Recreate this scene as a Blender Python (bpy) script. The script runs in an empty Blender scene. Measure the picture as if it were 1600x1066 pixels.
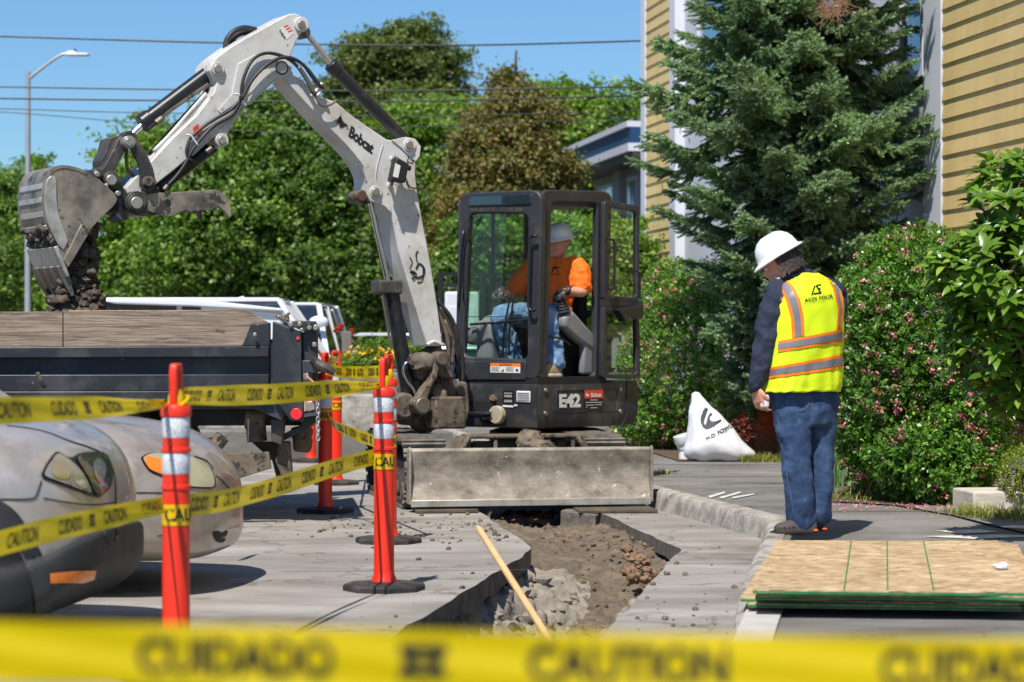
import bpy, bmesh, math, random
import numpy as np
from mathutils import Vector, Matrix, noise
from mathutils.bvhtree import BVHTree
from mathutils.geometry import delaunay_2d_cdt, tessellate_polygon

SC = bpy.context.scene
COL = SC.collection
R = math.radians
random.seed(7)
RNG = np.random.default_rng(11)

# ------------------------------------------------------------------ camera
F, CH, CX, CY = 3778.0, 1.231, 800.0, 533.0
cam_d = bpy.data.cameras.new('camera')
cam = bpy.data.objects.new('camera', cam_d)
COL.objects.link(cam)
cam.location = (0, 0, CH)
cam.rotation_euler = (R(90), 0, 0)
cam_d.sensor_width = 36
cam_d.lens = 85
cam_d.clip_start = 0.05
cam_d.clip_end = 800
cam_d.dof.use_dof = True
cam_d.dof.focus_distance = 15.5
cam_d.dof.aperture_fstop = 3.5
SC.camera = cam

# ------------------------------------------------------------------ sky and sun
SUN_EL, SUN_AZ = 57.0, 18.0     # sun stands behind the camera, a little to its left
world = bpy.data.worlds.new('World')
SC.world = world
world.use_nodes = True
wn = world.node_tree
bg = wn.nodes['Background']
sky = wn.nodes.new('ShaderNodeTexSky')
sky.sky_type = 'NISHITA'
sky.sun_disc = False
sky.sun_elevation = R(SUN_EL)
sky.sun_rotation = R(180 + SUN_AZ)
sky.air_density = 1.0
sky.dust_density = 0.3
sky.ozone_density = 3.0
tint = wn.nodes.new('ShaderNodeMix')
tint.data_type = 'RGBA'
tint.blend_type = 'MULTIPLY'
tint.inputs['Factor'].default_value = 1.0
tint.inputs['B'].default_value = (0.54, 0.77, 0.98, 1)
wn.links.new(sky.outputs[0], tint.inputs['A'])
wn.links.new(tint.outputs['Result'], bg.inputs['Color'])
bg.inputs['Strength'].default_value = 0.095
sun_d = bpy.data.lights.new('sun', 'SUN')
sun = bpy.data.objects.new('sun', sun_d)
COL.objects.link(sun)
sun_d.energy = 4.8
sun_d.angle = R(0.53)
sun_d.color = (1.0, 0.95, 0.87)
sd = Vector((math.sin(R(SUN_AZ)) * math.cos(R(SUN_EL)), math.cos(R(SUN_AZ)) * math.cos(R(SUN_EL)), -math.sin(R(SUN_EL))))
sun.rotation_euler = sd.to_track_quat('-Z', 'Y').to_euler()
SC.view_settings.view_transform = 'Standard'
SC.view_settings.look = 'None'
SC.view_settings.gamma = 1.0
SC.view_settings.exposure = 0.40
SC.cycles.use_denoising = True
SC.cycles.max_bounces = 6
SC.cycles.transparent_max_bounces = 12
SC.cycles.sample_clamp_indirect = 6.0

# ------------------------------------------------------------------ helpers
def W(px, py, d):
    return Vector(((px - CX) / F * d, d, CH - (py - CY) / F * d))

def G(px, py, z=0.0):
    d = F * (CH - z) / (py - CY)
    return Vector(((px - CX) / F * d, d, z))

def tag(o, label=None, cat=None, group=None, kind=None):
    if label: o['label'] = label
    if cat: o['category'] = cat
    if group: o['group'] = group
    if kind: o['kind'] = kind
    return o

def empty(name, loc, label, cat, group=None):
    o = bpy.data.objects.new(name, None)
    COL.objects.link(o)
    o.location = loc
    o.empty_display_size = 0.1
    return tag(o, label, cat, group)

def wloc(o):
    v = Vector((0, 0, 0))
    while o is not None:
        v += Vector(o.location)
        o = o.parent
    return v

def link(name, me, mat, parent=None, loc=None):
    o = bpy.data.objects.new(name, me)
    COL.objects.link(o)
    if mat is not None:
        me.materials.append(mat)
    if parent is not None:
        o.parent = parent
    if loc is not None:
        o.location = loc
    return o

def fastmesh(name, V, Fc, k):
    """V (n,3), Fc (m,k) index arrays"""
    me = bpy.data.meshes.new(name)
    V = np.asarray(V, dtype=np.float32)
    Fc = np.asarray(Fc, dtype=np.int32)
    me.vertices.add(len(V))
    me.vertices.foreach_set('co', V.ravel())
    me.loops.add(Fc.size)
    me.loops.foreach_set('vertex_index', Fc.ravel())
    me.polygons.add(len(Fc))
    me.polygons.foreach_set('loop_start', np.arange(0, Fc.size, k, dtype=np.int32))
    me.update(calc_edges=True)
    return me

def copy_tree(o, parent=None):
    c = o.copy()
    COL.objects.link(c)
    c.parent = parent
    for ch in [x for x in o.children]:
        copy_tree(ch, c)
    return c

def catmull(pts, n=6):
    P = [Vector(p) for p in pts]
    if len(P) < 3:
        return [P[0].lerp(P[-1], i / n) for i in range(n + 1)]
    out = []
    for i in range(len(P) - 1):
        p0 = P[i - 1] if i > 0 else P[i] * 2 - P[i + 1]
        p1, p2 = P[i], P[i + 1]
        p3 = P[i + 2] if i + 2 < len(P) else P[i + 1] * 2 - P[i]
        for k in range(n):
            t = k / n
            out.append(0.5 * ((2 * p1) + (p2 - p0) * t + (2 * p0 - 5 * p1 + 4 * p2 - p3) * t * t + (3 * p1 - p0 - 3 * p2 + p3) * t ** 3))
    out.append(P[-1].copy())
    return out

def lerpl(vals, t):
    x = t * (len(vals) - 1)
    i = min(int(x), len(vals) - 2)
    return vals[i] + (vals[i + 1] - vals[i]) * (x - i)

class MB:
    def __init__(s):
        s.v, s.f = [], []
    def add(s, vs, fs):
        b = len(s.v)
        s.v += [Vector(v) for v in vs]
        s.f += [tuple(i + b for i in f) for f in fs]
        return s
    def box(s, c, size, ax=None):
        c = Vector(c)
        X, Y, Z = ax if ax else (Vector((1, 0, 0)), Vector((0, 1, 0)), Vector((0, 0, 1)))
        X, Y, Z = X * size[0] / 2, Y * size[1] / 2, Z * size[2] / 2
        vs = [c + X * i + Y * j + Z * k for k in (-1, 1) for j in (-1, 1) for i in (-1, 1)]
        return s.add(vs, [(0, 2, 3, 1), (4, 5, 7, 6), (0, 1, 5, 4), (2, 6, 7, 3), (0, 4, 6, 2), (1, 3, 7, 5)])
    def bar(s, a, b, w, h, up=(0, 0, 1)):
        a, b = Vector(a), Vector(b)
        X = (b - a); L = X.length; X.normalize()
        Y = Vector(up).cross(X)
        if Y.length < 1e-4: Y = Vector((0, 1, 0)).cross(X)
        Y.normalize(); Z = X.cross(Y)
        return s.box((a + b) / 2, (L, w, h), (X, Y, Z))
    def prism(s, pts, ext):
        n = len(pts); ext = Vector(ext)
        vs = [Vector(p) for p in pts] + [Vector(p) + ext for p in pts]
        fs = [tuple(range(n)), tuple(range(2 * n - 1, n - 1, -1))]
        fs += [(i, i + n, (i + 1) % n + n, (i + 1) % n) for i in range(n)]
        return s.add(vs, fs)
    def ring(s, outer, inner, ext):
        n = len(outer); ext = Vector(ext)
        vs = [Vector(p) for p in outer] + [Vector(p) for p in inner]
        vs += [v + ext for v in vs]
        fs = []
        for i in range(n):
            j = (i + 1) % n
            fs += [(i, j, n + j, n + i), (2 * n + i, 3 * n + i, 3 * n + j, 2 * n + j), (i, 2 * n + i, 2 * n + j, j), (n + i, n + j, 3 * n + j, 3 * n + i)]
        return s.add(vs, fs)
    def tube(s, pts, r, n=8, sm=0, cap=True, flat=1.0):
        P = catmull(pts, sm) if sm else [Vector(p) for p in pts]
        rs = r if isinstance(r, (list, tuple)) else [r, r]
        m = len(P); vs = []; T0 = None
        for i, p in enumerate(P):
            T = (P[min(i + 1, m - 1)] - P[max(i - 1, 0)])
            if T.length < 1e-9: T = Vector((0, 0, 1))
            T.normalize()
            if T0 is None:
                U = T.orthogonal().normalized()
            else:
                U = U - T * U.dot(T)
                if U.length < 1e-6: U = T.orthogonal()
                U.normalize()
            T0 = T; Vv = T.cross(U)
            rr = lerpl(rs, i / max(1, m - 1))
            for k in range(n):
                a = 2 * math.pi * k / n
                vs.append(p + U * math.cos(a) * rr + Vv * math.sin(a) * rr * flat)
        fs = []
        for i in range(m - 1):
            for k in range(n):
                k2 = (k + 1) % n
                fs.append((i * n + k, i * n + k2, (i + 1) * n + k2, (i + 1) * n + k))
        if cap:
            fs.append(tuple(range(n - 1, -1, -1)))
            fs.append(tuple((m - 1) * n + k for k in range(n)))
        return s.add(vs, fs)
    def lathe(s, prof, c=(0, 0, 0), n=20, ax=None):
        c = Vector(c)
        X, Y, Z = ax if ax else (Vector((1, 0, 0)), Vector((0, 1, 0)), Vector((0, 0, 1)))
        vs, fs = [], []
        for (r, z) in prof:
            for k in range(n):
                a = 2 * math.pi * (k + .5) / n
                vs.append(c + X * math.cos(a) * r + Y * math.sin(a) * r + Z * z)
        m = len(prof)
        for i in range(m - 1):
            for k in range(n):
                k2 = (k + 1) % n
                fs.append((i * n + k, i * n + k2, (i + 1) * n + k2, (i + 1) * n + k))
        fs.append(tuple(range(n - 1, -1, -1)))
        fs.append(tuple((m - 1) * n + k for k in range(n)))
        return s.add(vs, fs)
    def rings(s, rgs, cap=True):
        n = len(rgs[0]); vs = [p for r in rgs for p in r]; fs = []
        for i in range(len(rgs) - 1):
            for k in range(n):
                k2 = (k + 1) % n
                fs.append((i * n + k, i * n + k2, (i + 1) * n + k2, (i + 1) * n + k))
        if cap:
            fs.append(tuple(range(n - 1, -1, -1)))
            fs.append(tuple((len(rgs) - 1) * n + k for k in range(n)))
        return s.add(vs, fs)
    def ico(s, c, r, sub=2, sq=(1, 1, 1), rough=0.0, fr=3.0):
        bm = bmesh.new()
        bmesh.ops.create_icosphere(bm, subdivisions=sub, radius=1)
        c = Vector(c); seed = Vector((random.random() * 50, 0, 0))
        vs = []
        for v in bm.verts:
            p = v.co.copy()
            k = 1 + rough * noise.noise(p * fr + seed)
            vs.append(c + Vector((p.x * sq[0], p.y * sq[1], p.z * sq[2])) * r * k)
        fs = [tuple(x.index for x in f.verts) for f in bm.faces]
        bm.free()
        return s.add(vs, fs)
    def build(s, name, mat, parent=None, smooth=35, bevel=0, seg=2, recalc=True, subsurf=0):
        me = bpy.data.meshes.new(name)
        o0 = wloc(parent) if parent is not None else Vector((0, 0, 0))
        me.from_pydata([tuple(v - o0) for v in s.v], [], s.f)
        if recalc:
            bm = bmesh.new(); bm.from_mesh(me)
            bmesh.ops.recalc_face_normals(bm, faces=bm.faces)
            bm.to_mesh(me); bm.free()
        me.update()
        if smooth:
            me.polygons.foreach_set('use_smooth', [True] * len(me.polygons))
            if smooth < 170:
                me.set_sharp_from_angle(angle=R(smooth))
        o = link(name, me, mat, parent)
        if bevel:
            b = o.modifiers.new('bevel', 'BEVEL'); b.width = bevel; b.segments = seg; b.limit_method = 'ANGLE'; b.angle_limit = R(40)
        if subsurf:
            b = o.modifiers.new('sub', 'SUBSURF'); b.levels = subsurf; b.render_levels = subsurf
        return o

def finish_blob(o, voxel, it=6, disp=0, fr=6.0):
    m = o.modifiers.new('remesh', 'REMESH'); m.mode = 'VOXEL'; m.voxel_size = voxel; m.use_smooth_shade = True
    if it:
        m = o.modifiers.new('smooth', 'SMOOTH'); m.iterations = it; m.factor = 0.5
    if disp:
        t = bpy.data.textures.new('folds', 'CLOUDS'); t.noise_scale = 1.0 / fr; t.noise_depth = 3
        m = o.modifiers.new('disp', 'DISPLACE'); m.texture = t; m.strength = disp; m.mid_level = 0.5; m.texture_coords = 'LOCAL'
    return o

def bvh_of(*objs):
    dg = bpy.context.evaluated_depsgraph_get()
    dg.update()
    vs, fs = [], []
    for o in objs:
        e = o.evaluated_get(dg)
        me = e.to_mesh()
        b = len(vs)
        L = wloc(o)
        vs += [v.co + L for v in me.vertices]
        fs += [tuple(i + b for i in p.vertices) for p in me.polygons]
        e.to_mesh_clear()
    return BVHTree.FromPolygons(vs, fs)

CAMP = Vector((0, 0, CH))
def cast(bvh, px, py, off=0.003):
    d = Vector(((px - CX) / F, 1, -(py - CY) / F)).normalized()
    h, n, i, dist = bvh.ray_cast(CAMP, d)
    if h is None: return None
    if n.dot(d) > 0: n = -n
    return h + n * off

def cdt_poly(poly, step):
    P = [Vector((x, y)) for x, y in poly]
    n = len(P); pts = []
    for i in range(n):
        a, b = P[i], P[(i + 1) % n]
        k = max(1, int((b - a).length / step))
        pts += [a.lerp(b, j / k) for j in range(k)]
    m = len(pts)
    xs = [p.x for p in P]; ys = [p.y for p in P]
    def inside(x, y):
        c = False
        for i in range(n):
            a, b = P[i], P[(i + 1) % n]
            if (a.y > y) != (b.y > y) and x < (b.x - a.x) * (y - a.y) / (b.y - a.y) + a.x: c = not c
        return c
    y = min(ys) + step / 2
    while y < max(ys):
        x = min(xs) + step / 2
        while x < max(xs):
            if inside(x, y): pts.append(Vector((x, y)))
            x += step
        y += step
    r = delaunay_2d_cdt(pts, [(i, (i + 1) % m) for i in range(m)], [], 1, 1e-5)
    return r[0], r[2]

def decal(name, bvh, poly, mat, parent, off=0.004, step=6, thick=0.0):
    vs, fs = cdt_poly(poly, step)
    out = []
    last = None
    for v in vs:
        h = cast(bvh, v.x, v.y, off)
        out.append(h)
    good = [h for h in out if h is not None]
    if len(good) < 3: return None
    out = [h if h is not None else None for h in out]
    idx = {}; V2 = []
    for i, h in enumerate(out):
        if h is not None:
            idx[i] = len(V2); V2.append(h)
    F2 = [tuple(idx[i] for i in f) for f in fs if all(i in idx for i in f)]
    # drop faces that jump in depth
    F2 = [f for f in F2 if max((V2[a] - V2[b]).length for a in f for b in f) < 0.35]
    mb = MB().add(V2, F2)
    o = mb.build(name, mat, parent, smooth=180, recalc=False)
    if thick:
        m = o.modifiers.new('solid', 'SOLIDIFY'); m.thickness = thick; m.offset = 0
    return o

def text_mesh(txt, bold=0.0, spacing=1.0):
    cu = bpy.data.curves.new('t', 'FONT'); cu.body = txt; cu.size = 1; cu.offset = bold; cu.space_character = spacing; cu.resolution_u = 3
    ob = bpy.data.objects.new('t', cu); COL.objects.link(ob)
    dg = bpy.context.evaluated_depsgraph_get(); dg.update()
    e = ob.evaluated_get(dg); me = e.to_mesh()
    V = np.array([v.co[:2] for v in me.vertices]); Fs = [tuple(p.vertices) for p in me.polygons]
    e.to_mesh_clear()
    bpy.data.objects.remove(ob); bpy.data.curves.remove(cu)
    mn, mx = V.min(0), V.max(0)
    return (V - mn) / (mx - mn), Fs

def add_text(mb, txt, fn, bold=0.0, spacing=1.0):
    """fn(u,v)->Vector or None; u,v in 0..1 over the text's box"""
    V, Fs = text_mesh(txt, bold, spacing)
    P = [fn(u, v) for u, v in V]
    if any(p is None for p in P):
        idx = {}; Q = []
        for i, p in enumerate(P):
            if p is not None: idx[i] = len(Q); Q.append(p)
        Fs = [tuple(idx[i] for i in f) for f in Fs if all(i in idx for i in f)]
        P = Q
    mb.add(P, Fs)

def quadmap(TL, TR, BR, BL):
    def f(u, v):
        t = (TL[0] + (TR[0] - TL[0]) * u, TL[1] + (TR[1] - TL[1]) * u)
        b = (BL[0] + (BR[0] - BL[0]) * u, BL[1] + (BR[1] - BL[1]) * u)
        return (b[0] + (t[0] - b[0]) * v, b[1] + (t[1] - b[1]) * v)
    return f

class PL:
    """a vertical plane standing in the scene: point O, horizontal direction u, w = away from camera"""
    def __init__(s, O, ang):
        s.O = Vector(O); s.u = Vector((math.cos(ang), math.sin(ang), 0)); s.w = Vector((-math.sin(ang), math.cos(ang), 0))
        if s.w.y < 0: s.w = -s.w
    def hit(s, px, py, off=0.0):
        d = Vector(((px - CX) / F, 1, -(py - CY) / F))
        o = s.O + s.w * off
        t = (o - CAMP).dot(s.w) / d.dot(s.w)
        return CAMP + d * t
    def poly(s, pts, off=0.0):
        return [s.hit(x, y, off) for x, y in pts]
    def prism(s, mb, pts, off, th):
        return mb.prism(s.poly(pts, off), s.w * th)
    def cyl(s, mb, a, b, r, off=0.0, n=16):
        return mb.tube([s.hit(*a, off), s.hit(*b, off)], r, n)
    def pin(s, mb, p, r, off, th, n=16):
        c = s.hit(*p, off)
        return mb.tube([c, c + s.w * th], r, n)
    def text(s, mb, txt, TL, TR, BR, BL, off, bold=0.02, spacing=1.0):
        q = quadmap(TL, TR, BR, BL)
        add_text(mb, txt, lambda u, v: s.hit(*q(u, v), off), bold, spacing)

def rquad(TL, TR, BR, BL, r, n=5):
    C = [Vector(p) for p in (TL, TR, BR, BL)]; out = []
    for i in range(4):
        p = C[i]; a = (C[i - 1] - p); b = (C[(i + 1) % 4] - p)
        a = p + a.normalized() * r; b = p + b.normalized() * r
        for k in range(n + 1):
            t = k / n
            out.append(tuple(a * (1 - t) ** 2 + p * 2 * t * (1 - t) + b * t * t))
    return out

def zz(sc, ox, oy, pts):
    return [(ox + x / sc, oy + y / sc) for x, y in pts]

# ------------------------------------------------------------------ materials
def lin(r, g, b):
    f = lambda c: (c / 255 / 12.92) if c / 255 <= 0.04045 else ((c / 255 + 0.055) / 1.055) ** 2.4
    return (f(r), f(g), f(b), 1)

def ramp(nt, fac, stops):
    n = nt.nodes.new('ShaderNodeValToRGB'); e = n.color_ramp.elements
    e[0].position, e[0].color = stops[0]; e[1].position, e[1].color = stops[1]
    for p, c in stops[2:]:
        x = e.new(p); x.color = c
    nt.links.new(fac, n.inputs[0]); return n.outputs[0]

def nz(nt, scale, detail=4, rough=0.55, stretch=None, co=None, dist=0.0):
    if co is None:
        t = nt.nodes.new('ShaderNodeTexCoord'); co = t.outputs['Object']
    if stretch:
        m = nt.nodes.new('ShaderNodeMapping'); m.inputs['Scale'].default_value = stretch
        nt.links.new(co, m.inputs[0]); co = m.outputs[0]
    n = nt.nodes.new('ShaderNodeTexNoise'); n.inputs['Scale'].default_value = scale; n.inputs['Detail'].default_value = detail
    n.inputs['Roughness'].default_value = rough; n.inputs['Distortion'].default_value = dist
    nt.links.new(co, n.inputs['Vector']); return n.outputs['Fac']

def mixc(nt, fac, a, b, mode='MIX'):
    m = nt.nodes.new('ShaderNodeMix'); m.data_type = 'RGBA'; m.blend_type = mode
    for k, v in (('Factor', fac), ('A', a), ('B', b)):
        if isinstance(v, (int, float)): m.inputs[k].default_value = v
        elif isinstance(v, tuple): m.inputs[k].default_value = v
        else: nt.links.new(v, m.inputs[k])
    return m.outputs['Result']

def M(name, col, rough=0.6, metal=0.0, var=0.12, vs=3.0, dirt=None, damt=0.5, ds=4.0, chips=None, camt=0.62, cs=25, bump=0.0, bs=40, coat=0, sheen=0, stretch=None, spec=0.5, emis=None):
    m = bpy.data.materials.new(name); m.use_nodes = True; nt = m.node_tree
    b = nt.nodes['Principled BSDF']
    dark = tuple(c * (1 - var) for c in col[:3]) + (1,); lite = tuple(min(1, c * (1 + var)) for c in col[:3]) + (1,)
    c = ramp(nt, nz(nt, vs, 5, 0.6, stretch), [(0.3, dark), (0.7, lite)])
    rgh = rough
    if dirt is not None:
        f = ramp(nt, nz(nt, ds, 8, 0.65, stretch), [(max(0, damt - 0.12), (0, 0, 0, 1)), (min(1, damt + 0.18), (1, 1, 1, 1))])
        c = mixc(nt, f, c, dirt)
    if chips is not None:
        f = ramp(nt, nz(nt, cs, 6, 0.75), [(camt - .055, (0, 0, 0, 1)), (camt - .025, (1, 1, 1, 1))])
        c = mixc(nt, f, c, chips)
    nt.links.new(c, b.inputs['Base Color'])
    rr = nz(nt, vs * 3, 4)
    mr = nt.nodes.new('ShaderNodeMapRange'); mr.inputs['To Min'].default_value = max(0.02, rough - 0.08); mr.inputs['To Max'].default_value = min(1, rough + 0.12)
    nt.links.new(rr, mr.inputs[0]); nt.links.new(mr.outputs[0], b.inputs['Roughness'])
    b.inputs['Metallic'].default_value = metal
    b.inputs['Specular IOR Level'].default_value = spec
    if coat: b.inputs['Coat Weight'].default_value = coat; b.inputs['Coat Roughness'].default_value = 0.04
    if sheen: b.inputs['Sheen Weight'].default_value = sheen
    if bump:
        bp = nt.nodes.new('ShaderNodeBump'); bp.inputs['Strength'].default_value = min(1, bump); bp.inputs['Distance'].default_value = 0.01
        nt.links.new(nz(nt, bs, 6, 0.65, stretch), bp.inputs['Height']); nt.links.new(bp.outputs[0], b.inputs['Normal'])
    return m

def leafmat(name, c1, c2, c3=None, trans=0.3, rough=0.45):
    m = bpy.data.materials.new(name); m.use_nodes = True; nt = m.node_tree
    b = nt.nodes['Principled BSDF']; out = nt.nodes['Material Output']
    g = nt.nodes.new('ShaderNodeNewGeometry')
    st = [(0.0, c1), (1.0, c2)]
    if c3: st = [(0.0, c1), (0.8, c2), (1.0, c3)]
    c = ramp(nt, g.outputs['Random Per Island'], st)
    big = ramp(nt, nz(nt, 1.1, 3), [(0.3, (0.75, 0.75, 0.75, 1)), (0.7, (1.25, 1.25, 1.15, 1))])
    c = mixc(nt, 1.0, c, big, 'MULTIPLY')
    nt.links.new(c, b.inputs['Base Color']); b.inputs['Roughness'].default_value = rough
    t = nt.nodes.new('ShaderNodeBsdfTranslucent'); nt.links.new(mixc(nt, 1.0, c, (1.3, 1.5, 0.6, 1), 'MULTIPLY'), t.inputs[0])
    mx = nt.nodes.new('ShaderNodeMixShader'); mx.inputs[0].default_value = trans
    nt.links.new(b.outputs[0], mx.inputs[1]); nt.links.new(t.outputs[0], mx.inputs[2]); nt.links.new(mx.outputs[0], out.inputs['Surface'])
    return m

def glassmat(name, tint, refl=0.9, ior=1.5, rough=0.01):
    m = bpy.data.materials.new(name); m.use_nodes = True; nt = m.node_tree
    out = nt.nodes['Material Output']; nt.nodes.remove(nt.nodes['Principled BSDF'])
    t = nt.nodes.new('ShaderNodeBsdfTransparent'); t.inputs[0].default_value = tint
    g = nt.nodes.new('ShaderNodeBsdfGlossy'); g.inputs['Roughness'].default_value = rough; g.inputs[0].default_value = (refl, refl, refl, 1)
    g0 = nt.nodes.new('ShaderNodeNewGeometry'); dt = nt.nodes.new('ShaderNodeVectorMath'); dt.operation = 'DOT_PRODUCT'
    nt.links.new(g0.outputs['Normal'], dt.inputs[0]); nt.links.new(g0.outputs['Incoming'], dt.inputs[1])
    def mth(op, a_, b_):
        n_ = nt.nodes.new('ShaderNodeMath'); n_.operation = op
        for i_, v_ in enumerate((a_, b_)):
            if v_ is None: continue
            if isinstance(v_, (int, float)): n_.inputs[i_].default_value = v_
            else: nt.links.new(v_, n_.inputs[i_])
        return n_.outputs[0]
    x_ = mth('SUBTRACT', 1.0, mth('ABSOLUTE', dt.outputs['Value'], None))
    f_ = mth('ADD', mth('MULTIPLY', mth('POWER', x_, 5.0), 0.9), 0.03)
    mx = nt.nodes.new('ShaderNodeMixShader')
    nt.links.new(f_, mx.inputs[0]); nt.links.new(t.outputs[0], mx.inputs[1]); nt.links.new(g.outputs[0], mx.inputs[2]); nt.links.new(mx.outputs[0], out.inputs['Surface'])
    return m

MUD = lin(112, 98, 80)
DUST = lin(128, 120, 108)
m_white = M('machine_white', lin(198, 196, 192), 0.42, dirt=lin(158, 147, 132), damt=0.57, ds=3.2, chips=lin(92, 70, 54), camt=0.672, cs=24, var=0.05, bump=0.08)
m_black = M('machine_charcoal', lin(44, 45, 49), 0.5, dirt=lin(86, 83, 78), damt=0.66, ds=3.5, chips=lin(128, 124, 118), camt=0.73, cs=18, var=0.15, bump=0.06)
m_house = M('body_charcoal', lin(48, 49, 53), 0.55, dirt=lin(104, 98, 88), damt=0.58, ds=3.0, chips=lin(150, 146, 140), camt=0.72, cs=14, var=0.15, bump=0.08)
m_cyl = M('cylinder_black', lin(30, 30, 33), 0.32, dirt=lin(72, 70, 66), damt=0.68, ds=5, chips=lin(120, 116, 110), camt=0.72, cs=22, var=0.1)
m_chrome = M('chrome', lin(205, 205, 208), 0.12, metal=1.0, var=0.04)
m_steel = M('worn_steel', lin(120, 116, 110), 0.42, metal=0.55, dirt=MUD, damt=0.5, ds=6, chips=lin(70, 60, 52), camt=0.64, cs=12, bump=0.2, bs=30)
m_bucket = M('bucket_steel', lin(104, 99, 92), 0.45, metal=0.35, var=.3, dirt=lin(158, 146, 128), damt=0.5, ds=6, chips=lin(70, 64, 58), camt=0.62, cs=5, bump=0.3, bs=25)
m_darksteel = M('dark_steel', lin(58, 57, 56), 0.5, metal=0.3, dirt=lin(105, 96, 84), damt=0.55, ds=6, chips=lin(130, 126, 120), camt=0.7, cs=20, bump=0.15)
m_mudsteel = M('muddy_casting', lin(74, 66, 58), 0.7, dirt=lin(118, 104, 86), damt=0.47, ds=8, chips=lin(46, 40, 36), camt=0.6, cs=14, bump=0.5, bs=30)
m_blade = M('blade_steel', lin(162, 152, 138), 0.6, metal=0.15, dirt=lin(104, 95, 84), damt=0.5, ds=4.0, chips=lin(196, 188, 176), camt=0.68, cs=12, bump=0.35, bs=30, stretch=(1.6, 1.6, 2.4))
m_pin = M('pin_steel', lin(170, 165, 155), 0.4, metal=0.7, var=0.1, dirt=lin(120, 90, 60), damt=0.6)
m_rubber = M('rubber', lin(34, 33, 33), 0.75, dirt=lin(84, 78, 70), damt=0.55, ds=8, bump=0.15)
m_hose = M('hose', lin(36, 36, 38), 0.5, dirt=lin(80, 76, 70), damt=0.6)
m_trackshoe = M('track_rubber', lin(88, 84, 78), 0.7, dirt=lin(130, 122, 110), damt=0.5, ds=9, bump=0.3)
m_dark = M('part_and_shade_black', lin(22, 22, 23), 0.7)  # black parts, and patches painted as the dark inside holes
m_grey = M('console_grey', lin(120, 121, 124), 0.5, dirt=lin(140, 134, 126), damt=0.66)
m_seat = M('seat_black', lin(30, 30, 32), 0.8)
m_text_w = M('decal_white', lin(215, 213, 208), 0.5, var=0.03)
m_text_k = M('decal_black', lin(24, 24, 26), 0.5, var=0.03)
m_text_r = M('decal_red', lin(214, 62, 32), 0.45, var=0.04)
m_text_o = M('decal_orange', lin(232, 120, 30), 0.45, var=0.04)
m_soil = M('soil', lin(112, 97, 80), 0.95, var=0.3, vs=6, dirt=lin(82, 73, 60), damt=0.5, ds=10, chips=lin(132, 120, 100), camt=0.66, cs=30, bump=1.0, bs=45)
m_wetsoil = M('clod_soil', lin(98, 86, 72), 0.85, var=0.3, vs=10, dirt=lin(62, 52, 43), damt=0.5, ds=14, bump=0.9, bs=50)
m_clay = M('clay', lin(130, 102, 78), 0.95, var=0.25, vs=8, bump=1.0, bs=30)
m_rubble = M('rubble', lin(146, 136, 122), 0.95, var=0.3, vs=9, dirt=lin(96, 90, 82), damt=0.55, ds=18, bump=1.0, bs=40)
m_glass = glassmat('cab_glass', (0.95, 0.975, 0.96, 1))
m_gglass = glassmat('green_glass', (0.66, 0.84, 0.72, 1))
m_dglass = M('tinted_glass', lin(22, 40, 46), 0.06, spec=0.9, var=0.05, coat=1)
m_autoglass = M('auto_glass', lin(26, 34, 42), 0.05, spec=0.9, var=0.05, coat=1)
m_orange = M('post_orange', lin(226, 44, 16), 0.42, var=0.04, dirt=lin(190, 60, 36), damt=0.72, ds=6, coat=0.2)
def reflective():
    m = M('reflective_white', lin(206, 208, 212), 0.4, var=0.03); nt = m.node_tree; b = nt.nodes['Principled BSDF']
    t = nt.nodes.new('ShaderNodeTexCoord'); v = nt.nodes.new('ShaderNodeTexVoronoi'); v.inputs['Scale'].default_value = 60; v.feature = 'DISTANCE_TO_EDGE'
    nt.links.new(t.outputs['Object'], v.inputs['Vector'])
    c = ramp(nt, v.outputs[0], [(0.02, lin(168, 172, 178)), (0.12, lin(214, 215, 218))]); nt.links.new(c, b.inputs['Base Color']); return m
m_refl = reflective()
def tapemat():
    m = M('tape_yellow', lin(238, 208, 8), 0.35, var=0.05, coat=0.2); nt = m.node_tree; b = nt.nodes['Principled BSDF']; out = nt.nodes['Material Output']
    t = nt.nodes.new('ShaderNodeBsdfTranslucent'); t.inputs[0].default_value = lin(240, 212, 10); mx = nt.nodes.new('ShaderNodeMixShader'); mx.inputs[0].default_value = 0.35
    nt.links.new(b.outputs[0], mx.inputs[1]); nt.links.new(t.outputs[0], mx.inputs[2]); nt.links.new(mx.outputs[0], out.inputs['Surface']); return m
m_tape = tapemat()
m_redl = M('red_reflector', lin(225, 40, 50), 0.3, var=0.05, coat=0.5)
m_truck = M('truck_black', lin(38, 40, 45), 0.42, dirt=lin(84, 84, 86), damt=0.62, ds=3, chips=lin(150, 148, 144), camt=0.72, cs=9, var=0.15, bump=0.1)
m_plate = M('plate_steel', lin(70, 66, 62), 0.6, metal=0.4, dirt=MUD, damt=0.5)
m_wtrim = M('white_trim', lin(206, 208, 216), 0.6, var=0.03)
m_panel = M('grey_panel', lin(196, 197, 205), 0.7, var=0.03, bump=0.05)
m_siding = M('yellow_siding', lin(220, 192, 130), 0.65, var=0.04, vs=1.5, bump=0.35, bs=30, stretch=(1, 1, 8))
m_vest = M('vest_lime', lin(214, 238, 20), 0.7, var=0.06, bump=0.2, bs=60)
m_vorange = M('vest_orange', lin(246, 122, 20), 0.7, var=0.05)
m_vgrey = M('vest_reflective', lin(118, 118, 124), 0.45, var=0.06)
m_navy = M('navy_cloth', lin(34, 42, 62), 0.85, var=0.15, bump=0.3, bs=50)
m_denim = M('denim', lin(40, 62, 96), 0.9, var=0.3, vs=14, dirt=lin(76, 104, 142), damt=0.6, ds=5, bump=0.3, bs=90)
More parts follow.
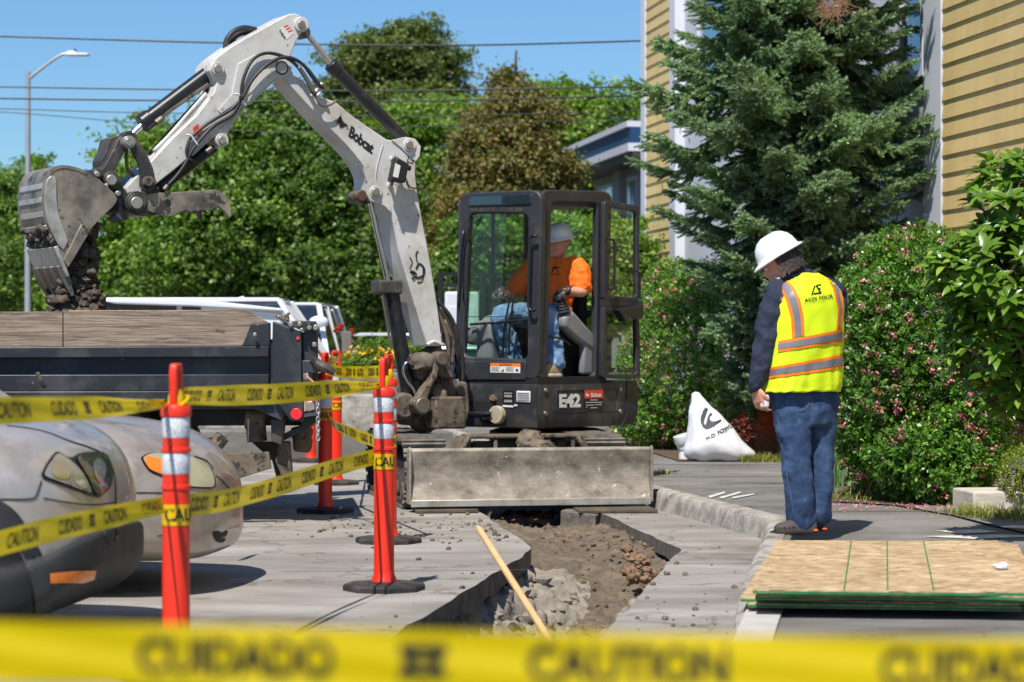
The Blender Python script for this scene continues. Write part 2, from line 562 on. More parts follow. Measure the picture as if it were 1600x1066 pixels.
m_ldenim = M('light_denim', lin(98, 132, 168), 0.9, var=0.25, vs=14, dirt=lin(140, 168, 196), damt=0.6, ds=8, bump=0.3, bs=90)
m_shirt = M('shirt_orange', lin(250, 112, 20), 0.8, var=0.06, bump=0.2, bs=40)
m_skin = M('skin', lin(206, 146, 122), 0.55, var=0.1, vs=9)
m_skin.node_tree.nodes['Principled BSDF'].inputs['Subsurface Weight'].default_value = 0.1
m_hair = M('hair', lin(70, 62, 58), 0.6, var=0.5, vs=60, stretch=(1, 1, 0.3), bump=1.0, bs=70)
m_beard = M('beard', lin(190, 180, 172), 0.8, var=0.25, vs=40, bump=0.8, bs=90)
m_hat = M('hard_hat_white', lin(226, 227, 228), 0.3, var=0.02, coat=0.3)
m_glove = M('glove_black', lin(40, 42, 44), 0.75, chips=lin(130, 128, 120), camt=0.62, cs=30, bump=0.2)
m_boot = M('boot_tan', lin(176, 148, 112), 0.85, var=0.2, dirt=lin(130, 112, 90), damt=0.5)
m_boot2 = M('boot_brown', lin(72, 64, 62), 0.75, var=0.2)
m_bark = M('bark', lin(92, 78, 64), 0.95, var=0.3, vs=12, bump=0.8, bs=20, stretch=(1, 1, .3))
# ================================================================== GROUND
def concrete(name, base, streak, dark, sc=1.0):
    m = bpy.data.materials.new(name); m.use_nodes = True; nt = m.node_tree; b = nt.nodes['Principled BSDF']
    t = nt.nodes.new('ShaderNodeTexCoord'); co = t.outputs['Object']
    rot = nt.nodes.new('ShaderNodeMapping'); rot.inputs['Rotation'].default_value = (0, 0, R(-6)); nt.links.new(co, rot.inputs[0]); co = rot.outputs[0]
    c = ramp(nt, nz(nt, 2.2, 8, 0.62, (0.45, 1, 1), co), [(0.32, dark), (0.5, base), (0.68, streak)])
    f = ramp(nt, nz(nt, 0.9, 5, 0.6, (0.3, 1.2, 1), co, 0.6), [(0.38, (0.74, 0.73, 0.72, 1)), (0.66, (1.08, 1.08, 1.08, 1))])
    c = mixc(nt, 1.0, c, f, 'MULTIPLY')
    f = ramp(nt, nz(nt, 1.6, 7, 0.7, (0.5, 1.6, 1), co, 1.2), [(0.60, (0, 0, 0, 1)), (0.78, (.75, .75, .75, 1))])
    c = mixc(nt, f, c, tuple(min(1, x * 1.25) for x in streak[:3]) + (1,))
    sp = ramp(nt, nz(nt, 130, 3, 0.7, None, co), [(0.30, (0.55, 0.55, 0.55, 1)), (0.48, (1, 1, 1, 1)), (0.7, (1.25, 1.25, 1.25, 1))])
    c = mixc(nt, 0.8, c, sp, 'MULTIPLY')
    v = nt.nodes.new('ShaderNodeTexVoronoi'); v.feature = 'DISTANCE_TO_EDGE'; v.inputs['Scale'].default_value = 0.38
    dm = nt.nodes.new('ShaderNodeVectorMath'); dm.operation = 'ADD'; nn = nt.nodes.new('ShaderNodeTexNoise'); nn.inputs['Scale'].default_value = 3; nn.inputs['Detail'].default_value = 5
    nt.links.new(co, nn.inputs['Vector']); nt.links.new(nn.outputs['Color'], dm.inputs[1]); nt.links.new(co, dm.inputs[0]); nt.links.new(dm.outputs[0], v.inputs['Vector'])
    cr = ramp(nt, v.outputs[0], [(0.0, (0.38, 0.36, 0.33, 1)), (0.005, (0.75, 0.74, 0.72, 1)), (0.012, (1, 1, 1, 1))])
    c = mixc(nt, 0.8, c, cr, 'MULTIPLY')
    st = ramp(nt, nz(nt, 0.55, 6, 0.6, None, co, 0.8), [(0.30, (0.66, 0.63, 0.59, 1)), (0.42, (1, 1, 1, 1)), (0.62, (1, 1, 1, 1)), (0.72, (1.16, 1.12, 1.06, 1))])
    c = mixc(nt, 1.0, c, st, 'MULTIPLY')
    oil = ramp(nt, nz(nt, 2.7, 3, 0.5, None, co), [(0.70, (1, 1, 1, 1)), (0.76, (0.62, 0.60, 0.57, 1))])
    c = mixc(nt, 1.0, c, oil, 'MULTIPLY')
    nt.links.new(c, b.inputs['Base Color']); b.inputs['Roughness'].default_value = 0.9
    bp = nt.nodes.new('ShaderNodeBump'); bp.inputs['Strength'].default_value = 0.5; bp.inputs['Distance'].default_value = 0.004
    nt.links.new(nz(nt, 90, 6, 0.7, None, co), bp.inputs['Height']); nt.links.new(bp.outputs[0], b.inputs['Normal'])
    return m

m_road = concrete('street_concrete', lin(146, 141, 134), lin(162, 157, 150), lin(126, 120, 112))
m_walk = concrete('sidewalk_asphalt', lin(116, 113, 109), lin(132, 129, 124), lin(92, 88, 82))
m_curb = M('curb_concrete', lin(168, 163, 154), 0.95, var=0.15, vs=5, dirt=lin(104, 96, 86), damt=0.52, ds=7, bump=1.0, bs=30)
m_slabedge = M('slab_edge', lin(112, 106, 98), 0.95, var=0.3, vs=8, dirt=lin(74, 68, 60), damt=0.5, ds=14, bump=1.0, bs=35)
_n = m_siding.node_tree; _b = _n.nodes['Principled BSDF']; _oi = _n.nodes.new('ShaderNodeObjectInfo'); _src = _b.inputs['Base Color'].links[0].from_socket
_v = ramp(_n, _oi.outputs['Random'], [(0.0, (0.90, 0.89, 0.87, 1)), (1.0, (1.05, 1.05, 1.06, 1))]); _n.links.new(mixc(_n, 1.0, _src, _v, 'MULTIPLY'), _b.inputs['Base Color'])
_w = ramp(_n, nz(_n, 1.3, 6, .65, (2.5, 2.5, .35)), [(0.35, (0.88, 0.86, 0.82, 1)), (0.6, (1, 1, 1, 1))]); _n.links.new(mixc(_n, 1.0, _b.inputs['Base Color'].links[0].from_socket, _w, 'MULTIPLY'), _b.inputs['Base Color'])
m_joint = M('joint', lin(88, 84, 78), 0.95)
m_chalk = M('chalk_paint', lin(206, 204, 196), 0.9, var=0.1, dirt=lin(130, 126, 120), damt=0.56, ds=14)

TR_D = [7.0, 7.8, 9.0, 10.45, 11.6, 12.9, 14.31, 15.0, 15.9, 17.0, 18.2, 20.0]
TR_L = [-0.96, -0.84, -0.66, -0.443, -0.27, -0.08, 0.133, 0.06, -0.06, -0.17, -0.33, -0.55]
TR_R = [-0.08, 0.04, 0.215, 0.428, 0.60, 0.79, 0.996, 0.91, 0.80, 0.68, 0.47, 0.25]
TR_Z = [-1.1, -1.1, -1.06, -0.95, -0.76, -0.50, -0.24, -0.12, -0.08, -0.05, -0.16, -0.4]
def trint(arr, d):
    return float(np.interp(d, TR_D, arr))
def rimjit(d, s):
    return 0.018 * noise.noise(Vector((d * 3.1, s * 7.0, 0))) + 0.03 * max(0, noise.noise(Vector((d * 1.3, s * 3, 5))))
ds = [7.0 + 13.0 * i / 90 for i in range(91)]
rimL = [Vector((trint(TR_L, d) - rimjit(d, 1), d, 0)) for d in ds]
rimR = [Vector((trint(TR_R, d) + rimjit(d, 2), d, 0)) for d in ds]
hole = rimL + rimR[::-1]
outer = [Vector((-260, 2, 0)), Vector((260, 2, 0)), Vector((260, 420, 0)), Vector((-260, 420, 0))]
inner_box = [Vector((-14, 2, 0)), Vector((14, 2, 0)), Vector((14, 60, 0)), Vector((-14, 60, 0))]
mb = MB()
allv = outer + hole
tr = tessellate_polygon([outer, hole])
mb.add(allv, [tuple(t) for t in tr])
# thickness of the slab round the cut
n0 = len(hole)
road = mb.build('road', m_road, smooth=0)
tag(road, kind='structure')
mb = MB()
lo = [v + Vector((0.0, 0, -0.10 - 0.05 * noise.noise(v * 3))) for v in hole]
hv = [v.copy() for v in hole]
mb.add(hv + lo, [(i, (i + 1) % n0, n0 + (i + 1) % n0, n0 + i) for i in range(n0)])
tag(mb.build('road_slab_edge', m_slabedge, smooth=30), kind='structure')
# a sheet of earth that carries everything past the street
mb = MB(); mb.box((0, -30, -0.6), (520, 60, 1.0)); 
# soil in the trench
def fbm(p, o=4):
    s, a, f = 0, 1, 1
    for i in range(o):
        s += a * noise.noise(p * f); a *= .5; f *= 2.1
    return s
def trench_pt(d, u):
    l, r = trint(TR_L, d) - 0.07, trint(TR_R, d) + 0.07
    D = trint(TR_Z, d)
    if d > 19.4: D = D * max(0, (20.0 - d) / .6) - .02
    uw = 0.40 if d < 14.4 else max(0.1, 0.40 - (d - 14.4) * 0.5)
    if u < uw:
        t = u / uw
        z = -0.11 + (D + 0.11) * (t ** 0.8)
    elif u > 0.9:
        t = (u - 0.9) / 0.1
        z = D + (-0.10 - D) * t ** 0.7
    else:
        z = D - 0.05 * math.sin((u - uw) / (0.9 - uw) * math.pi)
    p = Vector((l + (r - l) * u, d, z))
    amp = 0.05 if u < uw else 0.032
    nn = fbm(p * 4.5, 4) * amp + max(0, fbm(p * 13, 3)) * 0.032 + fbm(p * 31, 2) * .007
    edge = min(1, u / 0.06, (1 - u) / 0.06)
    return p + Vector((nn * .6 * edge, nn * .4 * edge, nn * edge)), uw
NU, NV = 90, 420
vsS, fS, vsR, fR = [], [], [], []
grid = {}
mbS, mbR = MB(), MB()
pts = []; uws = []
for i in range(NV + 1):
    d = 7.0 + 13.0 * i / NV
    for j in range(NU + 1):
        p, uw = trench_pt(d, j / NU)
        pts.append(p); uws.append(j / NU < uw + 0.05 * noise.noise(p * 3))
V = np.array([tuple(p) for p in pts])
fa, fb = [], []
for i in range(NV):
    for j in range(NU):
        a = i * (NU + 1) + j
        q = (a, a + 1, a + NU + 2, a + NU + 1)
        (fb if uws[a] and (7.0 + 13 * i / NV) < 14.6 else fa).append(q)
for nm, ff, mt in (('trench_soil', fa, m_soil), ('trench_rubble_bank', fb, m_rubble)):
    me = fastmesh(nm, V, ff, 4)
    me.polygons.foreach_set('use_smooth', [True] * len(me.polygons))
    tag(link(nm, me, mt), kind='structure')
mb = MB(); random.seed(19)
for k in range(900):
    d = random.uniform(9.5, 18); u = random.uniform(.36, .97); p, _ = trench_pt(d, u)
    mb.ico(p, random.choice([.005, .007, .009, .012, .018, .026]), 1, (1, 1, .8), .6, 1.9)
tag(mb.build('soil_clods', m_soil, smooth=50), kind='stuff')
# rubble lumps and clay on the trench walls, loose crumbs on the street
mb = MB()
for k in range(260):
    d = random.uniform(9.0, 14.2); u = random.uniform(0.02, 0.38)
    p, _ = trench_pt(d, u); r = random.uniform(0.012, 0.05)
    mb.ico(p, r, 1, (1, 1, .8), 0.5, 1.6)
for k in range(150):
    d = random.uniform(10.0, 14.2); p = Vector((trint(TR_R, d) + 0.01, d, random.uniform(-.16, -.05)))
    mb.ico(p - Vector((random.uniform(0, .1), 0, random.uniform(0, .12))), random.uniform(0.012, 0.04), 1, (1, 1, .8), 0.5, 1.6)
tag(mb.build('trench_rubble', m_rubble, smooth=50), kind='stuff')
mb = MB()
for k in range(60):
    p = G(random.uniform(985, 1035), random.uniform(838, 885), -0.08) + Vector((-0.03, 0, random.uniform(-.1, .02)))
    mb.ico(p, random.uniform(0.008, 0.04), 2, (1, 1, .8), 0.8, 2.6)
for k in range(30):
    p = G(random.uniform(780, 860), random.uniform(800, 818), -0.1)
    mb.ico(p, random.uniform(0.01, 0.05), 2, (1, 1, .5), 0.8, 2.6)
tag(mb.build('clay_clods', m_clay, smooth=60), kind='stuff')
mb = MB()
for k in range(420):
    if k < 180: p = G(random.gauss(770, 70), random.uniform(790, 850), 0)
    elif k < 260: p = G(random.gauss(560, 60), random.uniform(800, 840), 0)
    else: p = G(random.uniform(560, 1150), random.uniform(800, 1000), 0)
    d = p.y
    if 7 < d < 20 and trint(TR_L, d) - .02 < p.x < trint(TR_R, d) + .02: continue
    r = random.choice([.004, .005, .006, .008, .012, .018])
    mb.ico(p + Vector((0, 0, r * .4)), r, 1, (1, 1, .7), 0.4, 1.6)
tag(mb.build('soil_crumbs', m_soil, smooth=60), kind='stuff')
# broken slab corner sticking out at the far side of the trench
blk = MB(); c0 = G(893, 800)
blk.prism([c0 + Vector((-.09, -.02, -.34)), c0 + Vector((.16, -.28, -.34)), c0 + Vector((.16, -.28, .0)), c0 + Vector((-.08, -.02, .015))], Vector((.1, .35, 0)))
tag(blk.build('concrete_chunk', m_slabedge, bevel=.012), 'broken concrete slab corner jutting into the far end of the trench', 'concrete chunk')

# pavement joints in the street
for (a, b_) in (((20, 985), (560, 985)), ((380, 738), (640, 730)), ((440, 893), (830, 890)), ((1060, 880), (1200, 880))):
    A, B = G(*a, 0.004), G(*b_, 0.004)
    dv = (B - A).normalized(); nn = Vector((-dv.y, dv.x, 0)) * 0.006
    o = MB().add([A - nn, B - nn, B + nn, A + nn], [(0, 1, 2, 3)]).build('road_joint', m_joint, smooth=0, recalc=False)
    tag(o, kind='structure')

# ---------------- sidewalk and curb
KX = [(.70, 5.0), (.86, 9.0), (.97, 10.5), (1.15, 12.0), (1.34, 13.4), (1.55, 14.75), (1.56, 15.1), (1.045, 17.8), (-0.3, 26.0), (-1.9, 38.0), (-6.0, 70.0), (-14, 120)]
KZ = [0.03, 0.03, 0.03, 0.035, 0.05, 0.10, 0.13, 0.13, 0.13, 0.13, 0.13, 0.13]
def kx(d): return float(np.interp(d, [k[1] for k in KX], [k[0] for k in KX]))
def kz(d): return float(np.interp(d, [k[1] for k in KX], KZ))
drow = [5 + i * .35 for i in range(60)] + [26 + i * 2.5 for i in range(40)]
cw = 0.13
vs, fs = [], []
offs = [cw, .6, 1.2, 2, 3, 5, 9, 20]
for d in drow:
    for o_ in offs: vs.append(Vector((kx(d) + o_, d, kz(d) + 0.002 + 0.004 * noise.noise(Vector((o_, d, 0))))))
n = len(offs)
for i in range(len(drow) - 1):
    for j in range(n - 1): fs.append((i * n + j, i * n + j + 1, (i + 1) * n + j + 1, (i + 1) * n + j))
sidewalk = MB().add(vs, fs).build('sidewalk', m_walk, smooth=60, recalc=False)
tag(sidewalk, kind='structure')
vs, fs = [], []
drc = [5 + i * .06 for i in range(350)] + [26 + i * 2.5 for i in range(40)]
for d in drc:
    na = min(1, max(.12, (d - 14.2) / .8))
    w1 = 0.009 * na * fbm(Vector((d * 6, 1, 0))); w2 = 0.012 * na * fbm(Vector((d * 9, 9, 0)))
    x, z = kx(d), kz(d)
    vs += [Vector((x - .02 + w1, d, -.02)), Vector((x + w2, d, z * .55)), Vector((x + .012 + w1, d, z - .012)), Vector((x + .035, d, z + .006)), Vector((x + cw + .004, d, z + .008 + w1 * .2)), Vector((x + cw + .004, d, 0))]
for i in range(len(drc) - 1):
    for j in range(5): fs.append((i * 6 + j, i * 6 + j + 1, (i + 1) * 6 + j + 1, (i + 1) * 6 + j))
tag(MB().add(vs, fs).build('curb', m_curb, smooth=50), kind='structure')
def walkpt(px, py, add=0.008):
    z = .05
    for _ in range(8): z = kz(G(px, py, z + add).y)
    return G(px, py, z + add)
# sidewalk expansion joints
for d in (15.6, 19.5, 21.6):
    A = Vector((kx(d) + cw, d, .137)); B = Vector((kx(d) + 4.2, d - .1, .137)); nn = Vector((0, .012, 0))
    tag(MB().add([A - nn, B - nn, B + nn, A + nn], [(0, 1, 2, 3)]).build('sidewalk_joint', m_curb if d > 20 else m_joint, smooth=0, recalc=False), kind='structure')
# a pale new concrete apron by the corner of the walk
A = [walkpt(*q, .004) for q in ((1142, 1010), (1205, 1010), (1225, 950), (1168, 950))]
tag(MB().prism(A, Vector((0, 0, .012))).build('concrete_patch', M('pale_concrete', lin(176, 172, 164), .9, var=.12, vs=8, bump=.4), bevel=.004), kind='structure')
# chalk and paint marks
def mark(pts, z=.141):
    P = [walkpt(x, y) for x, y in pts]
    tag(MB().add(P, [tuple(range(len(P)))]).build('paint_marking', m_chalk, smooth=0, recalc=False), kind='structure')
for q in ([(1106, 775), (1132, 768), (1134, 770), (1110, 778)], [(1124, 777), (1156, 768), (1158, 770), (1128, 779)], [(1142, 777), (1178, 771), (1178, 773), (1146, 779)],
          [(1462, 829), (1530, 827), (1560, 831), (1500, 834)], [(1548, 823), (1600, 820), (1640, 829), (1600, 826)], [(1440, 838), (1560, 835), (1640, 838), (1520, 842)]):
    mark(q)

# pink petals fallen on the walk below the flowering shrubs
mb = MB()
for k in range(420):
    c = G(random.uniform(1300, 1500), random.gauss(792, 5), .14) if k < 250 else G(random.uniform(840, 990), random.gauss(690, 8), .14)
    a = random.uniform(0, 6.28); r = .008
    mb.add([c + Vector((math.cos(a + i * 2.1) * r, math.sin(a + i * 2.1) * r, .004 * i)) for i in range(3)], [(0, 1, 2)])
m_pink = leafmat('pink_petal', lin(214, 112, 132), lin(234, 154, 166), lin(244, 202, 202), .25, .6)
tag(mb.build('fallen_petals', m_pink, smooth=0, recalc=False), kind='stuff')

# ================================================================== YELLOW BUILDING
BO = W(1475, 533, 21.87); BO.z = 0
BANG = math.atan2(0.987, -0.1607)
bdir = Vector((-0.1607, 0.987, 0)).normalized()
bn = Vector((-bdir.y, bdir.x, 0))            # towards the street
if bn.x > 0: bn = -bn
def along(px):
    """distance along the wall from BO where the wall crosses picture column px"""
    k = (px - CX) / F
    return (k * BO.y - BO.x) / (bdir.x - k * bdir.y)
bld = empty('apartment_building', BO, 'yellow clapboard apartment building with white corner trim behind the spruce', 'building')
T0, T1, T2, T3 = along(1003), along(1011), along(1049), along(1058)
S0 = along(1475); S1 = along(1447); NEAR = -9.0
TOP = 9.0
def wallbox(name, t0, t1, z0, z1, out, dep, mat, bevel=0, parent=bld):
    a = BO + bdir * t0 + bn * out; b_ = BO + bdir * t1 + bn * out
    P = [a, b_, b_ - bn * dep, a - bn * dep]
    P = [Vector((p.x, p.y, z0)) for p in P]
    return MB().prism(P, Vector((0, 0, z1 - z0))).build(name, mat, parent, smooth=30, bevel=bevel)
wallbox('wall', NEAR, T0 - .02, -.2, TOP, -0.30, 7.0, m_panel)
wallbox('wall_core', NEAR, S0 - .03, -.2, TOP, -0.02, 0.26, m_siding)
wallbox('wall_core', T2 + .02, T1 - .02, -.2, TOP, -0.02, 0.26, m_siding)
wallbox('panel_wall', S1, T3, -.2, 2.9, -0.10, 0.18, m_panel)
wallbox('panel_wall', S1, T3, 2.93, TOP, -0.10, 0.18, m_panel)
wallbox('corner_trim', T0 - .05, T1, -.2, TOP, 0.03, 0.4, m_wtrim, .01)
wallbox('trim_board', T2, T3, -.2, TOP, 0.03, 0.25, m_wtrim, .01)
wallbox('trim_board', S0, S1, -.2, TOP, 0.03, 0.25, m_wtrim, .01)
E = 0.165
def board(t0, t1, z):
    a = BO + bdir * t0; b_ = BO + bdir * t1
    P = []
    for p in (a, b_):
        P += [p + bn * 0.022 + Vector((0, 0, z)), p + bn * 0.004 + Vector((0, 0, z + E + .01)), p - bn * 0.006 + Vector((0, 0, z + E + .01)), p - bn * 0.004 + Vector((0, 0, z))]
    mbx = MB().add(P, [(0, 1, 2, 3), (7, 6, 5, 4), (0, 4, 5, 1), (1, 5, 6, 2), (2, 6, 7, 3), (3, 7, 4, 0)])
    mbx.build('siding_board', m_siding, bld, smooth=0)
def boards(t0, t1, z):
    if abs(t1 - t0) < 2.2: return board(t0, t1, z)
    j = t0 + (t1 - t0) * random.uniform(.3, .93)
    board(t0, j - .002, z); board(j + .002, t1, z)
zb = 0.3 - 0.035
while zb < 5.6:
    boards(-4.2, S0 - .002, zb)
    zb += E
zb = 0.30
while zb < 6.4:
    board(T2 - .002, T1 + .002, zb) if T2 > T1 else board(T1 - .002, T2 + .002, zb)
    zb += E
m_wglass = M('window_glass', lin(60, 96, 130), 0.05, spec=1.0, var=0.05, coat=1)
def window(t0, t1, z0, z1, out=-0.08):
    P0 = [BO + bdir * t + bn * out + Vector((0, 0, z)) for t, z in ((t0, z0), (t1, z0), (t1, z1), (t0, z1))]
    f = 0.07 if t1 > t0 else -0.07
    P1 = [BO + bdir * t + bn * out + Vector((0, 0, z)) for t, z in ((t0 + f, z0 + .07), (t1 - f, z0 + .07), (t1 - f, z1 - .07), (t0 + f, z1 - .07))]
    fr = MB().ring(P0, P1, bn * 0.06).build('window_frame', m_wtrim, bld, smooth=0, bevel=.006)
    MB().prism([p + bn * .01 for p in P1], bn * 0.012).build('window_pane', m_wglass, fr, smooth=0)
window(along(1438), along(1400), 4.25 - .55, 5.6)
window(along(1140), along(1085), 4.6, 5.9)
window(along(1300), along(1180), 3.6, 5.4)
wallbox('foundation', NEAR, T0, -.2, .3, 0.05, 0.3, m_curb)

# second building, further up the street
b2 = empty('office_building', (1.63, 48, 0), 'grey office block with dark blue roof band beyond the yellow building', 'building')
o2 = Vector((1.63, 48.0, 0)); d2 = Vector((.16, -.987, 0)).normalized(); n2 = Vector((-.987, -.16, 0))
m_gwall = M('stucco_grey', lin(168, 166, 168), .85, var=.06, bump=.2)
m_blue = M('blue_fascia', lin(28, 66, 104), .5, var=.08)
def b2box(name, t0, t1, z0, z1, out, dep, mat, par=b2):
    a = o2 + d2 * t0 + n2 * out; b_ = o2 + d2 * t1 + n2 * out
    P = [Vector((p.x, p.y, z0)) for p in (a, b_, b_ - n2 * dep, a - n2 * dep)]
    return MB().prism(P, Vector((0, 0, z1 - z0))).build(name, mat, par, smooth=0)
zt = 1.231 + (533 - 232) / 78.7; zf = 1.231 + (533 - 262) / 78.7
b2box('wall', 0, 6, 0, zf - .25, 0, 8, m_gwall)
b2box('roof_band', -.1, 6, zf, zt - .1, .55, 8.5, m_blue)
b2box('roof_edge', -.15, 6, zt - .1, zt, .6, 8.6, m_wtrim)
b2box('roof_edge', -.12, 6, zf - .14, zf, .58, 8.6, m_wtrim)
b2box('soffit', -.1, 6, zf - .26, zf - .14, .5, 8.5, m_darksteel)
for t0, t1 in ((.55, 2.1), (3.3, 4.1)):
    fr = b2box('window_frame', t0, t1, zf - 1.75, zf - .42, .03, .06, m_wtrim)
    b2box('window_pane', t0 + .1, (t0 + t1) / 2 - .04, zf - 1.65, zf - .5, .045, .04, m_wglass, fr)
    b2box('window_pane', (t0 + t1) / 2 + .04, t1 - .1, zf - 1.65, zf - .5, .045, .04, m_wglass, fr)
b2box('pilaster', 2.35, 3.0, 0, zf - .26, .12, .2, m_gwall)

# ================================================================== LAMP AND WIRES
m_galv = M('galvanised', lin(172, 174, 176), .4, metal=.5, var=.08)
LD = 42.0
b0 = W(43.5, 500, LD); b0.z = 0
lamp = empty('street_lamp', b0, 'tall galvanised street lamp with curved arm behind the digger bucket', 'street lamp')
t_ = W(44, 112, LD)
MB().tube([b0, W(43.5, 300, LD), t_], [.062, .05, .04], 12).build('pole', m_galv, lamp)
MB().tube([b0, b0 + Vector((0, 0, .25))], .13, 12).build('base', m_galv, lamp)
MB().tube([W(44, 124, LD), W(70, 103, LD), W(95, 86, LD), W(108, 84, LD)], [.03, .025], 8, sm=5).build('arm', m_galv, lamp)
h = MB().box(W(121, 85.5, LD), (.40, .18, .05)); h.box(W(112, 83.5, LD), (.16, .14, .08)); h.build('lamp_head', m_wtrim, lamp, bevel=.02)
MB().tube([W(117, 82, LD), W(117, 77, LD)], .025, 8).build('photocell', m_dark, lamp)
def wire(pts, r, lab, d=37.6):
    P = [W(x, y, d) for x, y in pts]
    o = MB().tube(P, r, 6, sm=10).build('overhead_wire', m_cyl, smooth=180)
    tag(o, lab, 'wire', 'overhead wires across the street')
wire([(-160, 52), (0, 57), (350, 67), (700, 71), (1003, 64), (1130, 60)], .014, 'topmost overhead wire, just under the digger elbow')
wire([(-160, 135), (0, 136), (270, 140), (640, 142), (1003, 135), (1130, 131)], .012, 'second overhead wire from the top, above the black pair')
wire([(-160, 153), (0, 154), (250, 157), (640, 158), (1003, 149), (1130, 145)], .014, 'third overhead wire from the top, thick and black')
wire([(-160, 168), (0, 170), (215, 176), (640, 181), (1003, 173), (1130, 169)], .008, 'fourth overhead wire, thin, above the lowest one')
wire([(-160, 172), (0, 175), (215, 192), (430, 206), (700, 196), (1003, 184), (1130, 178)], .007, 'lowest and thinnest overhead wire, sagging behind the arm')

# ================================================================== FENCE
fz = 36.0
fen = empty('railing_fence', W(800, 533, fz), 'black metal railing seen behind the cab', 'fence'); fen.location.z = 0; fen.location = fen.location
def fpt(px, py): return W(px, py, fz)
for (x0, x1, y) in ((684, 960, 430), (684, 960, 446), (684, 960, 505)):
    MB().bar(fpt(x0, y + (0 if x0 > 700 else 0)), fpt(x1, y - 4), .03, .05).build('rail', m_cyl, fen, smooth=0)
x = 688
k = 0
while x < 960:
    w_ = .07 if k % 6 == 0 else .022
    a = fpt(x, 424 if k % 6 == 0 else 430); b_ = Vector((a.x, a.y, 0.1))
    MB().bar(a, b_, w_, w_, up=(0, 1, 0)).build('post' if k % 6 == 0 else 'picket', m_cyl, fen, smooth=0)
    x += 11; k += 1
# same fence on the left, low behind the cars
ub = empty('utility_box', W(722, 533, 33), 'white utility cabinet standing behind the digger cab front', 'cabinet')
c = W(722, 500, 33)
MB().box((c.x, c.y, .95), (.46, .5, 1.9)).build('cabinet_body', m_panel, ub, bevel=.03)
MB().box((c.x, c.y - .262, .95), (.36, .02, 1.5)).build('cabinet_door', m_panel, ub, bevel=.008)
# ================================================================== EXCAVATOR
BA = R(28)
bo = W(690, 560, 18.4)
ex = empty('mini_excavator', (0.1, 19.1, 0), 'white and charcoal tracked mini excavator tipping soil with its raised bucket', 'excavator')
BP = PL(bo, math.atan2(-math.sin(BA), -math.cos(BA)))
# --- boom
boom_pts = [(441, 121), (469, 152), (508, 194), (539, 225), (555, 243), (567, 259), (574, 276), (575, 290), (574, 303), (581, 314), (592, 316), (602, 322), (611, 334), (622, 389), (640, 450), (656, 503), (667, 541),
            (692, 541), (684, 480), (677, 436), (668, 385), (658, 334), (652, 299), (649, 272), (650, 253), (656, 242), (657, 230), (649, 218), (635, 215), (626, 219), (616, 220), (604, 218), (582, 203), (553, 183), (525, 160), (497, 149),
            (475, 127), (456, 112), (455, 100), (447, 94), (436, 96), (430, 106), (434, 116)]
mb = MB(); BP.prism(mb, boom_pts, -.13, .26)
boom = mb.build('boom', m_white, ex, bevel=.008)
bn_ = BP.w
mb = MB()   # weld seam strips and side plates
mb.prism(BP.poly([(566, 262), (575, 272), (598, 298), (610, 320), (612, 333), (600, 322), (590, 318), (578, 314), (573, 303), (575, 285)], -.142), bn_ * .014)
mb.prism(BP.poly([(612, 219), (634, 214), (649, 217), (658, 229), (656, 244), (650, 253), (640, 245), (628, 232)], -.142), bn_ * .014)
mb.build('side_plate', m_white, boom, bevel=.004)
mb = MB(); mb.tube([BP.hit(x, y, -.132) for x, y in ((598, 227), (591, 252), (587, 276), (590, 290), (600, 305))], .0045, 6, sm=4)
mb.tube([BP.hit(x, y, -.132) for x, y in ((667, 539), (679, 534), (692, 539))], .012, 6, sm=4)
mb.build('weld_seam', m_white, boom)
for p_, r in (((441, 106), .075), ((588, 300), .05), ((641, 226), .05)):
    mb = MB(); BP.pin(mb, p_, r, -.155, .03); mb.build('pin_boss', m_white, boom, bevel=.004)
for p_, r in (((441, 106), .042), ((588, 300), .032), ((641, 226), .03)):
    mb = MB(); BP.pin(mb, p_, r, -.175, .05); mb.build('pin', m_pin, boom, bevel=.004)
mb = MB(); BP.pin(mb, (566, 306), .045, -.1, .2); BP.pin(mb, (566, 306), .03, -.115, .2); mb.build('pin', m_mudsteel, boom, bevel=.004)
# --- arm
arm_pts = [(479, 42), (476, 31), (470, 25), (462, 21), (452, 22), (427, 35), (404, 48), (384, 59), (362, 72), (340, 88), (330, 98), (327, 110), (333, 120), (339, 130), (335, 143), (330, 150), (307, 180), (270, 215), (235, 253), (215, 273), (196, 294), (199, 303), (206, 309), (216, 311), (228, 303), (244, 288),
           (270, 268), (295, 247), (317, 229), (334, 213), (340, 223), (346, 227), (352, 225), (356, 218), (355, 211), (363, 195), (372, 182), (382, 169), (404, 149), (418, 136), (432, 124), (444, 117), (452, 108), (453, 99), (455, 85), (463, 65), (470, 53)]
mb = MB(); BP.prism(mb, arm_pts, -.15, .30)
arm = mb.build('arm', m_white, ex, bevel=.008)
for p_, r in (((472, 38), .055), ((341, 107), .05), ((347.5, 219), .05)):
    mb = MB(); BP.pin(mb, p_, r, -.175, .35); mb.build('pin_boss', m_white, arm, bevel=.004)
for p_, r in (((472, 38), .03), ((341, 107), .03), ((347.5, 219), .03)):
    mb = MB(); BP.pin(mb, p_, r, -.19, .38); mb.build('pin', m_pin, arm, bevel=.004)
mb = MB()
mb.tube([BP.hit(x, y, -.152) for x, y in ((236, 256), (300, 243), (352, 196), (382, 168), (431, 125))][1:], .006, 6, sm=3)
mb.build('weld_seam', m_white, arm)
mb = MB(); mb.prism(BP.poly([(372, 100), (398, 86), (424, 86), (436, 96), (430, 112), (405, 135), (372, 160), (345, 178), (340, 172), (362, 148)], -.158), bn_ * .008)
mb.build('reinforcing_plate', m_white, arm, bevel=.003)
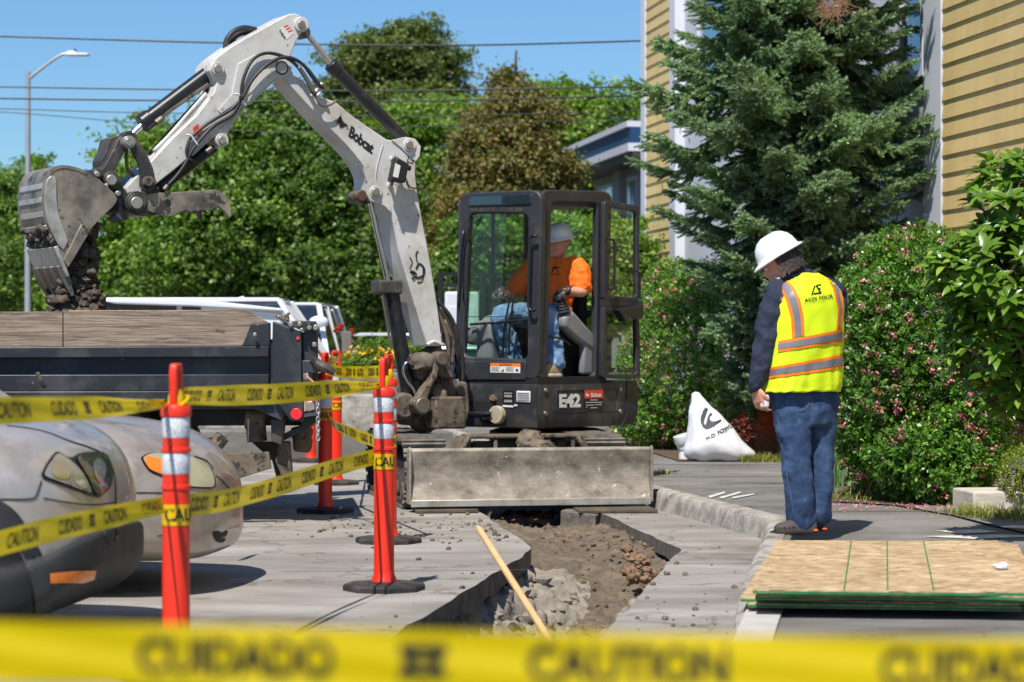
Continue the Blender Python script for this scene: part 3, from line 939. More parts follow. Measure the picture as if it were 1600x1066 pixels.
# --- hydraulic cylinders
def cyl_part(name, barrel, rod, rb, rr, off=0.0, ends=(), col=m_cyl):
    mb = MB(); BP.cyl(mb, barrel[0], barrel[1], rb, off, 20)
    c = mb.build(name, col, ex, bevel=.006)
    mb = MB(); BP.cyl(mb, rod[0], rod[1], rr, off, 14); mb.build('rod', m_chrome, c)
    a, b_ = BP.hit(*barrel[0], off), BP.hit(*barrel[1], off)
    ax = (b_ - a).normalized()
    mb = MB(); mb.tube([a - ax * .03, a + ax * .05], rb * 1.18, 20); mb.build('gland', m_cyl, c, bevel=.006)
    for e in ends:
        mb = MB(); BP.pin(mb, e, rb * 1.0, off - .05, .1); mb.build('eye', m_darksteel, c, bevel=.004)
    return c
cyl_part('arm_cylinder', ((520, 104), (632, 218)), ((475, 48), (524, 108)), .048, .022, 0.0, ((476, 50),))
c = cyl_part('bucket_cylinder', ((226, 191), (329, 113)), ((204, 213), (230, 188)), .058, .024, 0.0, ((203, 217),))
mb = MB(); mb.tube([BP.hit(*q, -.04) for q in ((246, 190), (262, 175), (325, 132))], .016, 8); mb.tube([BP.hit(*q, -.04) for q in ((243, 192), (252, 185))], .026, 8)
mb.build('feed_pipe', m_steel, c)
c = cyl_part('boom_cylinder', ((611, 452), (640, 628)), ((578, 312), (607, 445)), .058, .021, 0.0, ((570, 308),))
mb = MB(); a = BP.hit(604, 449, 0)
mb.box(a, (.19, .17, .10), (BP.u, BP.w, Vector((0, 0, 1)))); mb.build('collar', m_darksteel, c, bevel=.012)
mb = MB(); mb.tube([BP.hit(*q, -.075) for q in ((597, 462), (604, 500), (611, 545))], .010, 8); mb.build('grease_pipe', m_steel, c)
cyl_part('thumb_cylinder', ((252, 288), (333, 228)), ((236, 300), (256, 286)), .052, .022, 0.06, ((238, 300),))
# --- hoses and pipes on boom and arm
def hoses(name, lst, mat, off, par):
    for pts, r in lst:
        mb = MB(); mb.tube([BP.hit(x, y, off) for x, y in pts], r, 8, sm=5)
        o = mb.build(name.replace('_bundle', ''), mat, par, smooth=180)
    return o
hoses('hose', [([(352, 78), (355, 62), (366, 49), (381, 44), (400, 47)], .022)], m_hose, .03, arm)
hoses('hose', [([(354, 80), (360, 66), (372, 55), (388, 50), (402, 52)], .018)], m_hose, .08, arm)
hoses('hose', [([(376, 155), (380, 125), (392, 97), (408, 85), (428, 84), (452, 93), (470, 110), (483, 130), (489, 146)], .013)], m_hose, -.19, arm)
hoses('hose', [([(377, 156), (392, 128), (414, 104), (434, 92), (452, 90), (468, 97), (482, 110), (496, 130), (505, 138)], .013)], m_hose, -.20, arm)
hoses('hose', [([(377, 155), (360, 172), (338, 185), (318, 198), (299, 215), (292, 233), (294, 246), (300, 252)], .013)], m_hose, -.175, arm)
hoses('hose', [([(377, 157), (362, 180), (335, 196), (314, 217), (300, 236), (290, 255), (276, 275), (262, 290)], .013)], m_hose, -.175, arm)
hoses('hose', [([(298, 250), (310, 253), (326, 240), (334, 229)], .012)], m_hose, -.08, arm)
hoses('hose_guard', [([(330, 140), (300, 172), (270, 205), (235, 243)], .03)], m_cyl, .02, arm)
hoses('hose_guard', [([(322, 146), (292, 180), (262, 214), (240, 236)], .014)], m_white, -.06, arm)
hoses('hose_fitting', [([(262, 290), (256, 297)], .018), ([(331, 231), (322, 238)], .018)], m_steel, -.175, arm)
hoses('hose_fitting', [([(466, 104), (478, 122), (492, 148)], .017), ([(480, 108), (498, 132)], .017), ([(492, 148), (500, 163), (513, 165), (528, 156)], .009)], m_steel, -.19, boom)
hoses('hose_clip', [([(486, 150), (493, 143), (500, 134), (503, 130)], .012), ([(490, 152), (497, 148), (503, 140)], .01)], m_text_w, -.18, boom)
hoses('hose_clip', [([(366, 147), (374, 148), (379, 158), (384, 165)], .007)], m_text_w, -.19, arm)
hoses('hose_clip', [([(291, 211), (298, 212), (304, 220), (309, 227)], .007)], m_text_w, -.19, arm)
hoses('hose_bundle', [([(676, 470), (700, 505), (712, 545), (716, 590)], .02), ([(680, 466), (706, 500), (716, 540), (712, 585)], .018), ([(686, 480), (703, 520), (700, 560), (694, 580)], .02), ([(690, 500), (712, 530), (722, 560), (722, 600)], .02), ([(692, 520), (700, 545), (692, 575)], .016)], m_hose, .04, boom)
hoses('hose_bundle', [([(680, 480), (697, 520), (701, 555), (697, 590)], .018), ([(694, 500), (708, 535), (706, 570)], .015)], m_mudsteel, -.06, boom)
hoses('cylinder_pipe', [([(645, 572), (637, 566), (630, 576), (634, 592), (646, 608), (649, 616)], .012)], m_chrome, -.09, ex)
m_rust = M('rust_grease', lin(96, 66, 46), .8, var=.3, vs=20, dirt=lin(60, 44, 34), damt=.5, ds=20, bump=.4)
for q, r in (((441, 106), .052), ((566, 306), .04)):
    mb = MB(); BP.pin(mb, q, r, -.163, .02, 20); mb.build('grease_ring', m_rust, boom, bevel=.006)
# --- work lamp on the boom
mb = MB(); P = BP.poly([(620, 245), (640, 256), (634, 286), (612, 283)], -.30); mb.prism(P, bn_ * .09)
wl = mb.build('work_lamp', m_cyl, boom, bevel=.012)
mb = MB(); mb.prism(BP.poly([(618, 255), (626, 259), (622, 278), (614, 276)], -.304), bn_ * .004); mb.build('lens', m_text_w, wl)
mb = MB(); mb.bar(BP.hit(617, 247, -.13), BP.hit(619, 250, -.29), .02, .03); mb.bar(BP.hit(610, 288, -.13), BP.hit(613, 286, -.29), .02, .03)
mb.tube([BP.hit(634, 262, -.22), BP.hit(641, 263, -.22)], .02, 8); mb.build('bracket', m_cyl, wl)
mb = MB(); mb.tube([BP.hit(x, y, -.15) for x, y in ((633, 276), (640, 292), (652, 294), (655, 290))], .006, 6, sm=4); mb.build('cable', m_hose, wl)
for q in ((614, 248), (610, 289)):
    mb = MB(); BP.pin(mb, q, .018, -.15, .02); mb.build('bolt', m_wtrim, wl)
# --- lettering on boom
mb = MB(); BP.text(mb, 'Bobcat', (549, 196), (586, 226), (581, 241.5), (544, 213), -.1335, .035, .92)
mb.build('lettering', m_text_k, boom, smooth=0, recalc=False)
def animal_head(fn, mb):
    P = [(0.0, .05), (.02, .62), (.10, 1.0), (.28, .66), (.40, .60), (.70, .62), (1.0, .55), (.72, .40), (.66, .22), (.52, .14), (.44, .0), (.30, .10), (.24, .30), (.08, .24)]
    mb.add([fn(u, v) for u, v in P], [tuple(range(len(P)))])
mb = MB(); q = quadmap((531, 178), (548, 190), (540, 207), (525, 196)); animal_head(lambda u, v: BP.hit(*q(u, v), -.1335), mb)
mb.tube([BP.hit(528, 190, -.134), BP.hit(523, 187, -.134)], .002, 4); mb.tube([BP.hit(541, 199, -.134), BP.hit(545, 202, -.134)], .002, 4)
mb.build('cat_emblem', m_text_k, boom, smooth=0, recalc=False)
# scuffed black print lower on the boom
mb = MB()
for pts, r in (([(650, 420), (655, 412), (663, 420), (661, 430), (652, 434), (645, 430)], .008), ([(652, 410), (650, 398), (653, 392)], .006), ([(640, 402), (644, 410), (640, 420)], .005), ([(655, 412), (661, 418), (660, 438), (652, 442)], .006), ([(641, 424), (649, 428), (644, 436)], .012)):
    mb.tube([BP.hit(x, y, -.131) for x, y in pts], r, 5, sm=3)
mb.build('scuff_mark', m_text_k, boom)
mb = MB(); mb.add(BP.poly([(437, 44), (449, 38), (459, 52), (448, 62)], -.1525), [(0, 1, 2, 3)]); lb = mb.build('flag_sticker', m_text_w, arm, smooth=0, recalc=False)
mb = MB()
for k in range(3):
    a = k * 4.2
    mb.add(BP.poly([(443 + a * .75, 41.5 + a * .9), (449.5 + a * .75, 38.6 + a * .9), (451 + a * .75, 40.6 + a * .9), (444.5 + a * .75, 43.6 + a * .9)], -.1535), [(0, 1, 2, 3)])
mb.build('stripe', m_text_r, lb, smooth=0, recalc=False)
mb = MB(); BP.text(mb, 'USA', (438.5, 46), (447.5, 60), (444.6, 62), (436, 49), -.1535, .02); mb.build('lettering', m_text_k, lb, smooth=0, recalc=False)
mb = MB(); mb.add(BP.poly([(301, 200), (310, 193), (311, 201), (318, 205), (311, 209), (314, 216), (307, 211), (303, 214), (303, 207)], -.1525), [tuple(range(9))]); mb.build('red_sticker', m_text_r, arm, smooth=0, recalc=False)
mb = MB(); mb.ring(BP.poly([(638, 243), (647, 245), (645, 256), (636, 253)], -.1335), BP.poly([(639, 244.2), (646, 245.8), (644.4, 254.8), (637.2, 252.2)], -.1335), bn_ * .002); mb.build('sticker_outline', m_text_k, boom, smooth=0)

# --- linkage, coupler, thumb
Z3 = lambda pts: zz(5.92, 160, 180, pts)
mb = MB()
L1 = Z3([(195, 235), (215, 205), (250, 190), (300, 210), (345, 262), (400, 330), (440, 420), (470, 490), (485, 560), (490, 640), (470, 690), (430, 715), (385, 700), (350, 650), (350, 600), (355, 540), (330, 440), (290, 365), (260, 310), (215, 275)])
BP.prism(mb, L1, -.20, .03); BP.prism(mb, L1, .17, .03)
lk = mb.build('link_arm', m_darksteel, ex, bevel=.005)
mb = MB()
L2 = Z3([(175, 195), (215, 200), (255, 240), (240, 300), (195, 360), (160, 420), (110, 520), (90, 570), (-20, 545), (20, 470), (60, 400), (110, 300), (140, 230)])
BP.prism(mb, L2, -.14, .28)
L3 = Z3([(60, 215), (110, 195), (190, 190), (200, 215), (110, 300), (70, 370), (20, 440), (-10, 470), (-15, 420), (30, 340), (50, 260)])
BP.prism(mb, L3, -.06, .2)
lk2 = mb.build('link_frame', m_darksteel, ex, bevel=.006)
for q, off in (((252, 248), -.23), ((430, 620), -.225)):
    mb = MB(); x, y = Z3([q])[0]; BP.pin(mb, (x, y), .045, off + .01, .42); BP.pin(mb, (x, y), .03, off - .01, .1); mb.build('pin', m_pin if q[0] < 300 else m_mudsteel, lk, bevel=.004)
hoses('hose', [([(198, 232), (198, 258), (203, 270), (212, 275), (217, 268)], .013)], m_clay, -.05, lk)
mb = MB()
L4 = Z3([(0, 530), (80, 530), (110, 548), (160, 610), (240, 740), (225, 790), (190, 840), (215, 900), (250, 930), (235, 960), (180, 985), (110, 990), (50, 965), (60, 945), (105, 930), (140, 880), (150, 820), (120, 770), (40, 690), (-40, 620), (-60, 560)])
BP.prism(mb, L4, -.21, .035); BP.prism(mb, L4, .17, .035)
BP.prism(mb, Z3([(20, 560), (90, 570), (220, 740), (180, 830), (120, 760), (40, 680), (0, 620)]), -.17, .34)
cp = mb.build('quick_coupler', m_darksteel, ex, bevel=.006)
for (q, r1, r2) in (((88, 600), .062, .038), ((322, 812), .085, .045), ((148, 725), .028, .02), ((42, 650), .02, .015), ((-45, 545), .04, .02)):
    x, y = Z3([q])[0]
    mb = MB(); BP.pin(mb, (x, y), r1, -.25, .5); BP.pin(mb, (x, y), r1 * .8, -.275, .05); o = mb.build('pin_boss', m_darksteel, cp, bevel=.006)
    mb = MB(); BP.pin(mb, (x, y), r2, -.30, .06); mb.build('pin', m_pin, cp, bevel=.006)
mb = MB()
TH = Z3([(250, 760), (290, 745), (360, 735), (480, 722), (600, 715), (750, 708), (900, 700), (1000, 690), (1050, 690), (1100, 708), (1145, 745), (1175, 800), (1192, 860), (1197, 930), (1185, 950), (1165, 940), (1130, 890), (1080, 850), (1040, 860), (1020, 876), (1000, 885), (985, 872), (960, 878), (940, 890), (922, 876), (900, 880), (885, 895), (868, 880), (850, 884), (822, 900), (795, 884), (770, 885), (735, 893), (700, 910), (660, 930), (620, 937), (575, 935), (530, 925), (480, 905), (440, 895), (370, 890), (290, 895), (245, 880), (225, 830)])
BP.prism(mb, TH, -.17, .035); BP.prism(mb, TH, .14, .035)
BP.prism(mb, Z3([(300, 870), (430, 880), (500, 905), (500, 925), (420, 935), (280, 925), (250, 900)]), -.13, .26)
BP.prism(mb, Z3([(560, 860), (620, 860), (620, 920), (560, 910)]), -.15, .3)
BP.prism(mb, Z3([(870, 870), (920, 870), (925, 950), (905, 972), (880, 930)]), .1, .03)
th = mb.build('thumb', m_bucket, ex, bevel=.004)
x, y = Z3([(605, 805)])[0]
mb = MB(); BP.pin(mb, (x, y), .022, -.174, .012, 14); mb.build('lifting_hole_shade', m_dark, th)  # black disc on the plate, painted shade of the hole
# --- bucket
Z4 = lambda pts: zz(4.1, 30, 230, pts)
BW = .62
side_o = Z4([(200, 150), (235, 125), (280, 115), (330, 120), (370, 130), (420, 148), (470, 180), (515, 210), (560, 250), (605, 292), (630, 330), (622, 355), (600, 385), (560, 420), (510, 470), (465, 520), (440, 560), (400, 610), (350, 690), (310, 770), (290, 790), (262, 640), (235, 600), (205, 540), (180, 480), (165, 410), (158, 340), (160, 270), (175, 200)])
bk = MB()
BP.prism(bk, side_o, -.31, .022); BP.prism(bk, side_o, .29, .022)
bucket = bk.build('bucket', m_bucket, ex, bevel=.004)
prof = Z4([(440, 160), (370, 130), (280, 115), (235, 125), (200, 150), (175, 200), (160, 270), (158, 340), (165, 410), (180, 480), (205, 540), (235, 600), (262, 645), (285, 740), (300, 800)])
O_ = [BP.hit(x, y, -.315) for x, y in prof]
sm_o = catmull(O_, 4)
cen = BP.hit(*Z4([(370, 400)])[0], -.315)
I_ = [p + (cen - p).normalized() * .022 for p in sm_o]
n = len(sm_o)
mb = MB(); vs = sm_o + I_ + [p + bn_ * .63 for p in sm_o] + [p + bn_ * .63 for p in I_]
fs = []
for i in range(n - 1):
    fs += [(i, i + 1, 2 * n + i + 1, 2 * n + i), (n + i, 3 * n + i, 3 * n + i + 1, n + i + 1), (i, n + i, n + i + 1, i + 1), (2 * n + i, 2 * n + i + 1, 3 * n + i + 1, 3 * n + i)]
mb.add(vs, fs); mb.build('shell', m_bucket, bucket, smooth=40)
# wear straps on the back of the shell and raised rim strip on the side
m_strap = M('bare_steel', lin(176, 172, 164), .35, metal=.4, var=.1, dirt=lin(120, 112, 100), damt=.6, ds=8)
for k, i in enumerate((22, 27, 32, 37)):
    a, b_ = sm_o[i], sm_o[i + 2]; nrm = (a - cen).normalized()
    mb = MB(); P = [a + nrm * .012 + bn_ * .05, a + nrm * .012 + bn_ * .56, b_ + nrm * .012 + bn_ * .56, b_ + nrm * .012 + bn_ * .05]
    mb.prism(P, -nrm * .016); mb.build('wear_strap', m_strap, bucket, bevel=.003)
mb = MB(); BP.prism(mb, Z4([(205, 182), (232, 190), (240, 240), (240, 330), (250, 420), (275, 500), (300, 560), (312, 600), (285, 660), (262, 640), (235, 598), (207, 540), (183, 480), (168, 410), (162, 340), (164, 270), (180, 205)]), -.322, .012)
mb.build('side_wear_plate', m_strap, bucket, bevel=.003)
for of_ in (-.345, .31):
    mb = MB(); BP.prism(mb, Z4([(400, 490), (465, 525), (315, 775), (285, 725)]), of_, .035); mb.build('side_cutter', m_bucket, bucket, bevel=.005)
# lip and teeth
lipA, lipB = Z4([(215, 645), (300, 830)])
a = BP.hit(*Z4([(225, 640)])[0], -.33); b_ = BP.hit(*Z4([(300, 835)])[0], -.33)
dr = (b_ - a).normalized(); nr = dr.cross(bn_).normalized()
mb = MB(); mb.prism([a, b_, b_ + nr * .03, a + nr * .03], bn_ * .66)
mb.build('cutting_lip', m_strap, bucket, bevel=.004)
for k in range(4):
    s0 = BP.w * (.03 + k * .165)
    p0 = a + dr * .2 + s0; 
    mb = MB(); t1 = b_ + dr * .14 + s0
    vs = []
    for (pp, w_, t_) in ((b_ + s0 - dr * .09, .1, .05), (b_ + s0, .1, .05), (t1, .06, .012)):
        vs += [pp + nr * (.03 + t_ / 2) - nr * .015, pp + nr * (-t_ / 2), pp + nr * (-t_ / 2) + bn_ * w_, pp + nr * (.03 + t_ / 2) - nr * .015 + bn_ * w_]
    mb.rings([vs[0:4], vs[4:8], vs[8:12]])
    mb.build('tooth', m_steel, bucket, bevel=.004)
# soil pouring out of the bucket
def clods(name, pts_r, mat, lab, n=0, seed=3, parent=None):
    mb = MB(); random.seed(seed)
    for (p, r) in pts_r: mb.ico(p, r, 2, (1, random.uniform(.6, 1), random.uniform(.6, 1)), 0.9, 2.4)
    return mb
random.seed(5)
L = []
for k in range(1500):
    t = random.random()
    py = 350 + t * 145
    cxp = 136 - 22 * (t) + 4 * math.sin(t * 9)
    wd = 9 + 24 * t + (10 if .3 < t < .8 else 0)
    px = cxp + random.uniform(-wd, wd) * .8
    if px < 100 - (t - .6) * 60 and t < .75: px += 18
    L.append((BP.hit(px, py, random.uniform(-.26, .26)), random.uniform(.01, .045) * (1 if t > .3 else .6)))
for k in range(160):
    L.append((BP.hit(random.uniform(78, 158), random.uniform(466, 492), random.uniform(-.3, .3)), random.uniform(.02, .05)))
mb = clods('soil_load', L, None, None)
so = mb.build('poured_soil', m_wetsoil, smooth=60)
tag(so, 'dark wet soil pouring out of the raised bucket into the truck bed', 'soil', kind='stuff')
mb = MB()
for k in range(60):
    i = random.randrange(38, 50)
    p = sm_o[min(i, n - 1)] + bn_ * random.uniform(.03, .6)
    mb.ico(p, random.uniform(.015, .04), 1, (1, 1, 1), .5, 1.8)
mb.build('caked_soil', m_wetsoil, bucket, smooth=60)

# ------------------------------------------------------------------ cab and body
CO = Vector((.1986, 18.3, 0))
sr = Vector((.643, .766, 0)).normalized(); fl = Vector((-.766, .643, 0)).normalized()
FP = PL(Vector((CO.x, CO.y, 1)), math.atan2(-fl.y, -fl.x)); FP.w = sr.copy()
SP = PL(Vector((CO.x, CO.y, 1)), math.atan2(sr.y, sr.x)); SP.w = fl.copy()
def C(a, b, z): return CO + sr * a + fl * b + Vector((0, 0, z))
cab = MB()
fo = rquad((717, 302), (846, 296), (841, 597), (710, 597), 19)
fi = rquad((733, 334), (825, 334), (824, 562), (722, 557), 12)
cab.ring(FP.poly(fo), FP.poly(fi), FP.w * .06)
cab_o = cab.build('cab', m_black, ex, bevel=.012)
mb = MB(); so_ = rquad((846, 296), (957, 299), (949, 597), (841, 597), 16); si = rquad((863, 315), (934, 317), (930, 589), (855, 589), 9)
mb.ring(SP.poly(so_, .003), SP.poly(si, .003), SP.w * .055); mb.build('door_frame', m_black, cab_o, bevel=.012)
# roof
ZT = 2.372
mb = MB(); mb.prism([C(.015, .015, ZT - .10), C(.84, .015, ZT - .10), C(.84, .79, ZT - .10), C(.015, .79, ZT - .10)], Vector((0, 0, .10)))
mb.build('roof', m_black, cab_o, bevel=.05, seg=4)
mb = MB(); mb.prism(FP.poly(rquad((733, 306), (831, 303), (829, 320), (731, 322), 4), -.012), FP.w * .02); mb.build('roof_window', m_dglass, cab_o, bevel=.008)
for x0 in (734, 748, 762, 776, 790, 804):
    mb = MB(); mb.prism(FP.poly([(x0, 325), (x0 + 11, 324.6), (x0 + 11, 331), (x0, 331.4)], -.004), FP.w * .01); mb.build('vent_cover', m_darksteel, cab_o, bevel=.002)
# far side and rear frames
for (p, q, w_) in ((C(.03, .79, .93), C(.03, .79, ZT - .05), .06), (C(.82, .79, .93), C(.82, .79, ZT - .05), .06), (C(.40, .79, .93), C(.40, .79, ZT - .05), .03),
                   (C(.03, .79, 1.0), C(.82, .79, 1.0), .07), (C(.82, .03, 1.45), C(.82, .79, 1.45), .05), (C(.82, .03, 1.04), C(.82, .79, 1.04), .18), (C(.03, .79, 1.32), C(.82, .79, 1.32), .03)):
    mb = MB(); mb.bar(p, q, w_, w_, up=(0, 1, 0.1)); mb.build('rear_frame', m_black, cab_o, bevel=.01)
mb = MB(); mb.box(C(.42, .4, .93), (.84, .8, .05), (sr, fl, Vector((0, 0, 1)))); mb.build('floor_plate', m_dark, cab_o)
mb = MB(); mb.prism(FP.poly(fi, .02), FP.w * .006); mb.build('windscreen', m_glass, cab_o, smooth=0)
mb = MB(); mb.prism([C(.04, .79, 1.03), C(.40, .79, 1.03), C(.40, .79, ZT - .08), C(.04, .79, ZT - .08)], fl * .006); mb.build('side_window', m_gglass, cab_o, smooth=0); mb = MB(); mb.prism([C(.41, .78, 1.03), C(.80, .78, 1.03), C(.80, .78, ZT - .08), C(.41, .78, ZT - .08)], fl * .006)
mb.build('side_window', m_gglass, cab_o, smooth=0)
mb = MB(); mb.prism([C(.82, .05, 1.48), C(.82, .77, 1.48), C(.82, .77, ZT - .08), C(.82, .05, ZT - .08)], sr * .006); mb.build('rear_window', m_glass, cab_o, smooth=0)
# grab handles, wiper, seams
def fl_line(name, pts, r, off, mat=m_cyl, P=FP):
    mb = MB(); mb.tube([P.hit(x, y, off) for x, y in pts], r, 8, sm=3); return mb.build(name, mat, cab_o, smooth=180)
fl_line('grab_handle', [(838, 369), (830, 370), (828, 380), (826, 450), (826, 480), (833, 486), (836, 482)], .012, -.05)
fl_line('wiper', [(741, 337), (735, 352), (726, 380), (723, 420), (724, 470)], .006, -.02)
fl_line('hose', [(724, 360), (720, 400), (718, 450), (716, 480)], .01, -.02)
fl_line('glass_divider', [(722, 495), (825, 495)], .003, .015, m_dark)
mb = MB(); mb.prism(FP.poly([(724, 564), (821, 564), (820, 594), (724, 594)], -.012), FP.w * .015); mb.build('lower_panel', m_black, cab_o, bevel=.01)
# warning label
Z5 = lambda pts: zz(5.33, 600, 520, pts)
mb = MB(); mb.add(FP.poly(Z5([(885, 252), (1136, 256), (1134, 336), (885, 331)]), -.0145), [(0, 1, 2, 3)]); wl_ = mb.build('warning_label', m_text_w, cab_o, smooth=0, recalc=False)
mb = MB(); mb.add(FP.poly(Z5([(885, 252), (1136, 256), (1136, 282), (885, 278)]), -.0155), [(0, 1, 2, 3)]); mb.build('label_header', m_text_o, wl_, smooth=0, recalc=False)
mb = MB(); FP.text(mb, 'WARNING', *Z5([(985, 259), (1060, 260), (1060, 274), (985, 273)]), -.0165, .02)
mb.add(FP.poly(Z5([(962, 273), (972, 257), (982, 273)]), -.0165), [(0, 1, 2)])
for r_ in range(5):
    y0 = 288 + r_ * 8
    for (x0, x1) in ((892, 965), (1015, 1085)):
        mb.add(FP.poly(Z5([(x0, y0), (x1 - (r_ * 7) % 20, y0 + 1), (x1 - (r_ * 7) % 20, y0 + 3.5), (x0, y0 + 2.5)]), -.0155), [(0, 1, 2, 3)])
mb.add(FP.poly(Z5([(972, 325), (1000, 300), (996, 326)]), -.0155), [(0, 1, 2)]); mb.add(FP.poly(Z5([(1095, 300), (1120, 306), (1112, 328), (1100, 322)]), -.0155), [(0, 1, 2, 3)])
mb.build('lettering', m_text_k, wl_, smooth=0, recalc=False)
# door, folded back
dbase = PL(C(.83, -.045, 1), math.atan2(sr.y, sr.x)); dbase.w = fl.copy()
d_o = rquad((945, 314), (999, 322), (1001, 592), (941, 592), 7); 
def ring_on(P, o, i, off, th, name, mat, par, bevel=.006):
    mb = MB(); mb.ring(P.poly(o, off), P.poly(i, off), P.w * th); return mb.build(name, mat, par, bevel=bevel)
door = ring_on(dbase, rquad((944.5, 313), (1000, 322), (999, 472), (943.5, 470), 7), rquad((951, 323), (995, 331), (995, 465), (950, 462), 6), 0, .04, 'door', m_black, cab_o)
ring_on(dbase, rquad((943.5, 476), (999, 478), (1001, 592), (941, 592), 7), rquad((949, 486), (994, 488), (995, 585), (948, 585), 6), 0, .04, 'door_lower_frame', m_black, door)
mb = MB(); mb.prism(dbase.poly([(943.5, 468), (999, 470), (999, 481), (943.5, 479)]), fl * .04); mb.build('door_rail', m_black, door)
mb = MB(); mb.prism(dbase.poly(rquad((950, 322), (996, 330), (996, 466), (949, 463), 6), .018), fl * .005); mb.build('door_glass', m_glass, door, smooth=0)
mb = MB(); mb.prism(dbase.poly(rquad((948, 485), (995, 487), (996, 586), (947, 586), 6), .018), fl * .005); mb.build('door_glass', glassmat('pale_glass', (.84, .93, .88, 1), ior=1.6), door, smooth=0)
mb = MB(); mb.prism(dbase.poly([(966, 484), (1000, 478), (1006, 470), (1006, 497), (996, 500), (984, 494), (978, 503), (972, 492)], -.06), fl * .08); mb.build('latch', m_cyl, door, bevel=.008)
mb = MB(); mb.tube([dbase.hit(x, y, -.03) for x, y in ((951, 374), (959, 376), (960, 390), (960, 440), (958, 450), (951, 452))], .01, 8, sm=3); mb.build('door_handle', m_cyl, door)
mb = MB(); mb.tube([dbase.hit(x, y, -.03) for x, y in ((993, 424), (999, 426), (1000, 440), (1000, 466))], .008, 8, sm=3); mb.build('door_handle', m_cyl, door)
for y in (340, 556):
    mb = MB(); mb.tube([SP.hit(943, y - 8, -.02), SP.hit(943, y + 8, -.02)], .016, 8); mb.build('hinge', m_cyl, door)
mb = MB(); dbase.text(mb, 'Bobcat', (964, 571), (990, 572), (990, 582), (964, 582), .012, .03, .92); qq = quadmap((953, 569), (963, 570), (963, 583), (953, 583)); animal_head(lambda u, v: dbase.hit(*qq(u, v), .012), mb)
mb.build('lettering', m_text_k, door, smooth=0, recalc=False)
# body (upperstructure)
ZB0, ZB1 = .565, .918
foot = [(0, 0), (1.12, 0), (1.27, .012), (1.41, .2), (1.48, .55), (1.42, .9), (1.2, 1.05), (.4, 1.05), (.0, .80)]
def fp(z, ins=0.0):
    cx_, cy_ = .7, .5
    return [C(a + (cx_ - a) * ins, b + (cy_ - b) * ins, z) for a, b in foot]
mb = MB(); mb.rings([fp(ZB0, .05), fp(ZB0 + .10, 0.0), fp(ZB1 - .02, 0), fp(ZB1, .015)])
body = mb.build('body', m_house, ex, smooth=25, bevel=.012)
Z7 = lambda pts: zz(8.883, 840, 580, pts)
mb = MB(); o_ = Z7([(258, 262), (1090, 245), (1110, 262), (1110, 530), (1090, 545), (275, 572), (258, 555)]); i_ = Z7([(266, 270), (1086, 252), (1102, 268), (1102, 526), (1086, 538), (280, 563), (266, 550)])
mb.ring(SP.poly(o_, -.006), SP.poly(i_, -.006), fl * .012); mb.build('panel_rim', m_house, body, bevel=.002)
mb = MB(); SP.text(mb, 'E42', *Z7([(300, 318), (600, 310), (600, 500), (300, 508)]), -.008, .045, .9); mb.build('lettering', m_text_w, body, smooth=0, recalc=False)
mb = MB(); mb.add(SP.poly(Z7([(650, 264), (908, 258), (908, 374), (650, 380)]), -.007), [(0, 1, 2, 3)]); st = mb.build('red_sticker', m_text_r, body, smooth=0, recalc=False)
mb = MB(); SP.text(mb, 'Bobcat', *Z7([(742, 300), (885, 296), (885, 358), (742, 362)]), -.009, .03, .92)
qq = quadmap(*Z7([(668, 292), (728, 290), (728, 362), (668, 364)])); animal_head(lambda u, v: SP.hit(*qq(u, v), -.009), mb)
mb.build('lettering', m_text_w, st, smooth=0, recalc=False)
mb = MB(); mb.add(SP.poly(Z7([(655, 384), (908, 378), (905, 540), (655, 545)]), -.007), [(0, 1, 2, 3)]); st = mb.build('black_sticker', m_text_k, body, smooth=0, recalc=False)
mb = MB()
for (x0, x1, y) in ((730, 835, 402), (668, 895, 435), (672, 780, 472), (800, 892, 466), (672, 690, 500), (735, 830, 510)):
    mb.add(SP.poly(Z7([(x0, y - 4), (x1, y - 6), (x1, y + 2), (x0, y + 4)]), -.009), [(0, 1, 2, 3)])
mb.build('print_line', m_text_w, st, smooth=0, recalc=False)
for q in ((125, 268), (120, 588), (1160, 250), (1160, 558)):
    mb = MB(); x, y = Z7([q])[0]; SP.pin(mb, (x, y), .018, -.012, .02, 14); mb.build('bolt', m_pin, body, bevel=.004)
mb = MB(); mb.tube([SP.hit(*q, -.003) for q in Z7([(1242, 130), (1235, 400), (1235, 610), (1160, 770)])], .004, 5); mb.tube([SP.hit(*q, -.002) for q in Z7([(-5, 150), (-8, 500), (-10, 640)])], .003, 5)
mb.build('seam', m_dark, body)
# front face items
mb = MB(); mb.add(FP.poly(Z5([(988, 482), (1078, 486), (1078, 622), (988, 618)]), -.006), [(0, 1, 2, 3)]); st = mb.build('data_plate', m_text_k, body, smooth=0, recalc=False)
mb = MB(); mb.add(FP.poly(Z5([(988, 602), (1078, 606), (1078, 622), (988, 618)]), -.008), [(0, 1, 2, 3)]); mb.add(FP.poly(Z5([(1083, 597), (1110, 598), (1110, 612), (1083, 611)]), -.008), [(0, 1, 2, 3)])
for y in (500, 518, 530, 560, 572): mb.add(FP.poly(Z5([(1000, y), (1066, y + 2), (1066, y + 6), (1000, y + 4)]), -.008), [(0, 1, 2, 3)])
mb.build('print_line', m_text_w, st, smooth=0, recalc=False)
mb = MB(); mb.prism(FP.poly(Z5(rquad((1100, 484), (1216, 488), (1214, 584), (1100, 578), 10)), -.01), sr * .012); ml = mb.build('marker_lamp', m_text_w, body, bevel=.006)
for y in (500, 515, 530, 545, 560):
    mb = MB(); mb.prism(FP.poly(Z5([(1110, y), (1206, y + 2), (1206, y + 6), (1110, y + 4)]), -.014), sr * .004); mb.build('lens_rib', m_grey, ml)
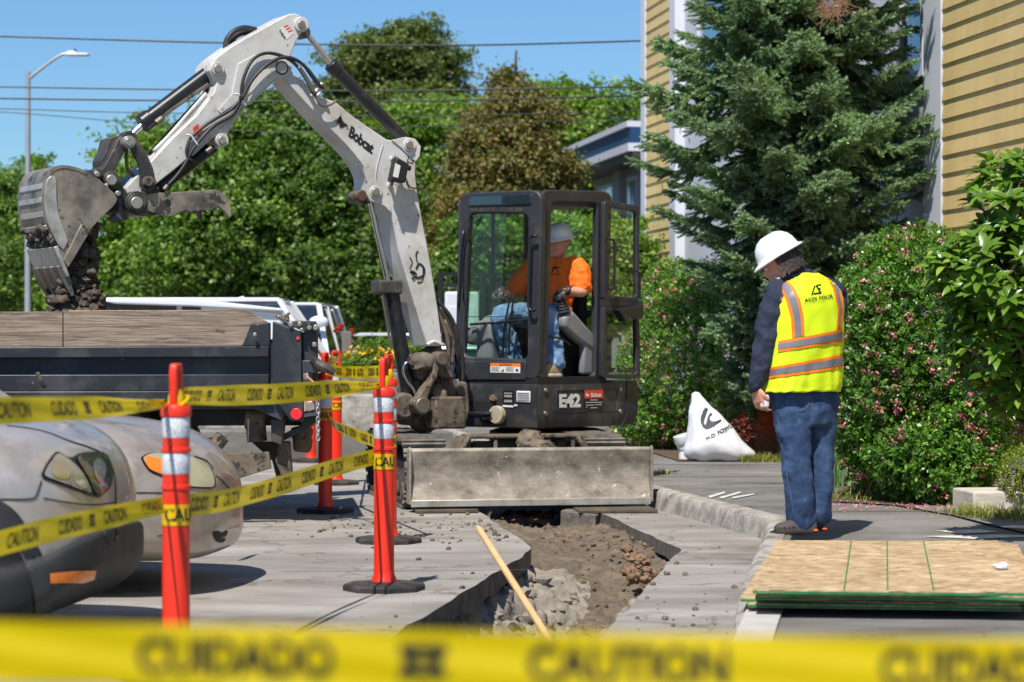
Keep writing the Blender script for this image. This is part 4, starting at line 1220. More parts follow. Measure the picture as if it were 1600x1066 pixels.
ap = Z5([(700, 578), (860, 572), (915, 590), (945, 630), (955, 690), (950, 745), (860, 765), (790, 690)])
mb = MB(); mb.prism(FP.poly(ap, -.006), sr * .008); mb.build('swing_recess_shade', m_dark, body)  # raised black plate, painted shade in place of a real cutout
mb = MB(); mb.tube([FP.hit(*Z5([(560, 685)])[0], -.10), FP.hit(*Z5([(905, 682)])[0], -.045)], .026, 12); mb.build('swing_cylinder', m_chrome, body)
mb = MB(); FP.pin(mb, Z5([(925, 685)])[0], .07, -.05, .05); mb.build('swing_eye', M('ivory_steel', lin(176, 168, 140), .6, dirt=MUD, damt=.5), body, bevel=.006)
mb = MB(); FP.pin(mb, Z5([(895, 540)])[0], .022, -.02, .03); FP.pin(mb, Z5([(910, 555)])[0], .014, -.03, .04); mb.build('grease_fitting', m_clay, body)
# swing bracket and boom foot
SB = PL(BP.O, math.atan2(-math.sin(BA), -math.cos(BA)))
mb = MB()
SB.prism(mb, Z5([(220, 560), (250, 400), (300, 380), (370, 330), (400, 190), (520, 180), (560, 300), (600, 400), (700, 410), (720, 640), (700, 740), (600, 770), (420, 785), (250, 775), (205, 700), (170, 660), (120, 630), (110, 570)]), -.02, .3)
sb = mb.build('swing_bracket', m_mudsteel, ex, bevel=.02)
mb = MB(); SB.prism(mb, Z5([(235, 180), (380, 170), (480, 100), (520, 180), (560, 280), (600, 390), (520, 400), (440, 340), (300, 400), (260, 300)]), -.11, .24); mb.build('boom_foot', m_mudsteel, sb, bevel=.02)
mb = MB(); SB.prism(mb, Z5([(410, 215), (430, 180), (465, 168), (510, 180), (528, 215), (520, 250), (480, 270), (455, 330), (450, 380), (415, 430), (395, 470), (372, 540), (362, 600), (370, 630), (345, 655), (300, 645), (255, 625), (238, 595), (248, 570), (290, 530), (330, 460), (385, 400), (408, 330)]), -.21, .09)
lkx = mb.build('boom_link', m_mudsteel, sb, bevel=.02, seg=3)
for q, r in (((495, 218), .055), ((332, 608), .065)):
    mb = MB(); SB.pin(mb, Z5([q])[0], r, -.24, .2); mb.build('pin', m_mudsteel if q[0] > 400 else m_steel, lkx, bevel=.012)
mb = MB(); SB.pin(mb, Z5([(180, 610)])[0], .10, -.1, .3); mb.build('cylinder_foot', m_mudsteel, sb, bevel=.02)
mb = MB(); mb.box(SB.hit(*Z5([(510, 665)])[0], -.16), (.26, .2, .24), (BP.u, BP.w, Vector((0, 0, 1)))); mb.build('bracket_block', m_mudsteel, sb, bevel=.015)
mb = MB(); mb.ico(SB.hit(*Z5([(420, 560)])[0], -.06), .12, 3, (1, .8, 1.1), .3); mb.ico(SB.hit(*Z5([(320, 240)])[0], -.14), .10, 3, (1.2, .5, .7), .3); mb.ico(SB.hit(*Z5([(350, 700)])[0], -.04), .12, 3, (1.3, .7, .9), .3)
mb.build('bracket_casting', m_mudsteel, sb, smooth=60)
for q in ((400, 380), (640, 480), (540, 560), (480, 590)):
    mb = MB(); SB.pin(mb, Z5([q])[0], .035, -.035, .02); mb.build('bracket_hole_shade', m_dark, sb)  # dark discs paint the shade of openings in the casting

# undercarriage
bR = Vector((.982, .191, 0)).normalized(); bk_ = Vector((-.191, .982, 0)).normalized()
UO = Vector((.145, 17.48, 0))     # middle of the blade, on the ground
def U(x, y, z): return UO + bR * x + bk_ * y + Vector((0, 0, z))
mb = MB(); 
prof = [(.035, .055), (.0, .08), (.03, .16), (.05, .25), (.035, .34), (.0, .44), (.012, .462), (.05, .45), (.085, .34), (.09, .25), (.08, .15), (.07, .055)]
mb.rings([[U(x, y, z) for y, z in prof] for x in (-.885, -.5, 0, .5, .885)])
blade = mb.build('dozer_blade', m_blade, ex, bevel=.004, smooth=50)
for x in (-.90, .885):
    mb = MB(); mb.prism([U(x, -.005, .06), U(x, .12, .06), U(x, .12, .42), U(x, .02, .47), U(x, -.008, .45)], bR * .018); mb.build('blade_end_plate', m_blade, blade, bevel=.004)
mb = MB(); mb.box(U(0, -.002, .065), (1.77, .02, .05), (bR, bk_, Vector((0, 0, 1)))); mb.build('cutting_edge', m_strap, blade, bevel=.004)
for x in (-.3, .3):
    mb = MB(); mb.bar(U(x, .08, .25), U(x * .9, .9, .3), .1, .12); mb.build('blade_arm', m_mudsteel, ex, bevel=.01)
def track(xc):
    r = .232; y0, y1 = .48, 2.15; w_ = .30
    path = []
    n = 60
    Lh = y1 - y0; per = 2 * Lh + 2 * math.pi * r
    def at(s):
        s %= per
        if s < Lh: return (y0 + s, 2 * r + .03, 0)
        s -= Lh
        if s < math.pi * r: a = s / r; return (y1 + math.sin(a) * r, r + math.cos(a) * r + .03, a)
        s -= math.pi * r
        if s < Lh: return (y1 - s, .03, math.pi)
        s -= Lh; a = s / r; return (y0 - math.sin(a) * r, r - math.cos(a) * r + .03, math.pi + a)
    loop = [at(per * i / 48) for i in range(48)]
    in_ = [(yy + (.0), zz_) for yy, zz_, a in loop]
    P = [U(xc - w_ / 2, y, z) for y, z, a in loop]
    Q = [U(xc - w_ / 2, y - math.sin(a) * .03, z - math.cos(a) * .03) for y, z, a in loop]
    mb = MB(); mb.ring(P, Q, bR * w_); t = mb.build('crawler_track', m_rubber, ex, smooth=60)
    ns = 46
    me = None
    for i in range(ns):
        y, z, a = at(per * i / ns)
        T = bk_ * math.cos(a) - Vector((0, 0, 1)) * math.sin(a); N = bk_ * math.sin(a) + Vector((0, 0, 1)) * math.cos(a)
        mbx = MB(); mbx.box(U(xc, y, z) + N * .012, (w_ + .02, .075, .024), (bR, T, N)); mbx.box(U(xc, y, z) + N * .03, (w_ + .02, .022, .02), (bR, T, N))
        mbx.build('track_shoe', m_trackshoe, t, smooth=0)
    mb = MB()
    mb.prism([U(xc - .09, y0 + .05, .10), U(xc - .09, y1 - .1, .10), U(xc - .09, y1 - .1, .34), U(xc - .09, y0 + .05, .34)], bR * .18); mb.build('track_frame', m_mudsteel, t, bevel=.02)
    for y, rr in ((y0, .17), (y1, .17), (.75, .07), (1.05, .07), (1.35, .07), (1.65, .07), (1.92, .07)):
        mb = MB(); c = U(xc - .11, y, .23 if rr > .1 else .11); mb.tube([c, c + bR * .22], rr, 18); o = mb.build('road_wheel', m_mudsteel, t, bevel=.01)
track(-.735); track(.62)
mb = MB()
mb.prism([U(-.58, .62, .30), U(-.36, .40, .50), U(.34, .40, .50), U(.52, .62, .30), U(.52, 1.9, .30), U(-.58, 1.9, .30)], Vector((0, 0, -.16)))
for x in (-.40, -.2, -.02, .2, .38): mb.bar(U(x, .36, .24), U(x, .36, .525), .03, .14, up=(0, 1, 0))
mb.bar(U(-.44, .38, .53), U(.44, .38, .53), .2, .03); mb.bar(U(-.44, .36, .53), U(-.60, .30, .26), .2, .03); mb.bar(U(.44, .36, .53), U(.56, .30, .26), .2, .03)
mb.build('car_body_frame', m_mudsteel, ex, bevel=.01)
mb = MB(); cc = C(.72, .5, .44); mb.lathe([(.42, -.04), (.46, -.02), (.46, .08), (.40, .10)], cc, 32); mb.build('turntable', m_dark, ex)
mb = MB(); mb.ico(U(.03, .22, .50), .09, 3, (1.1, .8, .9), .35); mb.ico(U(.06, .12, .46), .11, 3, (1.3, .6, .5), .3); mb.build('blade_hinge', m_mudsteel, ex, smooth=60)
# steel plates the tracks stand on
for k, (px, lab) in enumerate((((650, 748), 'flat steel plate under the left track beside the trench'), ((905, 1028), 'flat steel plate under the right track beside the curb'))):
    a, b_ = G(px[0], 803, 0), G(px[1], 802, 0); dd = Vector((-.1, .9, 0))
    mb = MB(); mb.prism([a + Vector((0, 0, .004)), b_ + Vector((0, 0, .004)), b_ + dd + Vector((0, 0, .004)), a + dd + Vector((0, 0, .004))], Vector((0, 0, .022)))
    tag(mb.build('steel_plate', m_plate, bevel=.003), lab, 'steel plate', 'steel plates under the tracks')

# cab interior
AX = (sr, fl, Vector((0, 0, 1)))
mb = MB(); mb.box(C(.62, .36, 1.30), (.40, .44, .10), AX); seat = mb.build('seat', m_seat, cab_o, bevel=.04, seg=3)
mb = MB(); mb.prism([C(.76, .17, 1.32), C(.76, .55, 1.32), C(.80, .52, 1.86), C(.80, .20, 1.86)], sr * .08); mb.build('backrest', m_seat, seat, bevel=.04, seg=3)
mb = MB(); mb.box(C(.60, .36, 1.1), (.3, .35, .32), AX); mb.build('seat_base', m_dark, seat, bevel=.02)
# near console
mb = MB(); mb.prism([C(.36, .12, 1.42), C(.47, .12, 1.47), C(.78, .12, 1.25), C(.78, .12, 1.12), C(.50, .12, 1.25), C(.36, .12, 1.34)], fl * -.09)
con = mb.build('left_console', m_grey, cab_o, bevel=.03, seg=3)
mb = MB(); mb.prism([C(.60, .10, .97), C(.79, .10, .97), C(.79, .10, 1.30), C(.62, .10, 1.22)], fl * -.06); mb.build('console_pedestal', m_grey, con, bevel=.02)
def joystick(base, top, name='joystick'):
    ax = (top - base).normalized()
    X = ax.orthogonal().normalized(); Y = ax.cross(X)
    prof = []
    for k in range(5): prof += [(.055 - k * .007, k * .022), (.045 - k * .007, k * .022 + .012)]
    mb = MB(); mb.lathe(prof, base, 14, (X, Y, ax)); j = mb.build(name, m_seat, cab_o, smooth=40)
    mb = MB(); mb.tube([base + ax * .1, top, top + ax * .03], [.014, .022, .018], 10); mb.build('grip', m_seat, j)
JL = C(.40, .075, 1.46); JLt = C(.36, .08, 1.60)
joystick(JL, JLt)
mb = MB(); mb.prism([C(.14, .58, 1.36), C(.24, .58, 1.44), C(.50, .58, 1.38), C(.60, .58, 1.1), C(.3, .58, 1.0), C(.12, .58, 1.05)], fl * .17)
con2 = mb.build('right_console', m_grey, cab_o, bevel=.04, seg=3)
JR = C(.22, .56, 1.44); JRt = C(.18, .56, 1.575)
joystick(JR, JRt)
mb = MB(); mb.prism([C(.05, .66, 1.30), C(.10, .62, 1.40), C(.2, .62, 1.36), C(.2, .66, 1.2), C(.08, .7, 1.2)], fl * .11); mb.build('display', m_grey, cab_o, bevel=.03)
for x0, x1 in ((799, 786), (805, 795)):
    mb = MB(); mb.tube([FP.hit(x0, 462, .14), FP.hit(x0 - 3, 470, .12), FP.hit(x1 + 1, 520, .12), FP.hit(x1, 555, .14)], .008, 8, sm=4); mb.build('travel_lever', m_cyl, cab_o)
mb = MB(); mb.tube([C(.02, .7, 1.36), C(.10, .4, 1.38), C(.10, .05, 1.40)], .01, 8, sm=4); mb.tube([C(.12, .1, 1.28), C(.3, .03, 1.25), C(.45, .05, 1.2)], .009, 8, sm=4); mb.build('rail', m_cyl, cab_o)
mb = MB(); mb.add([C(.3, .575, 1.12), C(.36, .575, 1.12), C(.36, .575, 1.2), C(.3, .575, 1.2)], [(0, 1, 2, 3)]); mb.build('sticker', m_text_w, con2, smooth=0, recalc=False)
mb = MB(); mb.box(C(.79, .06, 1.42), (.05, .05, .3), AX); mb.build('belt_column', m_wtrim, cab_o, bevel=.015); mb = MB(); mb.box(C(.775, .05, 1.40), (.055, .055, .04), AX); mb.build('belt_latch', m_text_r, cab_o)
# ================================================================== DUMP TRUCK
TD = 16.2
TPL = PL(Vector((-3, TD, 0)), 0.0)
def tp(x, y, off=0.0): return TPL.hit(x, y, off)
YB = Vector((0, 1, 0))
truck = empty('dump_truck', (-3.2, 17.2, 0), 'black dump truck bed with weathered board sides and a lowered tailgate hook', 'truck')
def tprism(name, pts, off, th, mat, par=truck, bevel=.006, smooth=35):
    mb = MB(); TPL.prism(mb, pts, off, th); return mb.build(name, mat, par, bevel=bevel, smooth=smooth)
bed = tprism('bed_side', [(-560, 541), (422, 539), (422, 612), (-560, 614)], .045, .05, m_truck)
tprism('side_rail', [(-560, 545), (420, 541), (420, 558), (-560, 561)], -.03, .08, m_truck, bed)
tprism('side_rail', [(-560, 587), (420, 585), (420, 611), (-560, 613)], -.03, .08, m_truck, bed)
tprism('lower_rail', [(-560, 613), (420, 611), (424, 622), (400, 626), (-560, 627)], -.045, .1, m_truck, bed)
tprism('side_post', [(392, 506), (422, 504), (422, 541), (379, 541)], -.02, .05, m_truck, bed)
tprism('side_post', [(426, 502), (471, 519), (471, 606), (424, 604)], -.06, .14, m_truck, bed)
tprism('gusset', [(424, 604), (474, 606), (474, 659), (454, 658), (436, 633), (424, 616)], -.05, .06, m_truck, bed)
tprism('gusset', [(330, 624), (436, 626), (446, 645), (440, 658), (400, 640), (300, 632)], .02, .1, m_truck, bed)
def woodmat():
    m = bpy.data.materials.new('weathered_wood'); m.use_nodes = True; nt = m.node_tree; b = nt.nodes['Principled BSDF']
    c = ramp(nt, nz(nt, 1.0, 9, 0.7, (2.2, 6, 30), None, 1.2), [(0.3, lin(92, 78, 68)), (0.46, lin(140, 124, 110)), (0.62, lin(158, 142, 126)), (0.8, lin(118, 104, 92))])
    g = ramp(nt, nz(nt, 1.0, 3, 0.5, (0.8, 4, 46), None, 2.5), [(0.40, (0.62, 0.58, 0.54, 1)), (0.47, (1, 1, 1, 1)), (0.56, (1, 1, 1, 1)), (0.60, (0.78, 0.74, 0.70, 1))])
    c = mixc(nt, 1.0, c, g, 'MULTIPLY')
    k = ramp(nt, nz(nt, 5.5, 3, 0.5, (1, 1, 1.6)), [(0.72, (1, 1, 1, 1)), (0.76, (0.5, 0.44, 0.4, 1))])
    c = mixc(nt, 1.0, c, k, 'MULTIPLY')
    nt.links.new(c, b.inputs['Base Color']); b.inputs['Roughness'].default_value = 0.9
    bp = nt.nodes.new('ShaderNodeBump'); bp.inputs['Strength'].default_value = 0.7; bp.inputs['Distance'].default_value = 0.008
    nt.links.new(g, bp.inputs['Height']); nt.links.new(bp.outputs[0], b.inputs['Normal']); return m
m_wood = woodmat()
tprism('wooden_board', [(-560, 488), (97.4, 487), (98, 543), (-560, 543)], -.005, .045, m_wood, truck, .004)
tprism('wooden_board', [(99, 486.5), (200, 485), (320, 484.5), (384, 483), (402, 494), (419, 504), (395, 506), (379, 541), (99, 543)], -.004, .045, m_wood, truck, .004)
m_split = M('fresh_wood', lin(198, 150, 104), .9, var=.2, vs=30, bump=.5)
mb = MB()
random.seed(2)
for k in range(30):
    x = random.uniform(105, 235); mb.bar(tp(x, 485.5, random.uniform(0, .03)), tp(x + random.uniform(4, 12), 486, random.uniform(0, .03)), .004, .008)
mb.build('splinter', m_split, truck)
# far side, floor, headboard, tailgate
yb = 2.05
mb = MB(); mb.prism([tp(-560, 600) + YB * .05, tp(470, 600) + YB * .05, tp(470, 600) + YB * yb, tp(-560, 600) + YB * yb], Vector((0, 0, -.06))); mb.build('bed_floor', m_truck, truck)
tprism('bed_side', [(-560, 530), (470, 530), (470, 612), (-560, 612)], yb, .05, m_truck)
tprism('wooden_board', [(-560, 500), (400, 500), (400, 535), (-560, 535)], yb - .01, .04, m_wood)
mb = MB(); mb.prism([tp(488, 519) + YB * .06, tp(496, 519) + YB * .06, tp(496, 612) + YB * .06, tp(488, 612) + YB * .06], Vector((-.20, 1.95, 0))); tg = mb.build('tailgate', m_truck, truck, bevel=.01)
tprism('tailgate_arm', [(472, 519), (495, 519), (495, 582), (474, 582)], .0, .05, m_truck, tg)
tprism('tailgate_arm', [(472, 563), (493, 563), (493, 583), (472, 583)], -.05, .08, m_truck, tg)
tprism('hinge_plate', [(446, 503), (462, 501), (494, 502), (497, 519), (478, 520), (450, 508)], -.06, .02, m_darksteel, tg)
for q, r in (((454, 507), .016), ((468, 506.5), .016), ((471, 515.5), .014), ((493, 512), .02), ((483, 511.5), .03), ((491, 538.5), .017), ((398, 523), .014)):
    mb = MB(); TPL.pin(mb, q, r, -.085, .03, 12); mb.build('bolt', m_pin if r < .028 else m_cyl, tg, bevel=.004)
mb = MB(); TPL.pin(mb, (483, 511.5), .016, -.095, .03, 12); mb.build('bolt', m_pin, tg)
mb = MB(); mb.tube([tp(x, y, -.02) for x, y in ((447, 503), (440, 498), (432, 494), (440, 495), (450, 500), (449, 492), (453, 489))], .010, 8, sm=3); mb.build('hook', m_steel, tg)
mb = MB(); mb.tube([tp(x, y, -.12) for x, y in ((493, 566), (503, 572), (514, 577), (523, 583))], [.03, .035, .02], 8, sm=3); mb.tube([tp(490, 563, -.04), tp(497, 568, -.12)], .03, 8); mb.build('latch_arm', m_darksteel, tg)
mb = MB(); mb.tube([tp(x, y, -.1) for x, y in ((479, 588), (486, 594), (492, 600))], .008, 6, sm=3); mb.build('latch_rod', m_split, tg)
mb = MB(); TPL.pin(mb, (463, 647), .039, -.062, .012, 24); mb.build('round_reflector', m_redl, truck, bevel=.003)
mb = MB(); TPL.pin(mb, (465.5, 528.5), .012, -.07, .012, 12); mb.build('side_marker', m_redl, truck)
tprism('strap', [(54, 583), (61, 581), (67, 594), (62, 597)], -.035, .01, m_darksteel, bed)
tprism('strap', [(60, 597), (67, 595), (73, 604), (66, 606)], -.036, .01, m_dark, bed)
# frame, axle, wheels, mud flaps below the bed
tprism('chassis_rail', [(-560, 640), (470, 640), (470, 665), (-560, 668)], .55, .09, m_truck)
tprism('chassis_rail', [(-560, 640), (470, 640), (470, 665), (-560, 668)], 1.35, .09, m_truck)
tprism('skirt', [(-560, 627), (424, 627), (420, 640), (-560, 640)], .12, .05, m_truck)
def wheel(cx_, cz, y0, r, w_, par, tyre=m_rubber, n=2):
    for k in range(n):
        a = Vector((cx_, y0 + k * (w_ + .05), cz))
        mb = MB(); mb.lathe([(r * .6, 0), (r * .93, 0), (r, w_ * .18), (r, w_ * .82), (r * .93, w_), (r * .6, w_)], a, 32, (Vector((1, 0, 0)), Vector((0, 0, 1)), YB)); t = mb.build('tyre', tyre, par, smooth=40)
        mb = MB(); mb.lathe([(r * .15, .05), (r * .6, .02), (r * .6, w_ * .5), (r * .2, w_ * .5)], a, 24, (Vector((1, 0, 0)), Vector((0, 0, 1)), YB)); mb.build('rim', m_darksteel, t)
wheel(-2.75, .42, 16.35, .42, .24, truck)
wheel(-2.75, .42, 17.75, .42, .24, truck)
wheel(-6.6, .42, 16.35, .42, .26, truck, n=1)
mb = MB(); mb.tube([Vector((-2.75, 16.5, .42)), Vector((-2.75, 18.1, .42))], .1, 12); mb.ico((-2.75, 17.3, .42), .2, 2); mb.build('axle', m_mudsteel, truck)
tprism('mud_flap', [(392, 690), (450, 690), (455, 736), (432, 748), (425, 720)], .45, .02, m_rubber)
tprism('fender_plate', [(322, 710), (420, 706), (424, 732), (350, 755)], .05, .03, m_mudsteel)
tprism('fender_plate', [(200, 690), (325, 700), (352, 754), (300, 760), (200, 740)], .10, .03, m_truck)
tprism('bracket', [(423, 655), (445, 655), (440, 696), (424, 690)], .1, .12, m_darksteel)
tprism('bracket', [(436, 690), (452, 690), (456, 742), (440, 745), (430, 720)], .2, .1, m_mudsteel)
mb = MB(); mb.tube([tp(398, 648, .3), tp(402, 690, .3)], .07, 14); mb.tube([tp(385, 652, .28), tp(414, 656, .28)], .08, 14); mb.build('air_tank', m_mudsteel, truck)
mb = MB(); mb.tube([tp(388, 655, -.0), tp(388, 690, 0)], .006, 6); mb.build('brake_line', m_mudsteel, truck); mb = MB(); mb.tube([tp(330, 705, .1), tp(348, 682, .1)], .05, 10); mb.tube([tp(300, 690, .1), tp(345, 680, .1)], .012, 8); mb.build('linkage', m_mudsteel, truck)
tprism('tow_hitch', [(456, 675), (480, 672), (487, 690), (484, 708), (458, 706)], .55, .12, m_mudsteel, bevel=.02)
mb = MB(); mb.ico(tp(472, 678, .6), .08, 2, (1, 1, .8), .4); mb.build('hitch_casting', m_mudsteel, truck)
tprism('rear_bumper', [(472, 644), (494, 642), (494, 658), (478, 672), (440, 690), (440, 680), (470, 664)], .2, .4, m_truck)
tprism('bumper_strip', [(474, 645), (494, 643), (494, 649), (474, 652)], .18, .05, m_galv)
tprism('light_bracket', [(478, 628), (490, 626), (492, 640), (480, 644)], .0, .05, m_strap)
# chain hanging from the tailgate
cx0 = 497
for k in range(9):
    a = tp(cx0 + (k % 2) * .4, 628 + k * 7.0, -.02)
    ang = (k % 2) * math.pi / 2 + .3
    X = Vector((math.cos(ang), math.sin(ang), 0))
    mb = MB(); P = [a + X * (math.cos(t) * .011) + Vector((0, 0, math.sin(t) * .022)) for t in [i * math.pi / 5 for i in range(10)]]
    mb.tube(P + [P[0], P[1]], .0048, 6, cap=False); mb.build('chain_link', m_galv, truck, smooth=180)

# ================================================================== DELINEATOR POSTS
def make_post():
    t = empty('delineator_post', (0, 0, 0), 'x', 'delineator', 'orange delineator posts')
    mb = MB(); mb.lathe([(.030, .0), (.03, .0), (.205, .0), (.205, .022), (.196, .034), (.085, .042), (.07, .045)], n=8); mb.build('rubber_base', m_rubber, t, smooth=25, bevel=.003)
    mb = MB(); mb.lathe([(.066, .04), (.062, .055), (.053, .075), (.0505, .10), (.0495, .69), (.0545, .694), (.0545, .706), (.0495, .71), (.0495, .825), (.0545, .829), (.0545, .841), (.0495, .845), (.0495, .955), (.055, .958), (.056, .968), (.056, .985), (.050, .998), (.034, 1.005), (.018, 1.006)], n=32)
    mb.build('tube', m_orange, t, smooth=30)
    for z0, z1 in ((.749, .823), (.880, .954)):
        mb = MB(); mb.lathe([(.0503, z0), (.0508, z0 + .001), (.0508, z1 - .001), (.0503, z1)], n=32); mb.build('reflective_band', m_refl, t, smooth=40)
    mb = MB(); o = [(-.037, 0), (.037, 0), (.040, .09), (.043, .125), (.030, .15), (-.030, .15), (-.043, .125), (-.040, .09)]
    i_ = [(-.014, .045), (.014, .045), (.020, .085), (.021, .115), (.014, .124), (-.014, .124), (-.021, .115), (-.020, .085)]
    f = lambda P: [Vector((x, -.014, 1.0 + z)) for x, z in P]
    mb.ring(f(o), f(i_), Vector((0, .028, 0))); mb.build('handle', m_orange, t, bevel=.006, seg=2)
    return t
p0 = make_post()
# (foot px, foot py, rotation, label)
PS = [((275, 1062), 80, 'nearest orange delineator post, standing in front of the two parked cars'),
      ((600, 922), 76, 'orange delineator post left of the trench, in front of its twin'),
      ((607, 848), 62, 'orange delineator post standing just behind the one left of the trench'),
      ((508, 801), 70, 'orange delineator post at the tail of the dump truck, beside the hanging chain'),
      ((525, 757), 12, 'slim far orange delineator post with its handle seen face on'),
      ((486, 722), 40, 'orange delineator post mostly hidden behind the truck hitch')]
POST = []
for i, (q, rz, lab) in enumerate(PS):
    t = p0 if i == 0 else copy_tree(p0)
    g = G(*q); t.location = g; t.rotation_euler = (0, 0, R(rz)); t['label'] = lab
    POST.append(g)
# stamped letters on two tubes
for pi, (px, y0, y1) in ((1, (584.5, 830, 800)), (1, (612.5, 912, 890)), (2, (619, 755, 800))):
    pass

# ================================================================== CAUTION TAPES
def ribbon(root, P, width, twist=(0, 0), bunch=(1, 1), n=60, text=True, start=0.0, wob=0.0, both=True, phase=0, ws=1.0):
    C_ = catmull(P, max(4, n // (len(P) - 1)))
    m = len(C_); L = [0]
    for i in range(1, m): L.append(L[-1] + (C_[i] - C_[i - 1]).length)
    fr = []
    for i, p in enumerate(C_):
        T = (C_[min(i + 1, m - 1)] - C_[max(i - 1, 0)]).normalized()
        t = L[i] / L[-1]
        ang = lerpl(list(twist), t) + wob * math.sin(t * 7 + phase)
        Up = Vector((0, 0, 1)) - T * T.z; Up.normalize(); N = T.cross(Up)
        U_ = Up * math.cos(ang) + N * math.sin(ang)
        fr.append((p, U_, T.cross(U_), lerpl(list(bunch), t)))
    K = 6
    vs, fs = [], []
    for i, (p, U_, N, b) in enumerate(fr):
        for k in range(K + 1):
            v = k / K - .5
            crease = (1 - b) * .012 * math.sin(k * 2.4 + i * .3) + .0015 * math.sin(v * 9 + i * .4)
            vs.append(p + U_ * v * width * b + N * crease)
    for i in range(m - 1):
        for k in range(K): fs.append((i * (K + 1) + k, i * (K + 1) + k + 1, (i + 1) * (K + 1) + k + 1, (i + 1) * (K + 1) + k))
    MB().add(vs, fs).build('strip', m_tape, root, smooth=180, recalc=False)
    def at(s, v):
        if s < 0 or s > L[-1]: return None
        i = int(np.searchsorted(L, s)); i = max(1, min(i, m - 1)); f = (s - L[i - 1]) / max(1e-9, L[i] - L[i - 1])
        A, B = fr[i - 1], fr[i]
        p = A[0].lerp(B[0], f); U_ = A[1].lerp(B[1], f); N = A[2].lerp(B[2], f); b = A[3] + (B[3] - A[3]) * f
        to = (CAMP - p); sg = 1 if N.dot(to) > 0 else -1
        return p + U_ * (v - .5) * width * b + N * sg * .0016
    if text:
        mb = MB(); s = start; seq = [('CUIDADO', .244 * ws, .08 * ws), ('EM', .06 * ws, .1 * ws), ('CAUTION', .25 * ws, .19 * ws)]; k = 0
        first_dir = 1 if (C_[-1].x - C_[0].x) > 0 else -1
        while s < L[-1]:
            w_, ln, gap = seq[k % 3]
            if w_ == 'EM':
                for (v0, v1, u0, u1) in ((.25, .38, 0, 1), (.62, .78, 0, 1), (.38, .62, .1, .35), (.38, .62, .65, .9), (.45, .55, .35, .65)):
                    mbq = [at(s + ln * u, v) for u, v in ((u0, v0), (u1, v0), (u1, v1), (u0, v1))]
                    if all(q is not None for q in mbq): mb.add(mbq, [(0, 1, 2, 3)])
            else:
                add_text(mb, w_, lambda u, v: at(s + ln * u, .2 + .62 * v), .025, .95)
            s += ln + gap; k += 1
        mb.build('lettering', m_text_k, root, smooth=0, recalc=False)
def wrap(root, g, z, txt='CAUTION', a0=-2.35, sc=1.0, tilt=.0):
    r = .0522; n = 36; vs, fs = [], []
    def at(a, v):
        return Vector((g.x + math.cos(a) * r, g.y + math.sin(a) * r, z + (v - .5) * .076 + tilt * math.cos(a)))
    for i in range(n):
        a = 2 * math.pi * i / n; vs += [at(a, 0), at(a, 1)]
    for i in range(n):
        j = (i + 1) % n; fs.append((2 * i, 2 * j, 2 * j + 1, 2 * i + 1))
    MB().add(vs, fs).build('wrap', m_tape, root, smooth=180)
    mb = MB()
    def at2(u, v):
        a = a0 + u * .25 / r; rr = r + .0012
        return Vector((g.x + math.cos(a) * rr, g.y + math.sin(a) * rr, z + (v * .62 + .2 - .5) * .076 + tilt * math.cos(a)))
    add_text(mb, txt, at2, .02, .95)
    mb.build('lettering', m_text_k, root, smooth=0, recalc=False)
def tape(lab, loc):
    return empty('caution_tape', loc, lab, 'caution tape', 'caution tapes strung between the posts')
A_, B_, C_p, D_, E_, F_ = POST
def on(g, z, dx=0.0, dy=0.0): return Vector((g.x + dx, g.y + dy, z))
t = tape('out of focus yellow caution tape stretched right across the bottom of the view', (0, 2.5, 0))
ribbon(t, [W(-260, 1014, 2.5), W(0, 1019, 2.5), W(800, 1036, 2.5), W(1600, 1046, 2.52), W(1900, 1049, 2.55)], .0645, n=80, start=(215 + 260) / 1511, wob=.03, ws=.833)
t = tape('upper caution tape crossing the left edge to the nearest post handle', A_)
ribbon(t, [W(-300, 662, 5.6), W(-60, 645, 6.75), W(60, 640, 7.35), W(170, 636, 8.05), W(258, 631, 8.75)], .080, twist=(0.1, 0.0, -0.2, -.5), bunch=(1, 1, 1, .95, .35), start=.03, wob=.1)
mb = MB(); mb.tube([Vector((A_.x + math.cos(a) * .045, A_.y + math.sin(a) * .045, 1.0 + .03 * math.sin(a * 1.0 + 1))) for a in [i * 2 * math.pi / 16 for i in range(17)]], .006, 6); mb.build('knot', m_tape, t)
mb = MB(); mb.lathe([(.03, .99), (.034, 1.0), (.028, 1.03), (.02, 1.055)], (A_.x, A_.y, 0.0), 14); mb.build('knot', m_tape, t, smooth=40)
t = tape('upper caution tape running from the nearest post to the post left of the trench', A_)
ribbon(t, [W(284, 619, 8.82), W(360, 618, 9.5), W(440, 615, 10.3), W(520, 608, 11.1), W(592, 601, 11.93)], .088, twist=(.25, .05, .15, -.1, -.7), bunch=(.75, .95, 1, .9, .45), start=.02, wob=.08)
mb = MB(); mb.lathe([(.024, 1.0), (.03, 1.01), (.027, 1.05), (.021, 1.06)], (B_.x, B_.y, 0.0), 14); mb.build('knot', m_tape, t, smooth=40)
t = tape('lower caution tape rising from the left edge to the nearest post with a CAUTION wrap', A_)
ribbon(t, [W(-300, 930, 5.6), W(-60, 866, 6.75), W(60, 833, 7.35), W(160, 810, 8.0), W(256, 789, 8.72)], .080, twist=(.3, .1, .2, .0, -.3), bunch=(1, 1, 1, .95, .75), start=.1, wob=.08)
wrap(t, A_, CH - (804 - 533) / 430, a0=-2.30)
t = tape('lower caution tape between the nearest post and the one left of the trench', B_)
ribbon(t, [W(296, 790, 8.80), W(360, 780, 9.4), W(440, 758, 10.3), W(520, 732, 11.2), W(584, 714, 11.9)], .088, twist=(.0, .2, .1, .2, .0), bunch=(.95, 1, 1, 1, .9), start=.02, wob=.06)
